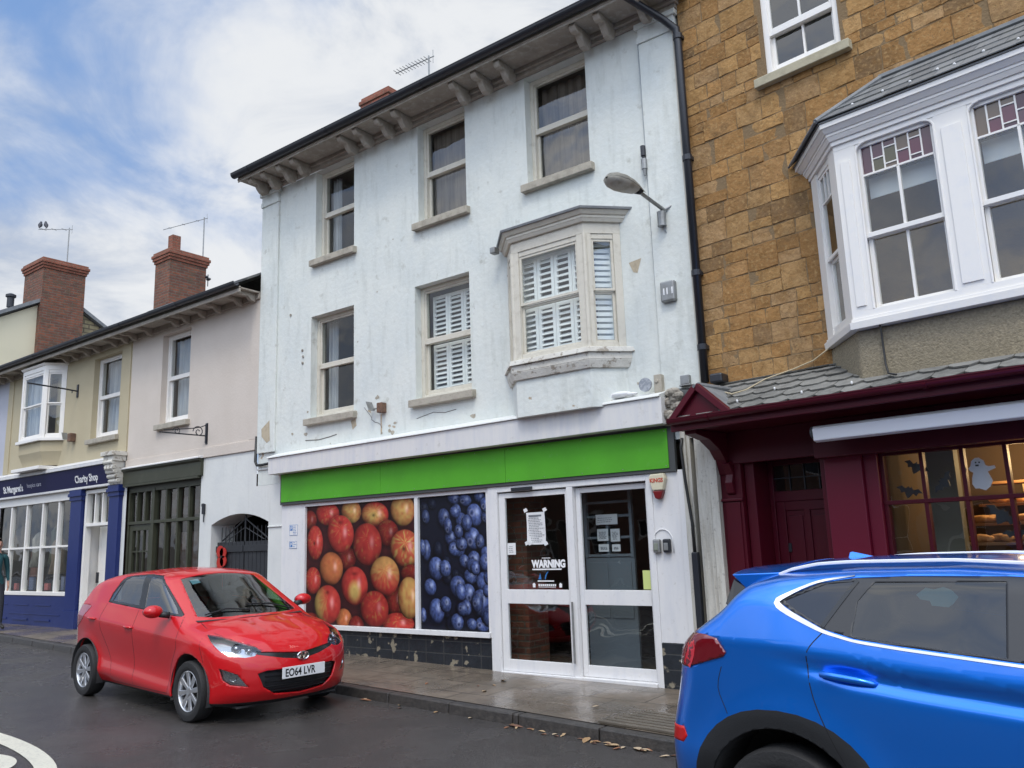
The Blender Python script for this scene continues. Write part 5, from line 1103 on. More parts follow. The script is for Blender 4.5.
# street lamp on wall bracket
lp = root('street_lamp', 'grey street lamp with long lantern head on a wall bracket', 'street lamp', tuple(F0((-3.80, .0, 5.0))))
H0 = Vector((-3.78, .04, 5.13)); H1 = Vector((-3.79, .56, 5.175)); H2 = Vector((-4.08, 1.02, 5.335))
m = MB(F0); m.box(-3.83, -3.75, .0, .02, 5.06, 5.22); m.tube([(-3.78, .01, 5.12), (-3.78, .06, 5.13), H0+Vector((0, .08, .01)), H1], [.03, .026, .022, .020], 10); m.tube([(-3.70, .02, 5.17), (-3.78, .06, 5.13)], .018, 8); m.build('bracket_arm', m_steel, lp, smooth=False)
m = MB(F0); m.tube([(-3.80, .08, 5.11), (-3.80, .08, 4.96)], [.05, .045], 10); m.tube([(-3.80, .08, 4.96), (-3.80, .08, 4.945)], [.05, .05], 10); m.build('gear_box', m_steel, lp)
ax_ = Vector((-.16, .50, .07)).normalized(); sd_ = ax_.cross(Vector((0, 0, 1))).normalized(); up_ = sd_.cross(ax_)
def lamp_shell(prof, name, mt, zlo, zhi):
    m = MB(F0); vs = []; n = 14
    for (t, w_, hu, hl) in prof:
        for k in range(n+1):
            a = math.pi*k/n; y = w_*math.cos(a); zz_ = (hu if zhi else -hl)*math.sin(a); vs.append(tuple(H1+ax_*t+sd_*y+up_*zz_))
    m.add(vs, [(i*(n+1)+k, i*(n+1)+k+1, (i+1)*(n+1)+k+1, (i+1)*(n+1)+k) for i in range(len(prof)-1) for k in range(n)]); return m.build(name, mt, lp, smooth=True, weld=False, recalc=True)
prof = [(-.05, .028, .03, .03), (.0, .05, .045, .03), (.07, .08, .07, .03), (.17, .115, .085, .05), (.28, .13, .09, .07), (.38, .115, .08, .07), (.44, .08, .055, .045), (.465, .02, .01, .01)]
lamp_shell(prof, 'hood', mat('weathered grey lamp hood', (.17, .165, .14), .7, noise_=[(16, .45, .65, (.28, .27, .23), .8, 5)]), 0, True)
lamp_shell([(t, w_*.97, hu, hl) for t, w_, hu, hl in prof[2:]], 'bowl', mat('clouded lamp bowl', (.36, .34, .29), .35, noise_=[(12, .45, .65, (.24, .22, .17), .8, 5)]), 0, False)
m = MB(F0); m.box(-.0, .0, 0, 0, 0, 0) if False else None
# grey box with number
nb = root('meter_box', 'grey metal box with white numerals on the wall under the lamp', 'box', tuple(F0((-3.79, .0, 4.08))))
m = MB(F0); m.box(-3.875, -3.705, .0, .10, 4.09, 4.32); m.build('case', m_steel, nb, bevel=.02)
txt(F0((-3.845, .103, 4.17)), (1, 0, 0), (0, 0, 1), '11 1', .095, m_whiteprint, 'numerals', nb, sx=.8, bold=.004)
# floodlights
def flood(u, z, s_, lab):
    f = root('floodlight', lab, 'floodlight', tuple(F0((u, 0, z-.06))))
    m = MB(F0); m.box(u-.0, u+.10*s_, .0, .10*s_, z-.07*s_, z+.07*s_); m.build('body', mat('rusted steel', (.10, .06, .045), .8, noise_=[(20, .4, .6, (.22, .12, .07), .7, 5)]), f, bevel=.01)
    m = MB(F0); m.hexa([(u-.09*s_, .05, z-.03), (u-.09*s_, .16, z-.03), (u-.08*s_, .16, z-.03), (u-.08*s_, .05, z-.03)], [(u-.15*s_, .05, z+.10*s_), (u-.15*s_, .16, z+.10*s_), (u-.14*s_, .16, z+.10*s_), (u-.14*s_, .05, z+.10*s_)]); m.tube([(u-.10*s_, .06, z+.0), (u, .05, z)], .012, 6); m.build('reflector', m_steel, f)
flood(-8.27, 3.50, 1.0, 'rusty floodlight on the white wall over the green board')
flood(-17.30, 4.02, 1.2, 'dark floodlight on the cream wall above the charity sign')
m = MB(F0); m.box(-8.29, -8.265, .001, .0025, 3.16, 3.42); m.build('rust_streak', mat('rust stain', (.46, .34, .22), .85, noise_=[(20, .4, .7, (.58, .52, .44), .9, 4)]), wb)
# wall clamp and cables on the white front
wc = root('cable_clamp', 'small grey and black cable clamp high on the white wall above the lamp', 'cable clamp', tuple(F0((-3.97, 0, 5.6))))
m = MB(F0); m.tube([(-3.985, .05, 5.96), (-3.985, .05, 5.84)], .028, 10); m.tube([(-3.985, .05, 5.84), (-3.985, .05, 5.80)], .014, 8); m.build('insulator', m_black, wc)
m = MB(F0); m.tube([(-3.98, .05, 5.80), (-3.98, .05, 5.68)], .034, 10); m.tube([(-3.98, .05, 5.68), (-3.98, .05, 5.60)], [.026, .012], 10); m.build('gland', m_steel, wc)
def cable(fr, pts, r_, mt, lab, name='cable', cat='cable'):
    m = MB(fr); m.tube(pts, r_, 6); return tag(rebase(m.build(name, mt, None, smooth=True)), lab, cat)
m_greycable = mat('grey cable', (.30, .33, .35), .6); m_blackcable = mat('black cable', (.02, .02, .02), .5)
cable(F0, [(-3.965, .04, 7.3), (-3.97, .012, 6.0), (-3.97, .012, 5.6), (-3.965, .012, 4.4), (-3.955, .012, 3.1)], .007, m_greycable, 'thin grey cable running down the right edge of the white wall through the clamp')
cable(F0, [(-3.80, .08, 4.97), (-3.77, .02, 4.85), (-3.77, .012, 4.4), (-3.78, .012, 4.32)], .006, m_greycable, 'short grey cable between the lamp and the numbered grey box')
cable(F0, [(-3.76, .03, 4.1), (-3.72, .012, 3.95), (-3.71, .012, 3.3), (-3.70, .02, 3.16)], .006, m_greycable, 'grey cable dropping from the numbered grey box to the fascia')
cable(F0, [(-3.76, .06, 2.62), (-3.775, .07, 2.52), (-3.76, .06, 2.2), (-3.72, .05, 1.75), (-3.715, .05, 1.44)], .017, m_blackcable, 'thick black cable curving down the cream boards by the green board')
cable(F0, [(-11.07, .03, 3.40), (-11.08, .035, 3.0), (-11.04, .035, 2.94), (-10.9, .04, 2.935), (-10.56, .05, 2.95)], .022, m_blackcable, 'black pipe bending round the corner at the left end of the fascia')
# downpipes
dp = root('downpipe', 'black downpipe running down between the white and golden stone fronts', 'downpipe', tuple(F0((-3.42, .05, 3.2))))
m = MB(F0); m.tube([(-3.95, .60, 7.66), (-3.90, .50, 7.60), (-3.58, .16, 7.32), (-3.46, .08, 7.18), (-3.45, .075, 7.0), (-3.45, .075, 3.16)], .043, 12); m.build('pipe', m_gutter, dp, smooth=True)
m = MB(F0)
for z in (7.05, 5.6, 4.3, 3.5): m.tube([(-3.45, .075, z), (-3.45, .075, z+.06)], .054, 12); m.box(-3.50, -3.40, .0, .05, z+.01, z+.05)
m.build('clip', m_gutter, dp)
m = MB(F0); m.box(-3.36, -3.22, .01, .18, 3.12, 3.22); m.build('hopper', m_black, dp, bevel=.02)
dp2 = MB(F0); dp2.box(-3.735, -3.67, .03, .10, .05, 1.46); tag(rebase(dp2.build('cable_trunking', m_black, None, bevel=.01)), 'wide black trunking strip low on the cream boards', 'trunking')
cp = MB(F0); cp.tube([(-3.52, .04, 7.2), (-3.515, .035, 3.1)], .012, 6); tag(rebase(cp.build('conduit', mat('cream conduit', (.5, .47, .4), .6), None)), 'thin cream conduit beside the black downpipe', 'conduit')
# clutter on top of the fascia
bd_ = root('plastic_bag', 'crumpled white plastic bag lying on the fascia near its right end', 'bag', tuple(F0((-4.5, .12, 3.13))))
m = MB(F0)
for (u, d, z, a, b, c) in ((-4.55, .10, 3.15, .12, .05, .03), (-4.42, .11, 3.16, .13, .06, .035), (-4.30, .10, 3.15, .08, .05, .02)): m.ell((u, d, z), a, b, c, 12, 7)
m.build('film', m_paper, bd_, smooth=True)
dsc = MB(F0); dsc.tube([(-4.10, .13, 3.22), (-4.10, .15, 3.22)], [.075, .075], 20); tag(rebase(dsc.build('satellite_dish', mat('grey disc', (.38, .40, .43), .5, noise_=[(30, .45, .55, (.2, .22, .25), .7, 3)]), None)), 'small grey round disc standing on the fascia beside the bag', 'disc')
jb = MB(F0); jb.box(-4.02, -3.93, .02, .10, 3.12, 3.32); jb.tube([(-3.985, .10, 3.25), (-3.985, .112, 3.25)], .022, 10); tag(rebase(jb.build('junction_box', m_stonetrim, None, bevel=.008)), 'beige junction box with a round hole above the fascia', 'junction box')
jb = MB(F0); jb.box(-3.72, -3.62, .02, .09, 3.17, 3.27); jb.box(-3.735, -3.605, .02, .095, 3.155, 3.17); tag(rebase(jb.build('junction_box', m_steel, None, bevel=.012)), 'small grey junction box at the foot of the downpipe', 'junction box')
# burgundy triangular gablet at the canopy's left end, part of the stone building
m = MB(F1)
ga, gb2, gz0, gz1 = .06, .62, 2.70, 2.95; dd = .76
m.prism([(ga, gz0), (gb2, gz0), ((ga+gb2)/2-.02, gz1)], 'd', .10, dd-.03)
T = [(ga-.05, gz0-.01), (gb2+.04, gz0-.01), ((ga+gb2)/2-.02, gz1+.05)]
for p, q in ((T[0], T[2]), (T[1], T[2]), (T[0], T[1])):
    v = Vector((q[0]-p[0], q[1]-p[1])); n_ = Vector((-v.y, v.x)).normalized()*.030
    m.prism([(p[0]-n_.x, p[1]-n_.y), (q[0]-n_.x, q[1]-n_.y), (q[0]+n_.x, q[1]+n_.y), (p[0]+n_.x, p[1]+n_.y)], 'd', dd-.05, dd+.015)
m.build('gablet', m_burg, sbd, bevel=.004)
m = MB(F1)
apx = ((ga+gb2)/2-.02, gz1+.06)
m.hexa([(gb2+.05, dd-.05, gz0), (gb2+.05, .05, gz0+.02), (gb2+.03, .05, gz0+.0), (gb2+.03, dd-.05, gz0-.02)], [(apx[0]+.01, dd-.05, apx[1]+.01), (apx[0]+.01, .02, apx[1]+.01), (apx[0]-.01, .02, apx[1]-.01), (apx[0]-.01, dd-.05, apx[1]-.01)])
m.hexa([(ga-.06, dd-.05, gz0), (ga-.06, .05, gz0), (ga-.04, .05, gz0-.02), (ga-.04, dd-.05, gz0-.02)], [(apx[0]-.01, dd+.02, apx[1]+.01), (apx[0]-.01, .02, apx[1]+.01), (apx[0]+.01, .02, apx[1]-.01), (apx[0]+.01, dd+.02, apx[1]-.01)])
m.tube([(apx[0], dd-.05, apx[1]), (apx[0]+.03, .02, apx[1]+.01)], .03, 8); m.build('gablet_roof', m_lead, sbd)
m = MB(F0); m.hexa([(-3.90, .02, 2.80), (-3.66, .02, 2.80), (-3.62, .10, 2.80), (-3.86, .10, 2.80)], [(-3.84, .02, 3.16), (-3.60, .02, 3.14), (-3.60, .08, 3.10), (-3.82, .10, 3.12)]); tag(rebase(m.build('slate_scrap', m_signedge, None, bevel=.006)), 'torn dark sheet hanging between the fascia end and the burgundy gablet', 'sheet')
# roller awning
aw = root('awning', 'pale grey rolled up awning under the burgundy canopy', 'awning', tuple(F1((3, .36, 2.45))), ARZ)
m = MB(F1); m.tube([(1.30, .50, 2.47), (5.1, .50, 2.47)], .045, 16); m.build('roll', mat('grey awning cloth', (.62, .62, .63), .8), aw, smooth=False, autos=40)
m = MB(F1); m.hexa([(1.31, .50, 2.37), (5.1, .50, 2.37), (5.1, .555, 2.385), (1.31, .555, 2.385)], [(1.31, .48, 2.50), (5.1, .48, 2.50), (5.1, .56, 2.49), (1.31, .56, 2.49)]); m.build('front_bar', mat('white bar', (.76, .76, .77), .5), aw, bevel=.008)
m = MB(F1); m.tube([(1.285, .50, 2.46), (1.305, .50, 2.46)], .055, 16); m.build('end_cap', m_signedge, aw)
# cable over the tiles and down the bay apron
cable(F1, [(1.38, .06, 3.30), (1.15, .03, 3.19), (.95, .04, 3.14), (.72, .16, 3.07), (.62, .36, 2.96), (.50, .42, 2.93), (.36, .32, 2.98), (.20, .12, 3.09)], .007, mat('cream cable', (.5, .42, .28), .7), 'cream cable trailing from the bay across the tiled canopy')
cable(F1, [(1.98, .56, 3.30), (1.975, .535, 3.2), (1.98, .54, 2.95), (2.0, .56, 2.86), (2.08, .62, 2.83)], .009, m_blackcable, 'black cable hanging down the pebble dashed bay apron')
# festoon bulbs along slate edge
for i, u in enumerate((1.98, 2.22, 2.46, 2.66, 2.80, 3.0, 3.25)):
    m = MB(F1); m.ell((u, .58-.06*(i % 2), 5.235+.045*(i % 2)), .012, .012, .012, 8, 6); b_ = m.build('bulb', m_paper, None, smooth=True); tag(rebase(b_), 'tiny white fairy light bulb on the slates of the big bay', 'bulb', 'fairy light bulbs on the bay roof')
for i, (u, d, z) in enumerate(((.66, .62, 2.82), (1.30, .66, 2.80), (1.72, .62, 2.82), (.95, .45, 2.91))):
    m = MB(F1); m.ell((u, d, z), .010, .010, .016, 8, 6); b_ = m.build('bulb', m_paper, None, smooth=True); tag(rebase(b_), 'tiny white fairy light bulb on the stone tiled canopy', 'bulb', 'fairy light bulbs on the tiled canopy')
# hanging sign brackets on the left houses
def scroll(u, z, r0, r1, a0, a1, d, n=22): return [(u, d+(r0+(r1-r0)*k/n)*math.cos(a0+(a1-a0)*k/n), z+(r0+(r1-r0)*k/n)*math.sin(a0+(a1-a0)*k/n)) for k in range(n+1)]
sbk = root('sign_bracket', 'black scrolled iron sign bracket without a sign on the pink house', 'sign bracket', tuple(F0((-12.5, 0, 3.5))))
m = MB(F0); m.tube([(-12.5, .02, 3.44), (-12.5, .02, 3.76)], .014, 6); m.tube([(-12.5, .02, 3.56), (-12.5, .85, 3.56)], .011, 6); m.tube([(-12.5, .03, 3.74)]+[(-12.5, .03+.75*k/8, 3.74-.14*(k/8)**.6) for k in range(1, 9)], .008, 6)
m.tube(scroll(-12.5, 3.62, .10, .02, 0, 9, .16), .008, 6); m.tube(scroll(-12.5, 3.60, .07, .015, 0, 9, .55), .007, 6); m.build('scrollwork', m_black, sbk)
m = MB(F0); m.box(-12.53, -12.47, .0, .012, 3.42, 3.78); m.build('wall_plate', m_black, sbk)
sb3 = root('sign_bracket', 'plain black iron arm projecting from the cream house beside its bay', 'sign bracket', tuple(F0((-17.2, 0, 4.9))))
m = MB(F0); m.tube([(-17.22, .0, 4.98), (-17.22, .3, 5.0), (-17.22, .98, 5.03)], .016, 6); m.build('arm', m_black, sb3)
m = MB(F0); m.box(-17.25, -17.19, .0, .02, 4.85, 5.12); m.tube([(-17.22, .12, 4.98), (-17.22, .12, 4.93)], .01, 6); m.build('wall_plate', m_black, sb3)
wl = root('wall_lamp', 'small dark wall light between the olive shopfront and the gateway', 'wall light', tuple(F0((-12.5, 0, 2.2))))
m = MB(F0); m.box(-12.50, -12.46, .0, .05, 2.25, 2.42); m.tube([(-12.48, .02, 2.25), (-12.48, .02, 2.12)], .01, 6); m.box(-12.56, -12.50, .0, .02, 2.38, 2.43); m.build('body', m_black, wl, bevel=.004)
# poppy ornament on the gate
pp = root('poppy_sign', 'red poppy shaped plaque with a black centre on the dark gate', 'plaque', tuple(F0((-12.08, -.2, 1.3))))
m = MB(F0)
for (u, z, r_) in ((-12.11, 1.63, .095), (-12.03, 1.61, .085), (-12.10, 1.46, .095), (-12.02, 1.48, .085)): m.tube([(u, -.078, z), (u, -.062, z)], r_, 20)
m.build('petals', mat('poppy red', (.42, .02, .012), .6), pp)
m = MB(F0); m.tube([(-12.06, -.062, 1.55), (-12.06, -.05, 1.55)], .020, 14); m.build('centre', m_black, pp)
# aerials and birds on them
def aerial(x, y, z0, z1, dirx, diry, ln, n, lab, el=.10, tilt=0., parts=True):
    a = root('aerial', lab, 'aerial', (x, y, z0), 0, 'television aerials on the roofs')
    m = MB(); m.tube([(x, y, z0), (x, y, z1)], .016, 6); m.build('mast', m_steel, a)
    m = MB(); e0 = Vector((x, y, z1-.05)); dv = Vector((dirx, diry, tilt)).normalized(); sv = Vector((-dv.y, dv.x, 0)).normalized(); e1 = e0+dv*ln
    m.tube([e0-dv*.12, e1], .010, 6)
    for k in range(n): c = e0+dv*(ln*(k+.5)/n); m.tube([c-sv*el, c+sv*el], .006, 5)
    m.tube([e0-dv*.1+Vector((0, 0, .13)), e0-dv*.1-Vector((0, 0, .13))], .006, 5); m.build('boom', m_steel, a); return e0, e1, dv
aerial(-9.21, 10.0, 9.5, 10.30, -.98, -.05, .80, 11, 'toothed aerial on the white building roof against the clouds')
E0, E1, DV = aerial(-24.1, 10.5, 9.9, 11.15, -.9, -.35, 1.15, 3, 'aerial with two birds on the left brick chimney', tilt=.14)
aerial(-19.4, 11.95, 8.6, 10.62, -.95, -.2, 1.55, 3, 'thin aerial on a tall mast behind the middle brick chimney', el=.05)
def bird(p, h, lab):
    b = root('bird', lab, 'bird', tuple(p), 0, 'birds perched on the left aerial')
    me = bpy.data.meshes.new('body'); M2 = MB(); c, s2_ = math.cos(h), math.sin(h)
    prof = [(-.17, -.10, .012), (-.12, -.06, .022), (-.06, .0, .050), (.0, .045, .062), (.05, .09, .055), (.075, .125, .036), (.09, .155, .036), (.105, .175, .030), (.13, .175, .010), (.15, .17, .003)]
    M2.tube([(p[0]+a*c, p[1]+a*s2_, p[2]+.09+z) for a, z, r_ in prof], [r_ for a, z, r_ in prof], 10)
    M2.tube([(p[0]+.01, p[1]+.01, p[2]+.06), (p[0]+.01, p[1]+.01, p[2])], .004, 5); M2.tube([(p[0]-.01, p[1]-.01, p[2]+.06), (p[0]-.01, p[1]-.01, p[2])], .004, 5)
    M2.build('body', mat('black feathers', (.02, .02, .028), .6), b, smooth=True)
bird(E0+DV*1.10, 2.6, 'small black bird perched at the outer tip of the left aerial'); bird(E0+DV*.88, 2.9, 'small black bird perched second from the tip of the left aerial')
m = MB(); m.tube([(-19.2, 12.0, 8.62), (-19.2, 12.0, 8.95)], .012, 6); m.ell((-19.14, 11.98, 8.80), .09, .05, .04, 8, 6); m.ell((-19.23, 11.98, 8.88), .05, .05, .04, 8, 6); tag(rebase(m.build('roof_spotlight', m_black, None)), 'small black fitting on the aerial mast beside the middle chimney', 'fitting')
m = MB(F0); m.box(-6.12, -6.04, .10, .2, 5.17, 5.25); tag(rebase(m.build('cable_box', m_steel, None, bevel=.01)), 'small grey cable box at the left corner of the shuttered bay', 'box')
m = MB(F0)
for (u, z) in ((-10.0, 4.62), (-9.98, 4.52), (-9.99, 4.42), (-10.3, 5.24), (-5.98, 4.9)): m.tube([(u, .0, z), (u, .012, z)], .022, 6)
m.build('plugged_holes', m_rubble, wb)
for (pts) in (((-10.94, 3.50), (-10.74, 3.62), (-10.72, 3.30), (-10.80, 3.27), (-10.93, 3.38)), ((-8.90, 3.40), (-8.80, 3.42), (-8.78, 3.32), (-8.86, 3.27)), ((-4.28, 4.66), (-4.12, 4.68), (-4.18, 4.52), (-4.23, 4.54)), ((-8.55, 3.50), (-8.50, 3.56), (-8.48, 3.46))):
    m = MB(F0); m.prism(pts, 'd', .0365 if pts[0][0] < -10.6 else .001, .0385 if pts[0][0] < -10.6 else .003); m.build('bare_patch', mat('bare plaster', (.47, .40, .29), .9, noise_=[(14, .45, .65, (.34, .28, .2), .7, 5)]), wb)
r4 = random.Random(31); m_bare = mat('flaked paint', (.40, .36, .29), .9, noise_=[(20, .45, .65, (.26, .23, .18), .8, 5)])
for i in range(34):
    u = r4.uniform(-10.5, -4.1) if i > 10 else r4.uniform(-9.9, -6.5); z = 3.12+abs(r4.gauss(0, .22)) if i % 3 else r4.uniform(3.2, 7.2); s_ = r4.uniform(.008, .035) if z < 4 else r4.uniform(.005, .014); n_ = 9
    if -6.1 < u < -4.3 and z < 5.3: continue
    if any(a-.05 < u < b+.05 for a, b in Fl+U) and z > 3.3: continue
    m = MB(F0); m.prism([(u+s_*r4.uniform(.5, 1.3)*math.cos(2*math.pi*k/n_)*1.5, z+s_*r4.uniform(.5, 1.3)*math.sin(2*math.pi*k/n_)) for k in range(n_)], 'd', .001, .0025); m.build('paint_chip', m_bare, wb)
m = MB(F0)
r3 = random.Random(5); u = -8.62; z = 3.56; pts = [(u, .002, z)]
for k in range(9): u += r3.uniform(.0, .07); z -= r3.uniform(.01, .06); pts.append((u, .002, z))
m.tube(pts, .004, 4); m.tube([(-7.6, .002, 3.28), (-7.3, .002, 3.33), (-7.1, .002, 3.30), (-6.9, .002, 3.32)], .004, 4); m.tube([(-9.9, .002, 3.22), (-9.6, .002, 3.20), (-9.35, .002, 3.22), (-9.2, .003, 3.24)], .006, 4); m.build('crack', mat('crack shadow', (.12, .11, .10), .9), wb)
# ------------------------------------------------------------------ bakery window things
gst = root('ghost_cutout', 'white paper ghost cut-out stuck inside the bakery window', 'cut-out', tuple(F1((2.42, -.07, 1.86))), ARZ)
gp_ = [(.0, .0), (.05, -.02), (.09, .01), (.115, .06), (.10, .10), (.085, .14), (.12, .155), (.15, .165), (.145, .19), (.10, .185), (.075, .195), (.065, .235), (.03, .265), (-.005, .265), (-.035, .24), (-.045, .20), (-.065, .175), (-.05, .15), (-.03, .14), (-.045, .09), (-.05, .04), (-.03, .0)]
m = MB(F1); m.prism([(2.37+x*.93, 1.92+z*.93) for x, z in gp_], 'd', -.075, -.072); m.build('paper', mat('white felt', (.72, .72, .78), .9), gst)
m = MB(F1)
for (x, z) in ((.0, .225), (.028, .225)): m.tube([(2.37+x*.93, -.071, 1.92+z*.93), (2.37+x*.93, -.070, 1.92+z*.93)], .007, 8)
m.box(2.365, 2.39, -.0715, -.070, 2.098, 2.112); m.build('face', m_black, gst)
def bat(u, z, s_, rot, lab):
    P = [(-.16, .03), (-.10, .07), (-.05, .045), (-.03, .06), (-.02, .085), (-.01, .065), (.01, .065), (.02, .085), (.03, .06), (.05, .045), (.10, .07), (.16, .03), (.11, .02), (.09, -.02), (.05, .0), (.02, -.05), (0, -.07), (-.02, -.05), (-.05, .0), (-.09, -.02), (-.11, .02)]
    c, s2_ = math.cos(rot), math.sin(rot); m = MB(F1); m.prism([(u+s_*(x*c-y*s2_), z+s_*(x*s2_+y*c)) for x, y in P], 'd', -.075, -.072)
    tag(rebase(m.build('bat_cutout', m_black, None)), lab, 'cut-out', 'black bat cut-outs in the bakery window')
bat(1.90, 2.12, .7, -.5, 'black bat cut-out high in the first pane of the bakery window'); bat(2.12, 1.98, .7, .9, 'black bat cut-out high beside the first glazing bar'); bat(1.82, 1.92, .7, -.3, 'black bat cut-out low in the top row, first pane'); bat(2.50, 1.68, .9, -.6, 'large black bat cut-out below the paper ghost'); bat(2.60, 1.54, .7, .1, 'black bat cut-out low under the ghost, lower of the two')
rp = random.Random(11)
for i in range(30):
    sh_ = i % 4; z_, dd2 = ((1.475, -.9), (1.645, -1.25), (1.825, -1.6), (1.275, -.6))[sh_]; u = 2.0+1.3*rp.random()
    m = MB(F1); m.ell((u, dd2+rp.uniform(-.06, .06), z_+.035), .10, .07, .04, 10, 6); m.ell((u+.07, dd2+.03, z_+.03), .06, .05, .03, 8, 5); m.build('loaf', m_orange, sbd, smooth=True)
lt = root('shop_light', 'warm lit lamp hanging inside the bakery', 'lamp', tuple(F1((3.0, -.9, 2.3))), ARZ)
m = MB(F1); m.ell((3.0, -.9, 2.36), .06, .06, .06, 12, 8); m.build('bulb', mat('lit bulb', (1, .7, .35), .5, emis=((1, .62, .28), 12)), lt, smooth=True)
m = MB(F1); m.tube([(3.0, -.9, 2.42), (3.0, -.9, 2.5)], .01, 6); m.build('flex', m_black, lt)
for (u, d) in ((3.0, -1.5), (2.3, -1.7)):
    pl_ = bpy.data.lights.new('bakery_lamp', 'POINT'); pl_.energy = 20; pl_.color = (1, .66, .32); pl_.shadow_soft_size = .1; po = bpy.data.objects.new('bakery_lamp', pl_); COL.objects.link(po); po.location = F1((u, d, 2.25))
# ------------------------------------------------------------------ fallen leaves in the gutter: things one can count near the kerb, scattered litter
rl = random.Random(17); lc = [(.32, .20, .10), (.22, .10, .05), (.40, .28, .16), (.14, .07, .045), (.46, .36, .24)]
lm_ = [mat('dry leaf %d' % i, c, .8) for i, c in enumerate(lc)]
for i in range(46):
    if i < 34: x = rl.uniform(-5.0, -3.05) if i < 24 else rl.uniform(-3.9, -3.4); y = kerb_y(x)-abs(rl.gauss(0, .05))-.015
    elif i < 40: x = rl.uniform(-7.0, -5.2); y = kerb_y(x)-abs(rl.gauss(0, .06))-.02
    else: x = rl.uniform(-7, -3.5); y = rl.uniform(6.7, 7.6)
    zg = road_z(x)+.003 if y < kerb_y(x) else kz(x)+(base_z(x)-kz(x))*(y-kerb_y(x)-.14)/(7.95-kerb_y(x)-.14)+.004
    s_ = rl.uniform(.018, .042) if i % 9 else .065; a = rl.uniform(0, 6.28); m = MB(); tx = rl.uniform(-.5, .5)
    P = [(1.1, 0), (.5, .42), (-.1, .5), (-.8, .28), (-1.2, 0), (-.8, -.28), (-.1, -.5), (.5, -.42)]
    vs = [(x+s_*(p*math.cos(a)-q*math.sin(a)), y+s_*(p*math.sin(a)+q*math.cos(a)), zg+.012*abs(q)+s_*.35*abs(tx)*(1+p)) for p, q in P]+[(x, y, zg+.002)]
    m.add(vs, [(k, (k+1) % 8, 8) for k in range(8)]); tag(rebase(m.build('fallen_leaf', lm_[i % 5], None, recalc=False)), '%s leaf lying in the gutter %s' % (('tan', 'dark russet', 'buff', 'blackened', 'pale straw')[i % 5], 'left of the blue car' if x > -4.2 else 'below the shop doors' if x > -5.2 else 'in front of the red car') if i < 40 else '%s leaf on the wet pavement' % ('tan', 'dark russet', 'buff', 'blackened', 'pale straw')[i % 5], 'leaf', 'fallen leaves along the kerb' if i < 40 else 'fallen leaves on the pavement')
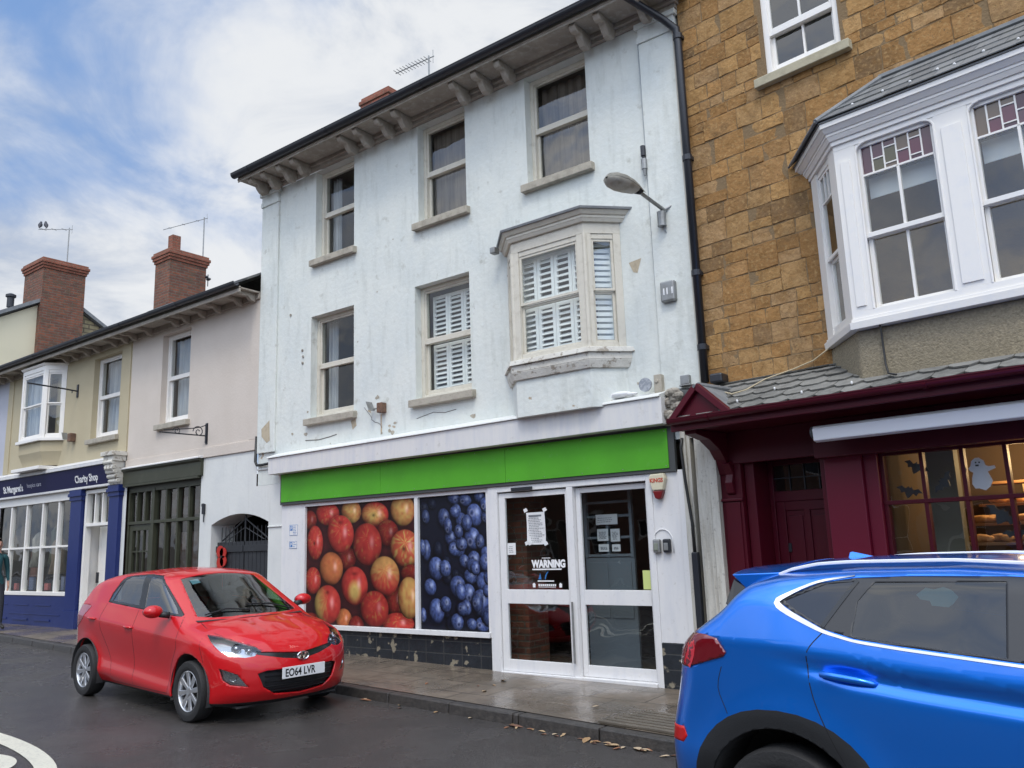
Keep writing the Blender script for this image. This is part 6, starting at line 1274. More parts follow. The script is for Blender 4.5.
# ------------------------------------------------------------------ person at the far left
def person():
    P = root('person', 'person in a teal jacket and dark trousers walking along the pavement at the left edge', 'person', (-18.2, 7.0, kz(-18.2)+.02), 0)
    bx, by_, bz = -18.2, 7.0, kz(-18.2)+.02
    V = {'pel': (0, 0, .93, .13, .10), 'wa': (0, 0, 1.06, .125, .09), 'ch': (0, 0, 1.28, .155, .105), 'sh': (0, 0, 1.40, .10, .08), 'nk': (0, 0, 1.47, .055, .055), 'hd0': (.01, 0, 1.54, .065, .07), 'hd1': (.015, 0, 1.62, .078, .09), 'hd2': (.0, 0, 1.70, .06, .07)}
    for s_, n in ((1, 'L'), (-1, 'R')):
        V['hp'+n] = (0, .09*s_, .88, .09, .09); V['kn'+n] = (.10*s_, .10*s_, .50, .058, .058); V['an'+n] = (-.02+.14*s_, .10*s_, .09, .038, .038); V['to'+n] = (.14+.14*s_, .11*s_, .03, .034, .028)
        V['sd'+n] = (0, .17*s_, 1.38, .060, .060); V['el'+n] = (-.05*s_, .235*s_, 1.12, .042, .042); V['wr'+n] = (.10-.08*s_, .23*s_, .90, .027, .027); V['hn'+n] = (.13-.08*s_, .225*s_, .83, .026, .018)
    E = [('pel', 'wa'), ('wa', 'ch'), ('ch', 'sh'), ('sh', 'nk'), ('nk', 'hd0'), ('hd0', 'hd1'), ('hd1', 'hd2')]
    for n in 'LR': E += [('pel', 'hp'+n), ('hp'+n, 'kn'+n), ('kn'+n, 'an'+n), ('an'+n, 'to'+n), ('sh', 'sd'+n), ('sd'+n, 'el'+n), ('el'+n, 'wr'+n), ('wr'+n, 'hn'+n)]
    # fingers: five short chains per hand rooted in the palm
    for s_, n in ((1, 'L'), (-1, 'R')):
        hx, hy, hz = V['hn'+n][:3]
        for k, (dx, ln) in enumerate(((-.024, .055), (-.008, .068), (.008, .072), (.022, .062))):
            V['f%d%s' % (k, n)] = (hx+dx, hy+.004, hz-.045, .0085, .0085); V['g%d%s' % (k, n)] = (hx+dx+.006, hy-.006*s_, hz-.045-ln*.6, .0078, .0078); V['h%d%s' % (k, n)] = (hx+dx+.016, hy-.018*s_, hz-.045-ln, .0068, .0068)
            E += [('hn'+n, 'f%d%s' % (k, n)), ('f%d%s' % (k, n), 'g%d%s' % (k, n)), ('g%d%s' % (k, n), 'h%d%s' % (k, n))]
        V['t0'+n] = (hx+.036, hy-.01*s_, hz-.012, .010, .010); V['t1'+n] = (hx+.052, hy-.018*s_, hz-.045, .009, .009); E += [('hn'+n, 't0'+n), ('t0'+n, 't1'+n)]
    ks = list(V); me = bpy.data.meshes.new('body'); me.from_pydata([V[k][:3] for k in ks], [(ks.index(a), ks.index(b)) for a, b in E], [])
    o = bpy.data.objects.new('body', me); COL.objects.link(o)
    sk_ = o.modifiers.new('skin', 'SKIN'); sub = o.modifiers.new('sub', 'SUBSURF'); sub.levels = 2; sub.render_levels = 2
    for i, k in enumerate(ks): me.skin_vertices[0].data[i].radius = V[k][3:5]
    me.skin_vertices[0].data[0].use_root = True
    bpy.context.view_layer.update(); me2 = bpy.data.meshes.new_from_object(o.evaluated_get(bpy.context.evaluated_depsgraph_get())); bpy.data.objects.remove(o)
    me2.name = 'body'; m_skin = mat('skin', (.50, .27, .19), .5); m_coat = mat('teal jacket cloth', (.02, .085, .095), .8, bump=(60, .3, 3)); m_tr = mat('dark trousers', (.025, .027, .035), .85); m_shoe = mat('black shoes', (.02, .018, .016), .5)
    me2.materials.clear()
    for q in (m_skin, m_coat, m_tr, m_shoe): me2.materials.append(q)
    for p in me2.polygons:
        z = p.center.z; ay = abs(p.center.y); arm = ay > .17 and z < 1.35
        p.material_index = 0 if z > 1.455 or (arm and z < .915) else 3 if z < .10 else 2 if (z < .86 and not arm) else 1; p.use_smooth = True
    o = bpy.data.objects.new('body', me2); COL.objects.link(o); o.parent = P; WM[o.name] = WM[P.name]
    fr = lambda q: Vector((bx+q[0], by_+q[1], bz+q[2]))
    h_ = MB(fr); vs = []; n1_, n2_ = 18, 10
    for j in range(n2_+1):
        for k in range(n1_):
            a = 2*math.pi*k/n1_; t = math.pi*.60*j/n2_; front = math.cos(a) > .25; lim = .36 if front else 1.0
            tt = t*(lim if front else 1); vs.append((-.012+.100*math.sin(tt)*math.cos(a), .088*math.sin(tt)*math.sin(a), 1.635+.125*math.cos(tt)))
    h_.add(vs, [(j*n1_+k, j*n1_+(k+1) % n1_, (j+1)*n1_+(k+1) % n1_, (j+1)*n1_+k) for j in range(n2_) for k in range(n1_)]); h_.build('hair', mat('grey brown hair', (.12, .09, .07), .8, bump=(90, .6, 3)), P, smooth=True)
    f_ = MB(fr); f_.ell((.100, 0, 1.605), .020, .014, .026, 10, 7)
    for s_ in (1, -1): f_.ell((.0, .084*s_, 1.61), .020, .010, .032, 8, 6)
    f_.build('nose_and_ears', m_skin, P, smooth=True)
    e_ = MB(fr)
    for s_ in (1, -1): e_.ell((.083, .032*s_, 1.635), .010, .013, .008, 8, 6)
    e_.box(.086, .094, -.022, .022, 1.562, 1.567); e_.build('eyes_and_mouth', mat('dark features', (.08, .04, .035), .4), P)
    j_ = MB(fr); j_.tube([(0, 0, 1.43), (0, 0, 1.47)], [.085, .070], 14); j_.build('collar', m_coat, P, smooth=True)
    g_ = MB(fr); g_.box(.02, .20, -.34, -.26, .62, .84); g_.build('bag', m_paper, P, bevel=.02)
person()
# ================================================================== CARS: bodies are found as the surface of a smooth solid, then panels are cut out of it
def table(pts, sm=.04, lo=None, hi=None, n=900):
    xs_ = np.array([p[0] for p in pts], float); ys_ = np.array([p[1] for p in pts], float)
    a = (lo if lo is not None else xs_.min())-.5; b = (hi if hi is not None else xs_.max())+.5
    X_ = np.linspace(a, b, n); h = X_[1]-X_[0]
    def ext(x):
        y = np.interp(x, xs_, ys_); s0 = (ys_[1]-ys_[0])/(xs_[1]-xs_[0]); s1 = (ys_[-1]-ys_[-2])/(xs_[-1]-xs_[-2])
        return np.where(x < xs_[0], ys_[0]+s0*(x-xs_[0]), np.where(x > xs_[-1], ys_[-1]+s1*(x-xs_[-1]), y))
    k = max(1, int(4*sm/h)); kk = np.arange(-k, k+1)*h; w_ = np.exp(-(kk/sm)**2/2); w_ /= w_.sum()
    Y_ = np.zeros(n)
    for d_, ww in zip(kk, w_): Y_ += ww*ext(X_+d_)
    return lambda x: np.interp(x, X_, Y_)
def smax(a, b, k):
    h = np.clip(.5+.5*(a-b)/k, 0, 1); return b*(1-h)+a*h+k*h*(1-h)
def sstep(a, b, x): t = np.clip((x-a)/(b-a), 0, 1); return t*t*(3-2*t)
class RedCar:
    def __init__(s):
        s.T_ = table([(-3.30, .55), (-3.16, .86), (-3.0, .95), (-2.86, 1.06), (-2.71, 1.32), (-2.65, 1.37), (-2.48, 1.42), (-2.2, 1.465), (-1.7, 1.495), (-1.25, 1.485), (-1.0, 1.455), (-.90, 1.425), (-.50, 1.215), (-.08, 1.0), (.0, .975), (.25, .925), (.50, .85), (.66, .765), (.75, .68), (.85, .5)], .035)
        s.zc = table([(-3.2, .955), (-2.4, .925), (-1.3, .865), (-.2, .80), (.4, .76), (.8, .70)], .1)
        s.zb = table([(-3.2, 1.13), (-2.2, 1.085), (-1.3, 1.05), (-.4, 1.01), (.3, .96), (.8, .9)], .1)
        s.wp = table([(-3.3, .74), (-2.9, .80), (-2.5, .842), (-1.8, .85), (-.8, .852), (0, .852), (.4, .83), (.8, .78)], .15)
        s.Fx = table([(.0, .60), (.15, .66), (.22, .74), (.30, .79), (.42, .805), (.55, .80), (.66, .785), (.74, .74), (.85, .66)], .02)
        s.Rx = table([(.0, 3.0), (.2, 3.08), (.32, 3.16), (.5, 3.19), (.66, 3.185), (.72, 3.15), (.9, 3.13), (1.1, 3.08), (1.3, 2.98)], .02)
    def W(s, x, z):
        w_ = s.wp(x); zc, zb = s.zc(x), s.zb(x)
        up = np.maximum(z-zc, 0); w_ = w_-.36*np.minimum(up, zb-zc)-.40*np.maximum(z-zb, 0)
        dn = zc-z; w_ = w_-.052*sstep(-.01, .42, dn)*sstep(.7, .2, x)+.020*sstep(.42, .56, dn)*sstep(.7, .2, x)-.035*sstep(.35, .7, dn)*sstep(.2, .7, x)-.10*sstep(.56, .8, dn)
        for xa in (0, -2.525):
            r = np.hypot(x-xa, z-.31); w_ = w_+.016*np.exp(-((r-.36)/.075)**2)*(z > .05)
        return w_
    def d(s, x, y, z):
        ay = np.abs(y)
        sc = np.interp(x, [-3.3, -2.7, -1.2, -.9, -.2, .2, .85], [.10, .10, .04, .22, .26, .28, .30])
        cr = np.interp(x, [-3.3, -2.6, -1.0, -.3, .2, .8], [.10, .14, .14, .10, .10, .12])
        hood = .018*(sstep(.18, .34, ay)-sstep(.50, .72, ay)*.8)*sstep(-.15, .15, x)*sstep(.78, .5, x)
        T = s.T_(x+sc*ay**2)-cr*ay**2+hood
        fb = .30*(ay/.85)**2.2+.12*(ay/.85)**6
        rb = .13*(ay/.8)**2.4+.07*(ay/.8)**8
        a = smax(ay-s.W(x, z), z-T, .075); a = smax(a, x-s.Fx(z)+fb, .09); a = smax(a, -x-s.Rx(z)+rb, .07); return smax(a, .175-z, .05)
class BlueCar:
    def __init__(s):
        s.T_ = table([(-.95, .8), (-.80, 1.14), (-.72, 1.20), (-.62, 1.26), (-.55, 1.32), (-.40, 1.42), (-.32, 1.50), (-.24, 1.555), (-.05, 1.59), (.3, 1.612), (.8, 1.622), (1.3, 1.60), (1.62, 1.545), (1.80, 1.48), (2.52, 1.12), (2.62, 1.08), (3.0, 1.03), (3.3, .95), (3.48, .84), (3.6, .6)], .035)
        s.zc = table([(-.8, 1.215), (0, 1.195), (.16, 1.165), (.61, 1.115), (1.1, 1.085), (2.2, 1.01), (3.2, .93)], .08)
        s.zb = table([(-.9, 1.42), (.0, 1.40), (.1, 1.355), (.25, 1.28), (.4, 1.245), (.61, 1.225), (1.1, 1.19), (2.2, 1.12), (3.2, 1.03)], .05)
        s.wp = table([(-.9, .86), (-.4, .90), (0, .915), (1.2, .915), (2.4, .915), (3.0, .90), (3.5, .84)], .15)
        s.Fx = table([(.0, 3.3), (.2, 3.40), (.35, 3.50), (.7, 3.52), (.9, 3.46), (1.05, 3.35)], .03)
        s.Rx = table([(.0, .60), (.25, .70), (.42, .80), (.62, .815), (.74, .80), (.92, .755), (1.04, .735), (1.2, .72), (1.4, .60), (1.6, .45)], .025)
    def W(s, x, z):
        w_ = s.wp(x); zc, zb = s.zc(x), s.zb(x)
        up = np.maximum(z-zc, 0); w_ = w_-.28*np.minimum(up, np.maximum(zb-zc, 0))-.50*np.maximum(z-np.maximum(zb, zc), 0)
        dn = zc-z; fade = sstep(-.15, .45, x)
        w_ = w_-.030*fade*np.exp(-((dn-.055)/.042)**2)
        w_ = w_-.015*sstep(.15, .5, dn)-.10*sstep(.55, .95, dn)
        w_ = w_-.006*np.exp(-((x-.375)/.09)**2-((z-1.078)/.045)**2)-.006*np.exp(-((x-1.48)/.09)**2-((z-1.045)/.045)**2)
        for xa in (0, 2.67):
            r = np.hypot(x-xa, z-.37); w_ = w_+.026*np.exp(-(np.maximum(r-.47, 0)/.11)**2)
        return w_
    def d(s, x, y, z):
        ay = np.abs(y)
        sc = np.interp(x, [-.9, -.3, .8, 1.5, 2.5, 3.5], [-.10, -.10, .0, .18, .22, .25]); cr = np.interp(x, [-.9, -.2, 1.5, 2.6], [.12, .13, .13, .09])
        T = s.T_(x+sc*ay**2)-cr*ay**2
        fb = .28*(ay/.9)**2.2+.14*(ay/.9)**6; rb = .10*(ay/.88)**2.4+.10*(ay/.88)**6
        a = smax(ay-s.W(x, z), z-T, .07); a = smax(a, x-s.Fx(z)+fb, .09); a = smax(a, -x-s.Rx(z)+rb, .075); return smax(a, .20-z, .06)
def march(car, C_, D_, tmax):
    """first zero of d from outside, along rays C+tD (arrays Nx3), by bisection between inside point C (t=0) and far t"""
    lo = np.zeros(len(D_)); hi = np.full(len(D_), tmax)
    for _ in range(26):
        m = (lo+hi)/2; P = C_+D_*m[:, None]; ins = car.d(P[:, 0], P[:, 1], P[:, 2]) < 0; lo = np.where(ins, m, lo); hi = np.where(ins, hi, m)
    return C_+D_*((lo+hi)/2)[:, None]
def side_y(car, x, z):
    x = np.atleast_1d(np.asarray(x, float)); z = np.atleast_1d(np.asarray(z, float)); lo = np.zeros(len(x)); hi = np.full(len(x), 1.3)
    for _ in range(26): m = (lo+hi)/2; i = car.d(x, m, z) < 0; lo = np.where(i, m, lo); hi = np.where(i, hi, m)
    return (lo+hi)/2
def car_root(name, label, x0, y0, h, s, dz):
    o = root(name, label, 'car', (x0, y0, road_z(x0)+dz), h); o.rotation_euler = (0, math.atan(.014), h)
    WM[o.name] = Matrix.Translation(o.location) @ Matrix.Rotation(h, 4, 'Z') @ Matrix.Rotation(math.atan(.014), 4, 'Y')
    W_ = WM[o.name]; return o, (lambda p: W_ @ (Vector(p)*s))
def body_mesh(car, xr, xf, zc, nx, nth, nc):
    th = np.linspace(0, 2*math.pi, nth, endpoint=False); rows = []
    cs, sn = np.cos(th), np.sin(th)
    def row(cx_, dx, rad):
        C_ = np.tile([cx_, 0, zc], (nth, 1)).astype(float); D_ = np.stack([np.full(nth, dx), rad*cs, rad*sn], 1); return march(car, C_, D_, 2.2)
    for j in range(nc, 0, -1): a = math.pi/2*j/nc; rows.append(row(xr, -math.sin(a), math.cos(a) if j < nc else 1e-4))
    for i in range(nx+1): rows.append(row(xr+(xf-xr)*i/nx, 0, 1))
    for j in range(1, nc+1): a = math.pi/2*j/nc; rows.append(row(xf, math.sin(a), math.cos(a) if j < nc else 1e-4))
    V = np.concatenate(rows); n = len(rows)
    F = [(i*nth+k, i*nth+(k+1) % nth, (i+1)*nth+(k+1) % nth, (i+1)*nth+k) for i in range(n-1) for k in range(nth)]
    bm = bmesh.new(); vs = [bm.verts.new(v) for v in V]
    for f in F: bm.faces.new([vs[i] for i in f])
    bmesh.ops.remove_doubles(bm, verts=bm.verts, dist=4e-4); bmesh.ops.recalc_face_normals(bm, faces=bm.faces); bm.faces.layers.int.new('tag'); return bm
def cut(bm, pts, axis, mid, new, pred=None, zlim=None, only=None):
    """pts 3D points (or 2D when axis is 'y','x','z'); faces inside the convex outline seen along axis and facing it get material index new"""
    if isinstance(axis, str):
        A = {'y': Vector((0, 1, 0)), '-y': Vector((0, -1, 0)), 'x': Vector((1, 0, 0)), '-x': Vector((-1, 0, 0)), 'z': Vector((0, 0, 1)), '-z': Vector((0, 0, -1))}[axis]
        P = [Vector((p[0], 0, p[1])) if 'y' in axis else Vector((0, p[0], p[1])) if 'x' in axis else Vector((p[0], p[1], 0)) for p in pts]
    else: A = Vector(axis).normalized(); P = [Vector(p) for p in pts]
    e1 = Vector((0, 0, 1)).cross(A) if abs(A.z) < .8 else Vector((1, 0, 0)); e1.normalize(); e2 = A.cross(e1).normalized()
    Q = [(p.dot(e1), p.dot(e2)) for p in P]
    # convex hull, counter-clockwise
    Q = sorted(set((round(a, 5), round(b, 5)) for a, b in Q)); 
    def half(q):
        h = []
        for p in q:
            while len(h) > 1 and (h[-1][0]-h[-2][0])*(p[1]-h[-2][1])-(h[-1][1]-h[-2][1])*(p[0]-h[-2][0]) <= 0: h.pop()
            h.append(p)
        return h[:-1]
    H = half(Q)+half(Q[::-1]); x0, x1 = min(q[0] for q in H)-.06, max(q[0] for q in H)+.06; y0, y1 = min(q[1] for q in H)-.06, max(q[1] for q in H)+.06
    tg = bm.faces.layers.int['tag']
    for f in bm.faces:
        c = f.calc_center_median(); ok = x0 < c.dot(e1) < x1 and y0 < c.dot(e2) < y1 and f.normal.dot(A) > .03 and (pred is None or pred(c)) and (only is None or f.material_index in only)
        f[tg] = 1 if ok else 0
    for i in range(len(H)):
        a, b = H[i], H[(i+1) % len(H)]; d = (e1*(b[0]-a[0])+e2*(b[1]-a[1])).normalized(); no = d.cross(A); co = e1*a[0]+e2*a[1]
        fs = [f for f in bm.faces if f[tg] == 1] if i == 0 else cur
        if not fs: return
        g = set(fs)
        for f in fs: g.update(f.edges); g.update(f.verts)
        res = bmesh.ops.bisect_plane(bm, geom=list(g), dist=1e-5, plane_co=co, plane_no=no)
        cur = [f for f in res['geom'] if isinstance(f, bmesh.types.BMFace) and f.is_valid and f[tg] == 1]
        for f in cur:
            if (f.calc_center_median()-co).dot(no) > 0: f[tg] = 0
        cur = [f for f in cur if f[tg] == 1]
    for f in cur: f.material_index = new; f[tg] = 0
def both(bm, pts, axis, new, **k):
    """apply a cut on this side and mirrored on the other"""
    if axis == 'y': cut(bm, pts, '-y', 0, new, **k); cut(bm, pts, 'y', 0, new, **k)
    else:
        cut(bm, pts, axis, 0, new, **k); cut(bm, [(p[0], -p[1], p[2]) for p in pts], (axis[0], -axis[1], axis[2]), 0, new, **k)
def take(bm, idx, name, mt, parent, s, offset=0., delete=True, solid=0.):
    """lift faces of one material index out of the body into parts, one per connected piece"""
    fs = [f for f in bm.faces if f.material_index == idx]; out_ = []
    if not fs: return out_
    seen = set(); groups = []
    fset = set(fs)
    for f in fs:
        if f in seen: continue
        st = [f]; seen.add(f); gset = []
        while st:
            q = st.pop(); gset.append(q)
            for e in q.edges:
                for h in e.link_faces:
                    if h in fset and h not in seen: seen.add(h); st.append(h)
        if len(gset) > 3: groups.append(gset)
    for gset in groups:
        vm = {}; V = []; F = []
        for f in gset:
            q = []
            for v in f.verts:
                if v not in vm: vm[v] = len(V); V.append((v.co+v.normal*offset)*s)
                q.append(vm[v])
            F.append(q)
        me = bpy.data.meshes.new(name); me.from_pydata([tuple(v) for v in V], [], F); me.materials.append(mt); me.polygons.foreach_set('use_smooth', [True]*len(F))
        o = bpy.data.objects.new(name, me); COL.objects.link(o); o.parent = parent; WM[o.name] = WM[parent.name]
        if solid: sd_ = o.modifiers.new('thick', 'SOLIDIFY'); sd_.thickness = solid; sd_.offset = -1
        out_.append(o)
    if delete: bmesh.ops.delete(bm, geom=[f for f in fs], context='FACES')
    return out_
def finish_body(bm, s, mats, parent, name='body', thick=.018):
    me = bpy.data.meshes.new(name)
    for v in bm.verts: v.co = v.co*s
    bm.to_mesh(me); bm.free()
    for m in mats: me.materials.append(m)
    me.polygons.foreach_set('use_smooth', [True]*len(me.polygons))
    o = bpy.data.objects.new(name, me); COL.objects.link(o); o.parent = parent; WM[o.name] = WM[parent.name]
    sd_ = o.modifiers.new('thick', 'SOLIDIFY'); sd_.thickness = thick; sd_.offset = -1; sd_.material_offset = len(mats)-1; sd_.material_offset_rim = 0; sd_.use_rim = True
    return o
m_tyre = mat('tyre rubber', (.018, .018, .019), .75, bump=(60, .3, 3)); m_alloy = mat('silver alloy', (.55, .56, .58), .28, metal=.85); m_plast = mat('black car plastic', (.016, .017, .019), .5, bump=(140, .12, 2)); m_liner = mat('car lining', (.05, .05, .052), .9)
m_gap = mat('panel gap', (.006, .006, .008), .7); m_chrome = mat('chrome', (.66, .67, .69), .10, metal=1.); m_gloss_black = mat('gloss black trim', (.012, .013, .015), .18)
m_seat = mat('dark seat cloth', (.03, .03, .033), .9); m_lens = glassmat('lamp lens', (.92, .94, .95), f0=.06); m_amber = mat('amber lens', (.7, .25, .03), .2)
def wheel(fr, parent, x, y, z, r, wd, side, style, steer=0.):
    """tyre with tread shoulder, alloy rim with spokes; side -1/+1 is the outer face direction"""
    def f2(p):                       # local wheel frame: p = (a, out, b)
        c, s_ = math.cos(steer), math.sin(steer); ax, ay = p[0], p[1]*side
        return fr((x+ax*c-ay*s_, y+ax*s_+ay*c, z+p[2]))
    t = MB(f2); pr = [(r*.66, -wd*.45), (r*.80, -wd*.50), (r*.95, -wd*.47), (r*.995, -wd*.36), (r, 0), (r*.995, wd*.36), (r*.95, wd*.47), (r*.80, wd*.50), (r*.70, wd*.46), (r*.665, wd*.40), (r*.66, -wd*.45)]
    n = 48; vs = [(a*math.cos(2*math.pi*k/n), o_, a*math.sin(2*math.pi*k/n)) for a, o_ in pr for k in range(n)]
    t.add(vs, [(i*n+k, i*n+(k+1) % n, (i+1)*n+(k+1) % n, (i+1)*n+k) for i in range(len(pr)-1) for k in range(n)])
    w_ = t.build('wheel', m_tyre, parent, smooth=False, autos=35)
    q = MB(f2); pr = [(r*.675, wd*.43), (r*.655, wd*.45), (r*.63, wd*.40), (r*.60, wd*.22), (r*.60, -wd*.4)]
    vs = [(a*math.cos(2*math.pi*k/n), o_, a*math.sin(2*math.pi*k/n)) for a, o_ in pr for k in range(n)]
    q.add(vs, [(i*n+k, i*n+(k+1) % n, (i+1)*n+(k+1) % n, (i+1)*n+k) for i in range(len(pr)-1) for k in range(n)])
    ns = {'red': 8, 'blue': 5}[style]; hub = r*.16
    for k in range(ns):
        a = 2*math.pi*(k+.25)/ns
        for sgn in ((-1, 1) if style == 'blue' else (0,)):
            a2 = a+sgn*.16; ca, sa = math.cos(a2), math.sin(a2); w0, w1 = (.021, .030) if style == 'red' else (.018, .026)
            def P(rad, off, o_): return (rad*ca-off*sa, o_, rad*sa+off*ca)
            q.hexa([P(hub*.6, -w0, wd*.28), P(r*.64, -w1, wd*.30), P(r*.64, w1, wd*.30), P(hub*.6, w0, wd*.28)], [P(hub*.6, -w0*.8, wd*.36), P(r*.64, -w1*.85, wd*.40), P(r*.64, w1*.85, wd*.40), P(hub*.6, w0*.8, wd*.36)])
    vs = [(hub*math.cos(2*math.pi*k/16)*f_, o_, hub*math.sin(2*math.pi*k/16)*f_) for f_, o_ in ((1, wd*.25), (1, wd*.37), (.7, wd*.40), (.01, wd*.40)) for k in range(16)]
    q.add(vs, [(i*16+k, i*16+(k+1) % 16, (i+1)*16+(k+1) % 16, (i+1)*16+k) for i in range(3) for k in range(16)])
    q.build('rim', m_alloy, w_, bevel=.003)
    d_ = MB(f2); vs = [(r*a*math.cos(2*math.pi*k/24), o_, r*a*math.sin(2*math.pi*k/24)) for a, o_ in ((.58, -.02), (.58, .0), (.01, .0)) for k in range(24)]
    d_.add(vs, [(i*24+k, i*24+(k+1) % 24, (i+1)*24+(k+1) % 24, (i+1)*24+k) for i in range(2) for k in range(24)]); d_.build('brake_disc', m_gap, w_)
    return w_
def housing(fr, parent, x, z, r, y0, y1):
    for s_ in (1, -1):
        m = MB(fr); n = 28; vs = [(x+r*math.cos(a), s_*y, z+r*math.sin(a)) for y in (y0, y1) for a in [-.35+(math.pi+.7)*k/n for k in range(n+1)]]
        m.add(vs, [(k, k+1, n+2+k, n+1+k) for k in range(n)]); m.add([vs[n+1+k] for k in range(n+1)], [tuple(range(n+1))]); m.build('wheel_housing', m_liner, parent, recalc=False)
def ribbon(car, fr, name, mt, parent, pts, wd, lift=.0015, side=-1, n=None, thick=.004, taper=None):
    """strip lying on the body side along points (x,z)"""
    P = []; 
    for (a, b) in zip(pts, pts[1:]):
        k = max(2, int(math.hypot(b[0]-a[0], b[1]-a[1])/.03))
        for i in range(k): P.append((a[0]+(b[0]-a[0])*i/k, a[1]+(b[1]-a[1])*i/k))
    P.append(pts[-1]); P = np.array(P)
    for _ in range(2 if len(pts) > 2 else 0):
        Q = P.copy(); Q[1:-1] = (P[:-2]+2*P[1:-1]+P[2:])/4; P = Q
    T_ = np.gradient(P, axis=0); T_ /= np.linalg.norm(T_, axis=1)[:, None]; Nn = np.stack([-T_[:, 1], T_[:, 0]], 1)
    w_ = np.full(len(P), wd) if taper is None else np.interp(np.linspace(0, 1, len(P)), [t for t, _ in taper], [v for _, v in taper])
    A, B = P+Nn*w_[:, None]/2, P-Nn*w_[:, None]/2; ya, yb = side_y(car, A[:, 0], A[:, 1])+lift, side_y(car, B[:, 0], B[:, 1])+lift
    m = MB(fr); vs = []
    for i in range(len(P)): vs += [(A[i, 0], side*ya[i], A[i, 1]), (B[i, 0], side*yb[i], B[i, 1]), (B[i, 0], side*(yb[i]-thick), B[i, 1]), (A[i, 0], side*(ya[i]-thick), A[i, 1])]
    m.add([tuple(map(float, v)) for v in vs], [(4*i+k, 4*i+(k+1) % 4, 4*i+4+(k+1) % 4, 4*i+4+k) for i in range(len(P)-1) for k in range(4)]); return m.build(name, mt, parent, smooth=False)
def seats(fr, parent, rows, y_=.36, z0=.30, w_=.24, hh=.62):
    for x in rows:
        for s_ in (1, -1):
            m = MB(fr); m.ell((x, s_*y_, z0+.14), .27, w_, .10, 14, 8); m.hexa([(x-.30, s_*y_-w_, z0+.12), (x-.18, s_*y_-w_, z0+.12), (x-.18, s_*y_+w_, z0+.12), (x-.30, s_*y_+w_, z0+.12)], [(x-.42, s_*y_-w_*.8, z0+hh+.1), (x-.34, s_*y_-w_*.8, z0+hh+.1), (x-.34, s_*y_+w_*.8, z0+hh+.1), (x-.42, s_*y_+w_*.8, z0+hh+.1)])
            m.ell((x-.39, s_*y_, z0+hh+.20), .055, .13, .085, 12, 8); m.build('seat', m_seat, parent, bevel=.03)
def gb_plate(fr, parent, M_, text, col, w_=.52, h_=.111):
    """number plate: M_ maps (across, out, up) to car coordinates"""
    f3 = lambda p: fr(M_(p)); m = MB(f3); m.box(-w_/2, w_/2, 0, .008, -h_/2, h_/2); p_ = m.build('number_plate', col, parent, bevel=.002)
    O_ = Vector(f3((0, .0085, 0))); U_ = Vector(f3((1, .0085, 0)))-O_; V_ = Vector(f3((0, .0085, 1)))-O_
    txt(Vector(f3((-w_*.44, .0085, -.036))), U_, V_, text, .100, m_gloss_black, 'registration', p_, sx=.80, bold=.002, ext=.0006)
    return p_
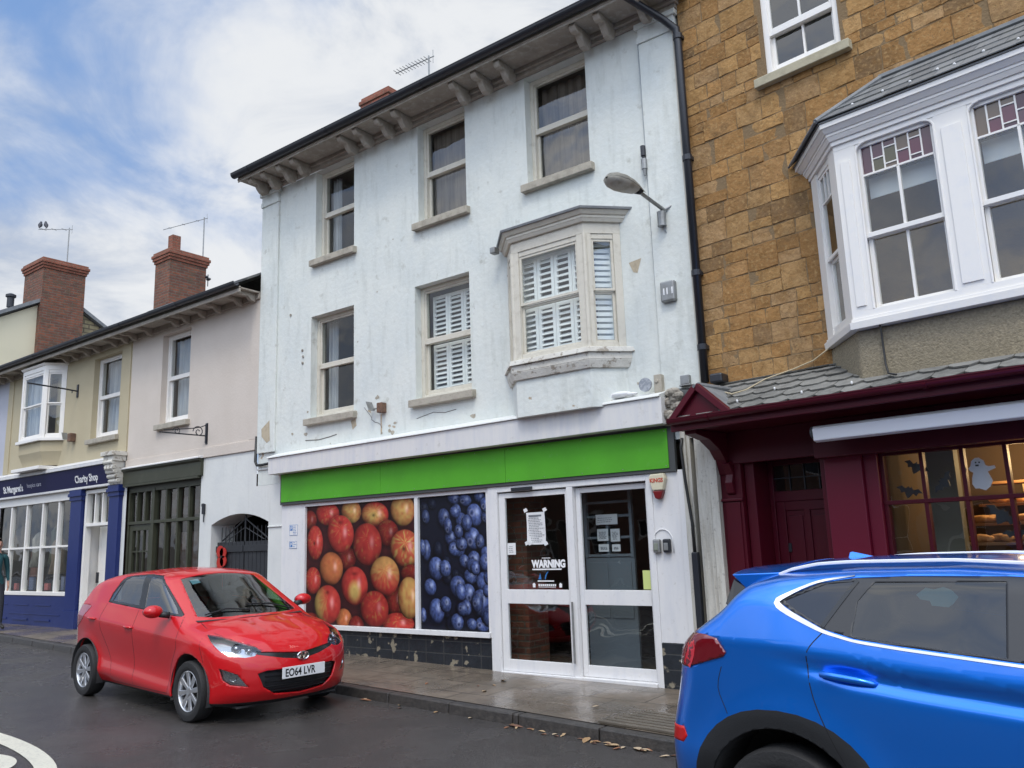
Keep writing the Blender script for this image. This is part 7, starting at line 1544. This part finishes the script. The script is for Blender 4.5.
# ------------------------------------------------------------------ red hatchback
def red_car():
    s = .94; car = RedCar(); o, fr = car_root('parked_car', 'red five door hatchback with plate EO64 LVR parked at the kerb', -7.555, 5.477, R(-3.4), s, 0.)
    paint = mat('red car paint', (.50, .003, .007), .45, spec=.25, coat=.8)
    bm = body_mesh(car, -2.72, .32, .60, 170, 260, 40)
    for f in bm.faces: f.material_index = 0
    bmesh.ops.bisect_plane(bm, geom=bm.faces[:]+bm.edges[:]+bm.verts[:], dist=1e-5, plane_co=(0, 0, .212), plane_no=(0, 0, 1))
    for f in bm.faces:
        c = f.calc_center_median()
        if c.z < .212: f.material_index = 1
    arch = lambda xa, r: [(xa+r*math.cos(a), .305+r*math.sin(a)) for a in [2*math.pi*k/28 for k in range(28)]]
    for xa in (0, -2.525): both(bm, arch(xa, .368), 'y', 9)
    for xa in (0, -2.525):
        for s_ in (1, -1): cut(bm, [(xa-.36, s_*.5), (xa+.36, s_*.5), (xa+.36, s_*.95), (xa-.36, s_*.95)], '-z', 0, 9, pred=lambda c: c.z < .3)
    bmesh.ops.delete(bm, geom=[f for f in bm.faces if f.material_index == 9], context='FACES')
    # windows: black surround first, then panes inside it
    both(bm, [(-2.10, 1.112), (-2.085, 1.21), (-1.98, 1.375), (-1.93, 1.405), (-1.80, 1.425), (-1.45, 1.445), (-1.17, 1.432), (-1.03, 1.385), (-.74, 1.230), (-.49, 1.095), (-.37, 1.032), (-.37, 1.015), (-1.2, 1.068)], 'y', 2)
    pn = [[(-1.99, 1.133), (-1.325, 1.105), (-1.485, 1.425), (-1.80, 1.408), (-1.90, 1.372)], [(-2.075, 1.14), (-2.015, 1.137), (-1.93, 1.355), (-2.055, 1.215)], [(-1.16, 1.090), (-.44, 1.042), (-.54, 1.105), (-.75, 1.215), (-.97, 1.335), (-1.09, 1.395), (-1.33, 1.418)]]
    for p in pn: both(bm, p, 'y', 3, only=(2,))
    cut(bm, [(-.935, -.475), (-.935, .475), (-.27, .615), (-.17, .48), (-.10, .30), (-.07, 0), (-.10, -.30), (-.17, -.48), (-.27, -.615)], 'z', 0, 4, pred=lambda c: c.z > .9)
    cut(bm, [(-.56, 1.08), (.56, 1.08), (.52, 1.29), (-.52, 1.29)], '-x', 0, 5, pred=lambda c: c.x < -2.5)
    ax = (.62, -.78, 0)
    both(bm, [(.15, -.73, .862), (.33, -.75, .79), (.446, -.745, .712), (.526, -.70, .668), (.626, -.571, .645), (.659, -.49, .653), (.665, -.411, .694), (.61, -.45, .736), (.5, -.56, .785), (.3, -.65, .84)], ax, 6)
    both(bm, [(.474, -.775, .553), (.51, -.752, .545), (.613, -.647, .492), (.67, -.556, .367), (.572, -.696, .392), (.515, -.751, .44)], ax, 7)
    both(bm, [(-2.50, -.8, 1.06), (-2.66, -.8, .90), (-2.9, -.75, .78), (-3.07, -.55, .78), (-3.05, -.52, 1.0), (-2.8, -.7, 1.07)], (-.55, -.83, 0), 8)
    cut(bm, [(-.48, .485), (-.40, .508), (.40, .508), (.48, .485), (.42, .35), (.30, .268), (0, .243), (-.30, .268), (-.42, .35)], 'x', 0, 10, pred=lambda c: c.x > .4)
    for s_ in (1, -1): cut(bm, [(0, .648), (s_*.46, .694), (s_*.46, .664), (s_*.22, .612), (0, .583)], 'x', 0, 11, pred=lambda c: c.x > .3)
    g1 = glassmat('car side glass', (.38, .42, .41), f0=.20); g2 = glassmat('windscreen glass', (.50, .55, .53), f0=.10); g3 = glassmat('car rear glass', (.25, .27, .27))
    for p_ in take(bm, 3, 'side_window', g1, o, s, -.004): pass
    take(bm, 2, 'window_surround', m_gloss_black, o, s, -.002, solid=.008)
    take(bm, 4, 'windscreen', g2, o, s, -.003); take(bm, 5, 'rear_window', g3, o, s, -.003)
    lamps = take(bm, 6, 'headlight', m_lens, o, s, .0, delete=False); fogs = take(bm, 7, 'fog_light', m_lens, o, s, .0, delete=False)
    # lamp bowls: the cut faces pushed inwards become a silver reflector box
    sil_ = mat('lamp reflector', (.36, .37, .39), .18, metal=.9)
    take(bm, 6, 'reflector', sil_, o, s, -.05); take(bm, 7, 'fog_reflector', sil_, o, s, -.03)
    take(bm, 8, 'tail_light', mat('red lamp lens', (.30, .005, .008), .12, coat=1), o, s, .002, solid=.01)
    grm = mat('black grille', (.012, .012, .014), .5); take(bm, 10, 'lower_grille', grm, o, s, -.035); take(bm, 11, 'upper_grille', m_gloss_black, o, s, -.012)
    finish_body(bm, s, [paint, m_plast, m_liner], o)
    for sy in (-1, 1):
        lamp = MB(fr)
        for (x, y, z, r_) in ((.50, .60, .725, .050), (.575, .50, .700, .040)):
            c = Vector((x, sy*y, z)); n_ = Vector((.80, sy*.55, .12)).normalized(); u_ = n_.cross(Vector((0, 0, 1))).normalized(); v_ = u_.cross(n_)
            Mx = Matrix(((u_.x, v_.x, n_.x, c.x), (u_.y, v_.y, n_.y, c.y), (u_.z, v_.z, n_.z, c.z), (0, 0, 0, 1)))
            lamp.lathe([(r_, .012), (r_*1.02, .0), (r_*.8, -.02), (r_*.4, -.035), (.001, -.04)], 18, Mx); lamp.lathe([(r_*.62, .0), (r_*.5, .018), (r_*.25, .028), (.001, .030)], 16, Mx)
        lamp.build('headlight_bowl', sil_, o, smooth=True)
        fg = MB(fr); c = Vector((.57, sy*.665, .462)); n_ = Vector((.80, sy*.6, 0)).normalized(); u_ = n_.cross(Vector((0, 0, 1))).normalized(); v_ = u_.cross(n_)
        Mx = Matrix(((u_.x, v_.x, n_.x, c.x), (u_.y, v_.y, n_.y, c.y), (u_.z, v_.z, n_.z, c.z), (0, 0, 0, 1))); fg.lathe([(.036, .01), (.03, -.01), (.001, -.02)], 14, Mx); fg.build('fog_bowl', m_chrome, o, smooth=True)
    # grille slats, plate, badge
    gl_ = MB(fr)
    for z in (.30, .35, .40, .45, .49):
        pts = [(float(car.Fx(z))-.30*(abs(y)/.85)**2.2-.022, y, z) for y in np.linspace(-.40, .40, 13)]; gl_.tube(pts, .007, 6)
    gl_.build('grille_slats', m_gloss_black, o)
    xp = float(car.Fx(.465))
    gb_plate(fr, o, lambda p: (xp+.006+p[1], p[0], .468+p[2]), 'EO64 LVR', mat('white number plate', (.74, .75, .76), .35))
    bd = MB(fr); xb = float(car.Fx(.615))-.006
    bd.lathe([(.070, .0), (.076, .008), (.070, .016), (.060, .008), (.064, .0)], 28, Matrix(((0, 0, 1, xb), (1, 0, 0, 0), (0, .58, 0, .615), (0, 0, 0, 1))))
    for a in (-.026, .026): bd.hexa([(xb, a-.022, .585), (xb, a-.002, .585), (xb+.014, a-.002, .585), (xb+.014, a-.022, .585)], [(xb, a+.002, .645), (xb, a+.022, .645), (xb+.014, a+.022, .645), (xb+.014, a+.002, .645)])
    bd.hexa([(xb, -.03, .606), (xb, .03, .616), (xb+.013, .03, .616), (xb+.013, -.03, .606)], [(xb, -.03, .618), (xb, .03, .628), (xb+.013, .03, .628), (xb+.013, -.03, .618)]); bd.build('badge', m_chrome, o)
    # gaps, handles, mirrors, wipers
    for sd in (-1, 1):
        gp = lambda pts, w_=.006: ribbon(car, fr, 'panel_gap', m_gap, o, pts, w_, side=sd, lift=.0006, thick=.002)
        gp([(-2.10, 1.10), (-2.16, .95), (-2.12, .80), (-1.98, .62), (-1.86, .45), (-1.80, .25)]); gp([(-1.27, 1.06), (-1.28, .80), (-1.27, .24)]); gp([(-.34, 1.01), (-.27, .93), (-.26, .72), (-.42, .50), (-.46, .24)]); gp([(-.46, .235), (-1.80, .235)])
        gp([(.16, .85), (.18, .80), (.27, .60)], .005)
        for hx in (-2.22, -1.26):
            zc_ = float(car.zc(hx))+.005; hx0 = hx-.13 if hx < -2 else hx-.10; y_ = float(side_y(car, hx0, zc_)[0])
            h_ = MB(fr); h_.tube([(hx0-.09, sd*(y_-.002), zc_), (hx0-.06, sd*(y_+.022), zc_+.002), (hx0+.05, sd*(y_+.022), zc_), (hx0+.09, sd*(y_-.002), zc_-.002)], [.012, .015, .015, .011], 8); h_.build('door_handle', paint, o, smooth=True)
        mr = MB(fr); mr.tube([(-.52, sd*.80, 1.03), (-.55, sd*.90, 1.045)], [.035, .03], 10); m1 = mr.build('mirror', m_plast, o, smooth=True)
        mr = MB(fr); mr.ell((-.585, sd*.955, 1.075), .085, .105, .068, 18, 12); mr.build('mirror_cap', paint, m1, smooth=True)
        mr = MB(fr); mr.ell((-.64, sd*.955, 1.072), .045, .088, .054, 14, 8); mr.build('mirror_glass', m_gloss_black, m1, smooth=True)
    wp = MB(fr)
    def wsp(x, y, up=.012):
        sc = .24; return (x, y, float(car.T_(x+sc*y*y))-.10*y*y+up)
    for y0, y1, xx in ((.55, -.05, -.22), (-.05, -.55, -.20)): wp.tube([wsp(-.14-.1*abs(y0), y0, .015), wsp(xx-.02, (y0+y1)/2, .02), wsp(xx-.03, y1, .014)], .008, 6)
    wp.build('wipers', m_gap, o)
    cw = MB(fr)
    pts_a = [wsp(-.05-.42*y*y, y, -.006) for y in np.linspace(-.66, .66, 19)]; pts_b = [wsp(.0-.40*y*y, y, .004) for y in np.linspace(-.66, .66, 19)]
    cw.add(pts_a+pts_b, [(i, i+1, 19+i+1, 19+i) for i in range(18)]); cw.build('scuttle', m_plast, o, recalc=False)
    hl = MB(fr)
    for sd in (-1, 1):
        pts = [(x, sd*y, float((lambda X_, Y_: X_)(0, 0))) for x, y in ()]
    for sd in (-1, 1):
        P = []
        for x, y in ((-.16, .63), (.0, .66), (.2, .665), (.40, .61), (.56, .50), (.66, .40)):
            lo, hi = .3, 1.2
            for _ in range(24):
                m_ = (lo+hi)/2
                if float(car.d(np.array([x]), np.array([y]), np.array([m_]))[0]) < 0: lo = m_
                else: hi = m_
            P.append((x, sd*y, lo-.001))
        hl.tube(P, .0032, 5)
    hl.build('bonnet_gap', m_gap, o)
    it = MB(fr); it.box(-.62, -.15, -.66, .66, .66, .86); it.ell((-.5, 0, .86), .16, .62, .07, 18, 8); it.build('dashboard', m_plast, o, bevel=.03)
    sw3 = MB(fr); c = Vector((-.78, -.34, .90)); n_ = Vector((-.85, 0, .45)).normalized(); u_ = Vector((0, 1, 0)); v_ = n_.cross(u_)
    sw3.tube([tuple(c+(u_*math.cos(a)+v_*math.sin(a))*.175) for a in [2*math.pi*k/24 for k in range(25)]], .015, 8); sw3.tube([tuple(c-u_*.17), tuple(c+u_*.17)], .02, 6); sw3.tube([tuple(c), tuple(c-n_*.25)], .03, 8); sw3.build('steering_wheel', m_seat, o, smooth=True)
    seats(fr, o, (-1.05, -1.95))
    rm = MB(fr); rm.ell((-.70, 0, 1.26), .02, .11, .03, 12, 8); rm.build('inside_mirror', m_seat, o)
    sk2 = MB(fr); sk2.quad(wsp(-.80, -.40, -.012), wsp(-.80, -.30, -.012), wsp(-.88, -.30, -.012), wsp(-.88, -.40, -.012)); sk2.build('windscreen_sticker', mat('blue sticker', (.25, .5, .6), .6), o, recalc=False)
    tr = mat('tyre', (.02, .02, .02), .8)
    for xa in (0, -2.525):
        housing(fr, o, xa, .305, .375, .83, .52)
        for sd in (-1, 1): wheel(fr, o, xa, sd*.755, .30, .30, .185, sd, 'red', steer=0.)
    fb = MB(fr); fb.box(-3.0, .55, -.6, .6, .15, .17); fb.build('underside', m_liner, o)
red_car()
def blue_car():
    s = .97; car = BlueCar(); o, fr = car_root('parked_car', 'bright blue sport utility car with silver roof rails, its tail at the right of frame', -1.5, 4.97, R(-5), s, -.03)
    paint = mat('blue metallic car paint', (.005, .19, .80), .28, metal=.62, spec=.5, coat=1.0)
    bm = body_mesh(car, -.30, 3.02, .70, 240, 320, 48)
    for f in bm.faces:
        c = f.calc_center_median(); f.material_index = 1 if (f.normal.z < -.6 and c.z < .3) else 0
    sup = lambda xa, r, zc_=.37, k=24: [(xa+r*math.cos(a), zc_+r*math.sin(a)) for a in [2*math.pi*i/k for i in range(k)]]
    for xa in (0, 2.67):
        both(bm, [(xa+.525*math.copysign(abs(math.cos(a))**.92, math.cos(a)), .375+.515*math.copysign(abs(math.sin(a))**.92, math.sin(a))) for a in [2*math.pi*i/36 for i in range(36)]], 'y', 1)
        both(bm, sup(xa, .432, .37, 36), 'y', 9)
        for s_ in (1, -1): cut(bm, [(xa-.42, s_*.5), (xa+.42, s_*.5), (xa+.42, s_*1.0), (xa-.42, s_*1.0)], '-z', 0, 9, pred=lambda c: c.z < .35)
    bmesh.ops.delete(bm, geom=[f for f in bm.faces if f.material_index == 9], context='FACES')
    both(bm, [(.40, .10), (2.3, .10), (2.3, .36), (.40, .36)], 'y', 1); cut(bm, [(-.95, .1), (.95, .1), (.95, .46), (-.95, .46)], '-x', 0, 1, pred=lambda c: c.x < -.3)
    both(bm, [(.012, 1.413), (.095, 1.362), (.25, 1.288), (.40, 1.251), (.62, 1.230), (1.10, 1.195), (2.0, 1.138), (2.36, 1.115), (2.2, 1.22), (1.78, 1.475), (1.6, 1.512), (1.4, 1.532), (1.03, 1.543), (.60, 1.538), (.37, 1.526), (.205, 1.50), (.137, 1.47)], 'y', 2)
    for p in ([(.385, 1.262), (.40, 1.42), (.47, 1.507), (1.03, 1.522), (1.03, 1.212), (.62, 1.242)], [(1.15, 1.205), (1.9, 1.158), (2.10, 1.20), (1.74, 1.455), (1.4, 1.512), (1.13, 1.522)]): both(bm, p, 'y', 3, only=(2,))
    both(bm, [(.05, 1.413), (.11, 1.372), (.245, 1.303), (.39, 1.512), (.24, 1.497)], 'y', 12, only=(2,))
    both(bm, [(-.387, -.89, 1.226), (-.318, -.899, 1.211), (-.268, -.904, 1.144), (-.283, -.902, 1.122), (-.414, -.896, 1.081), (-.515, -.875, 1.049), (-.70, -.70, 1.06), (-.72, -.52, 1.10), (-.70, -.52, 1.20), (-.6, -.75, 1.225)], (-.5, -.86, 0), 6)
    both(bm, [(-.555, -.85, .735), (-.535, -.86, .69), (-.56, -.85, .655), (-.70, -.70, .65), (-.72, -.66, .72)], (-.6, -.8, 0), 7)
    cut(bm, [(-.62, 1.25), (.62, 1.25), (.55, 1.47), (-.55, 1.47)], '-x', 0, 5, pred=lambda c: c.x < 0)
    cut(bm, [(1.82, -.60), (1.82, .60), (2.35, .72), (2.48, .5), (2.55, 0), (2.48, -.5), (2.35, -.72)], 'z', 0, 4, pred=lambda c: c.z > 1.0)
    both(bm, [(3.0, -.8, .98), (3.30, -.72, .88), (3.45, -.5, .80), (3.42, -.5, .90), (3.2, -.7, .99)], (.6, -.8, 0), 8)
    cut(bm, [(-.42, .55), (.42, .55), (.48, .88), (-.48, .88)], 'x', 0, 10, pred=lambda c: c.x > 3)
    g1 = glassmat('privacy glass', (.16, .19, .20), f0=.06); g2 = glassmat('clear car glass', (.5, .55, .53))
    take(bm, 3, 'side_window', g1, o, s, -.004); take(bm, 12, 'quarter_window', mat('dark quarter glass', (.015, .018, .026), .06, spec=.5), o, s, -.004); take(bm, 2, 'window_surround', mat('satin black trim', (.022, .023, .026), .38), o, s, -.002, solid=.008); take(bm, 4, 'windscreen', g2, o, s, -.003); take(bm, 5, 'rear_window', mat('dark rear glass', (.014, .015, .017), .05), o, s, -.002)
    tl_ = take(bm, 6, 'tail_light', mat('red tail lamp', (.15, .004, .010), .08, coat=1), o, s, .006, solid=.02); take(bm, 7, 'rear_reflector', mat('red reflector', (.5, .01, .01), .25), o, s, .002, solid=.01)
    take(bm, 8, 'headlight', m_lens, o, s, .0); take(bm, 10, 'grille', m_gloss_black, o, s, -.02)
    finish_body(bm, s, [paint, m_plast, m_liner], o)
    for sd in (-1, 1):
        ribbon(car, fr, 'chrome_strip', m_chrome, o, [(.37, 1.537), (.20, 1.510), (.12, 1.475), (.025, 1.425), (-.002, 1.408), (.04, 1.375), (.10, 1.345), (.25, 1.277), (.40, 1.241), (.62, 1.220), (1.10, 1.185), (2.0, 1.128), (2.34, 1.105)], .016, side=sd, lift=.006, thick=.010, taper=[(0, .006), (.08, .014), (.14, .030), (.20, .022), (.26, .012), (1, .011)])
        gp = lambda pts, w_=.005: ribbon(car, fr, 'panel_gap', m_gap, o, pts, w_, side=sd, lift=.0006, thick=.002)
        gp([(.262, 1.285), (.20, 1.225), (.168, 1.185), (.163, 1.13), (.175, 1.03), (.19, .955), (.235, .85), (.30, .72), (.37, .60), (.45, .42)]); gp([(1.10, 1.19), (1.10, .9), (1.12, .36)]); gp([(2.2, 1.12), (2.24, .9), (2.20, .5)])
        ribbon(car, fr, 'pillar_trim', m_gloss_black, o, [(.245, 1.30), (.31, 1.40), (.39, 1.515)], .020, side=sd, lift=.0015, thick=.004)
        ribbon(car, fr, 'pillar_gap', m_gap, o, [(1.115, 1.20), (1.105, 1.535)], .008, side=sd, lift=.001, thick=.003)
        gp([(-.30, 1.07), (-.34, .96), (-.28, .84)], .004)
        ribbon(car, fr, 'lamp_strip', mat('bright red lamp strip', (.62, .015, .03), .2, coat=1), o, [(-.50, 1.205), (-.47, 1.15), (-.52, 1.06)], .055, side=sd, lift=.0085, thick=.006)
        for hx, hz in ((.355, 1.070), (1.46, 1.035)):
            y_ = float(side_y(car, hx-.12, hz+.01)[0]); y2_ = float(side_y(car, hx+.13, hz)[0])
            h_ = MB(fr); P = [(hx-.128, y_-.004, hz+.014), (hx-.115, y_+.022, hz+.013), (hx-.05, y_+.028, hz+.008), (hx+.05, y2_+.027, hz-.003), (hx+.118, y2_+.018, hz-.012), (hx+.135, y2_-.004, hz-.014)]
            h_.tube([(a, sd*b, c) for a, b, c in P], [.010, .016, .018, .018, .013, .008], 12); h_.build('door_handle', paint, o, smooth=True)
        rl_ = MB(fr); yr = .60
        def ztop(x, y):
            lo, hi = .9, 1.9
            for _ in range(24):
                m_ = (lo+hi)/2
                if float(car.d(np.array([x]), np.array([y]), np.array([m_]))[0]) < 0: lo = m_
                else: hi = m_
            return lo
        P = []
        for x in np.linspace(-.08, 1.75, 26):
            t = (x+.08)/1.83; P.append((x, sd*(yr-.02*t), ztop(x, yr-.02*t)+.036*min(1, math.sin(math.pi*min(t, 1-t))*2.6)**.7+.004))
        vs = []
        for (x, y, z) in P: vs += [(x, y-.015, z-.016), (x, y+.018, z-.016), (x, y+.014, z-.002), (x, y-.012, z+.002)]
        rl_.add(vs, [(4*i+k, 4*i+(k+1) % 4, 4*i+4+(k+1) % 4, 4*i+4+k) for i in range(len(P)-1) for k in range(4)]+[(0, 1, 2, 3), tuple(4*(len(P)-1)+k for k in (3, 2, 1, 0))])
        rl_.build('roof_rail', mat('satin silver rail', (.80, .81, .83), .35, metal=.3), o, bevel=.004)
        mr = MB(fr); mr.tube([(2.02, sd*.84, 1.17), (2.0, sd*.95, 1.18)], .03, 8); mr.ell((1.98, sd*1.03, 1.20), .07, .12, .085, 14, 9); mr.build('mirror', paint, o, smooth=True)
    # tailgate spoiler and its black side fins
    sp = MB(fr); vs = []; ys_ = np.linspace(-.60, .60, 25)
    for y in ys_:
        e_ = abs(y)/.60; zt = ztop(-.06, abs(y)); xt = -.43+.065*e_**3; zz_ = 1.550-.025*e_**2; q_ = e_**8
        vs += [(-.06, y, zt+.004), (xt, y, zz_), (xt+.01+.09*q_, y, zz_-.028-.062*q_), (-.18, y, zt-.10)]
    sp.add(vs, [(4*i+k, 4*i+(k+1) % 4, 4*i+4+(k+1) % 4, 4*i+4+k) for i in range(24) for k in range(4)]+[(0, 1, 2, 3), (99, 98, 97, 96)]); sp.build('spoiler', paint, o, smooth=False, autos=30, bevel=.006)
    for sd in (-1, 1):
        fn_ = MB(fr); fn_.hexa([(-.365, sd*.58, 1.500), (-.26, sd*.60, 1.445), (-.35, sd*.64, 1.355), (-.395, sd*.64, 1.365)], [(-.365, sd*.54, 1.500), (-.26, sd*.56, 1.445), (-.35, sd*.60, 1.345), (-.395, sd*.60, 1.355)]); fn_.build('spoiler_fin', m_gloss_black, o, bevel=.004)
    an = MB(fr); an.prism([(.20, 1.605), (.12, 1.665), (.10, 1.672), (.09, 1.66), (.06, 1.60)], 'd', -.015, .015)
    vs = [(.02, 0, 1.60), (.27, 0, 1.602), (.10, 0, 1.68), (.06, 0, 1.685), (.02, -.03, 1.595), (.02, .03, 1.595), (.24, -.02, 1.60), (.24, .02, 1.60)]
    an = MB(fr); an.add([(.08, -.025, 1.595), (.25, -.010, 1.60), (.25, .010, 1.60), (.08, .025, 1.595), (.085, -.006, 1.628), (.10, -.006, 1.632), (.10, .006, 1.632), (.085, .006, 1.628)], [(0, 1, 2, 3), (7, 6, 5, 4), (0, 1, 5, 4), (1, 2, 6, 5), (2, 3, 7, 6), (3, 0, 4, 7)]); an.build('aerial_fin', paint, o, bevel=.004)
    rb = MB(fr); rb.tube([(-.62, y, 1.235) for y in np.linspace(-.3, .3, 6)], .01, 6); rb.build('rear_wiper', m_gap, o)
    bp_ = MB(fr); bp_.box(-.80, -.60, -.62, .62, .32, .50); bp_.build('bumper_insert', m_plast, o, bevel=.02)
    gb_plate(fr, o, lambda p: (-.822-p[1], -p[0], .80+p[2]), '', mat('yellow number plate', (.7, .55, .05), .35)) if False else None
    it = MB(fr); it.box(1.95, 2.45, -.7, .7, .8, 1.08); it.build('dashboard', m_plast, o, bevel=.03)
    seats(fr, o, (1.45, .55), .38, .42, .25, .66)
    sh_ = MB(fr)
    tp_ = [(.66, 1.455), (.70, 1.487), (.735, 1.480), (.775, 1.492), (.81, 1.480), (.84, 1.45), (.82, 1.42), (.80, 1.405), (.73, 1.41), (.72, 1.43), (.68, 1.435)]; ty_ = [float(side_y(car, a, b)[0])-.007 for a, b in tp_]
    sh_.add([(a, -y, b) for (a, b), y in zip(tp_, ty_)]+[(a, -y+.003, b) for (a, b), y in zip(tp_, ty_)], [tuple(range(11)), tuple(range(21, 10, -1))]+[(i, (i+1) % 11, 11+(i+1) % 11, 11+i) for i in range(11)]); sh_.build('window_toy', mat('pale turquoise foam', (.40, .90, .95), .7), o)
    for xa in (0, 2.67):
        housing(fr, o, xa, .37, .44, .88, .52)
        for sd in (-1, 1): wheel(fr, o, xa, sd*.80, .355, .355, .22, sd, 'blue')
blue_car()
# ================================================================== HOUSES ACROSS THE STREET (unseen, added to darken reflections in glass and paint)
def opposite(x0, x1, h, mt, lab, nm='added_terraced_house'):
    fy = -7.2; o = root(nm, lab, 'house', ((x0+x1)/2, fy, road_z((x0+x1)/2)), 0)
    fr = lambda p: Vector((p[0], fy+p[1], p[2]))
    holes = []; n = max(2, int((x1-x0)/2.0)); st = (x1-x0)/n
    for k in range(n):
        for z0, z1 in ((.9, 2.3), (3.5, 4.9)): holes.append((x0+st*(k+.5)-.45, x0+st*(k+.5)+.45, z0, z1))
    wall(fr, 'wall', mt, o, x0, x1, -.4, h, holes, .12)
    m = MB(fr); w2 = MB(fr)
    for a, b, c, e in holes: bars(w2, a, b, -.12, -.06, c, e, .06); w2.box(a, b, -.11, -.07, (c+e)/2-.02, (c+e)/2+.02); m.quad((a, -.10, c), (b, -.10, c), (b, -.10, e), (a, -.10, e))
    w2.build('window_frames', m_gloss, o); m.build('window_panes', mat('dark panes '+nm, (.02, .022, .025), .08), o, recalc=False)
    m = MB(fr); m.box(x0, x1, -7.5, -.001, h-.05, h); m.hexa([(x0-.05, .25, h-.05), (x1+.05, .25, h-.05), (x1+.05, .25, h+.02), (x0-.05, .25, h+.02)], [(x0-.05, -3.6, h+2.0), (x1+.05, -3.6, h+2.0), (x1+.05, -3.6, h+2.07), (x0-.05, -3.6, h+2.07)])
    m.build('roof', m_roofslate, o)
opposite(-26, -17, 5.2, m_brick, 'unseen far brick terraced house added across the street for reflections, furthest from the lamp'); opposite(-17, -9, 5.6, m_brick, 'unseen red brick terraced house added across the street for reflections'); opposite(-9, -1.5, 5.0, mat('dark grey render', (.16, .17, .18), .9), 'unseen grey terraced house added across the street for reflections'); opposite(-1.5, 7, 5.8, m_ham and m_rubblewall, 'unseen rubble stone terraced house added across the street for reflections')
pv2 = MB(); pv2.quad((-60, -6.4, road_z(-60)+.1), (60, -6.4, road_z(60)+.1), (60, -4.9, road_z(60)+.1), (-60, -4.9, road_z(-60)+.1)); pv2.quad((-60, -4.9, road_z(-60)+.1), (60, -4.9, road_z(60)+.1), (60, -4.9, road_z(60)-.1), (-60, -4.9, road_z(-60)-.1))
ground_obj(pv2.build('far_pavement', m_pave, recalc=False))
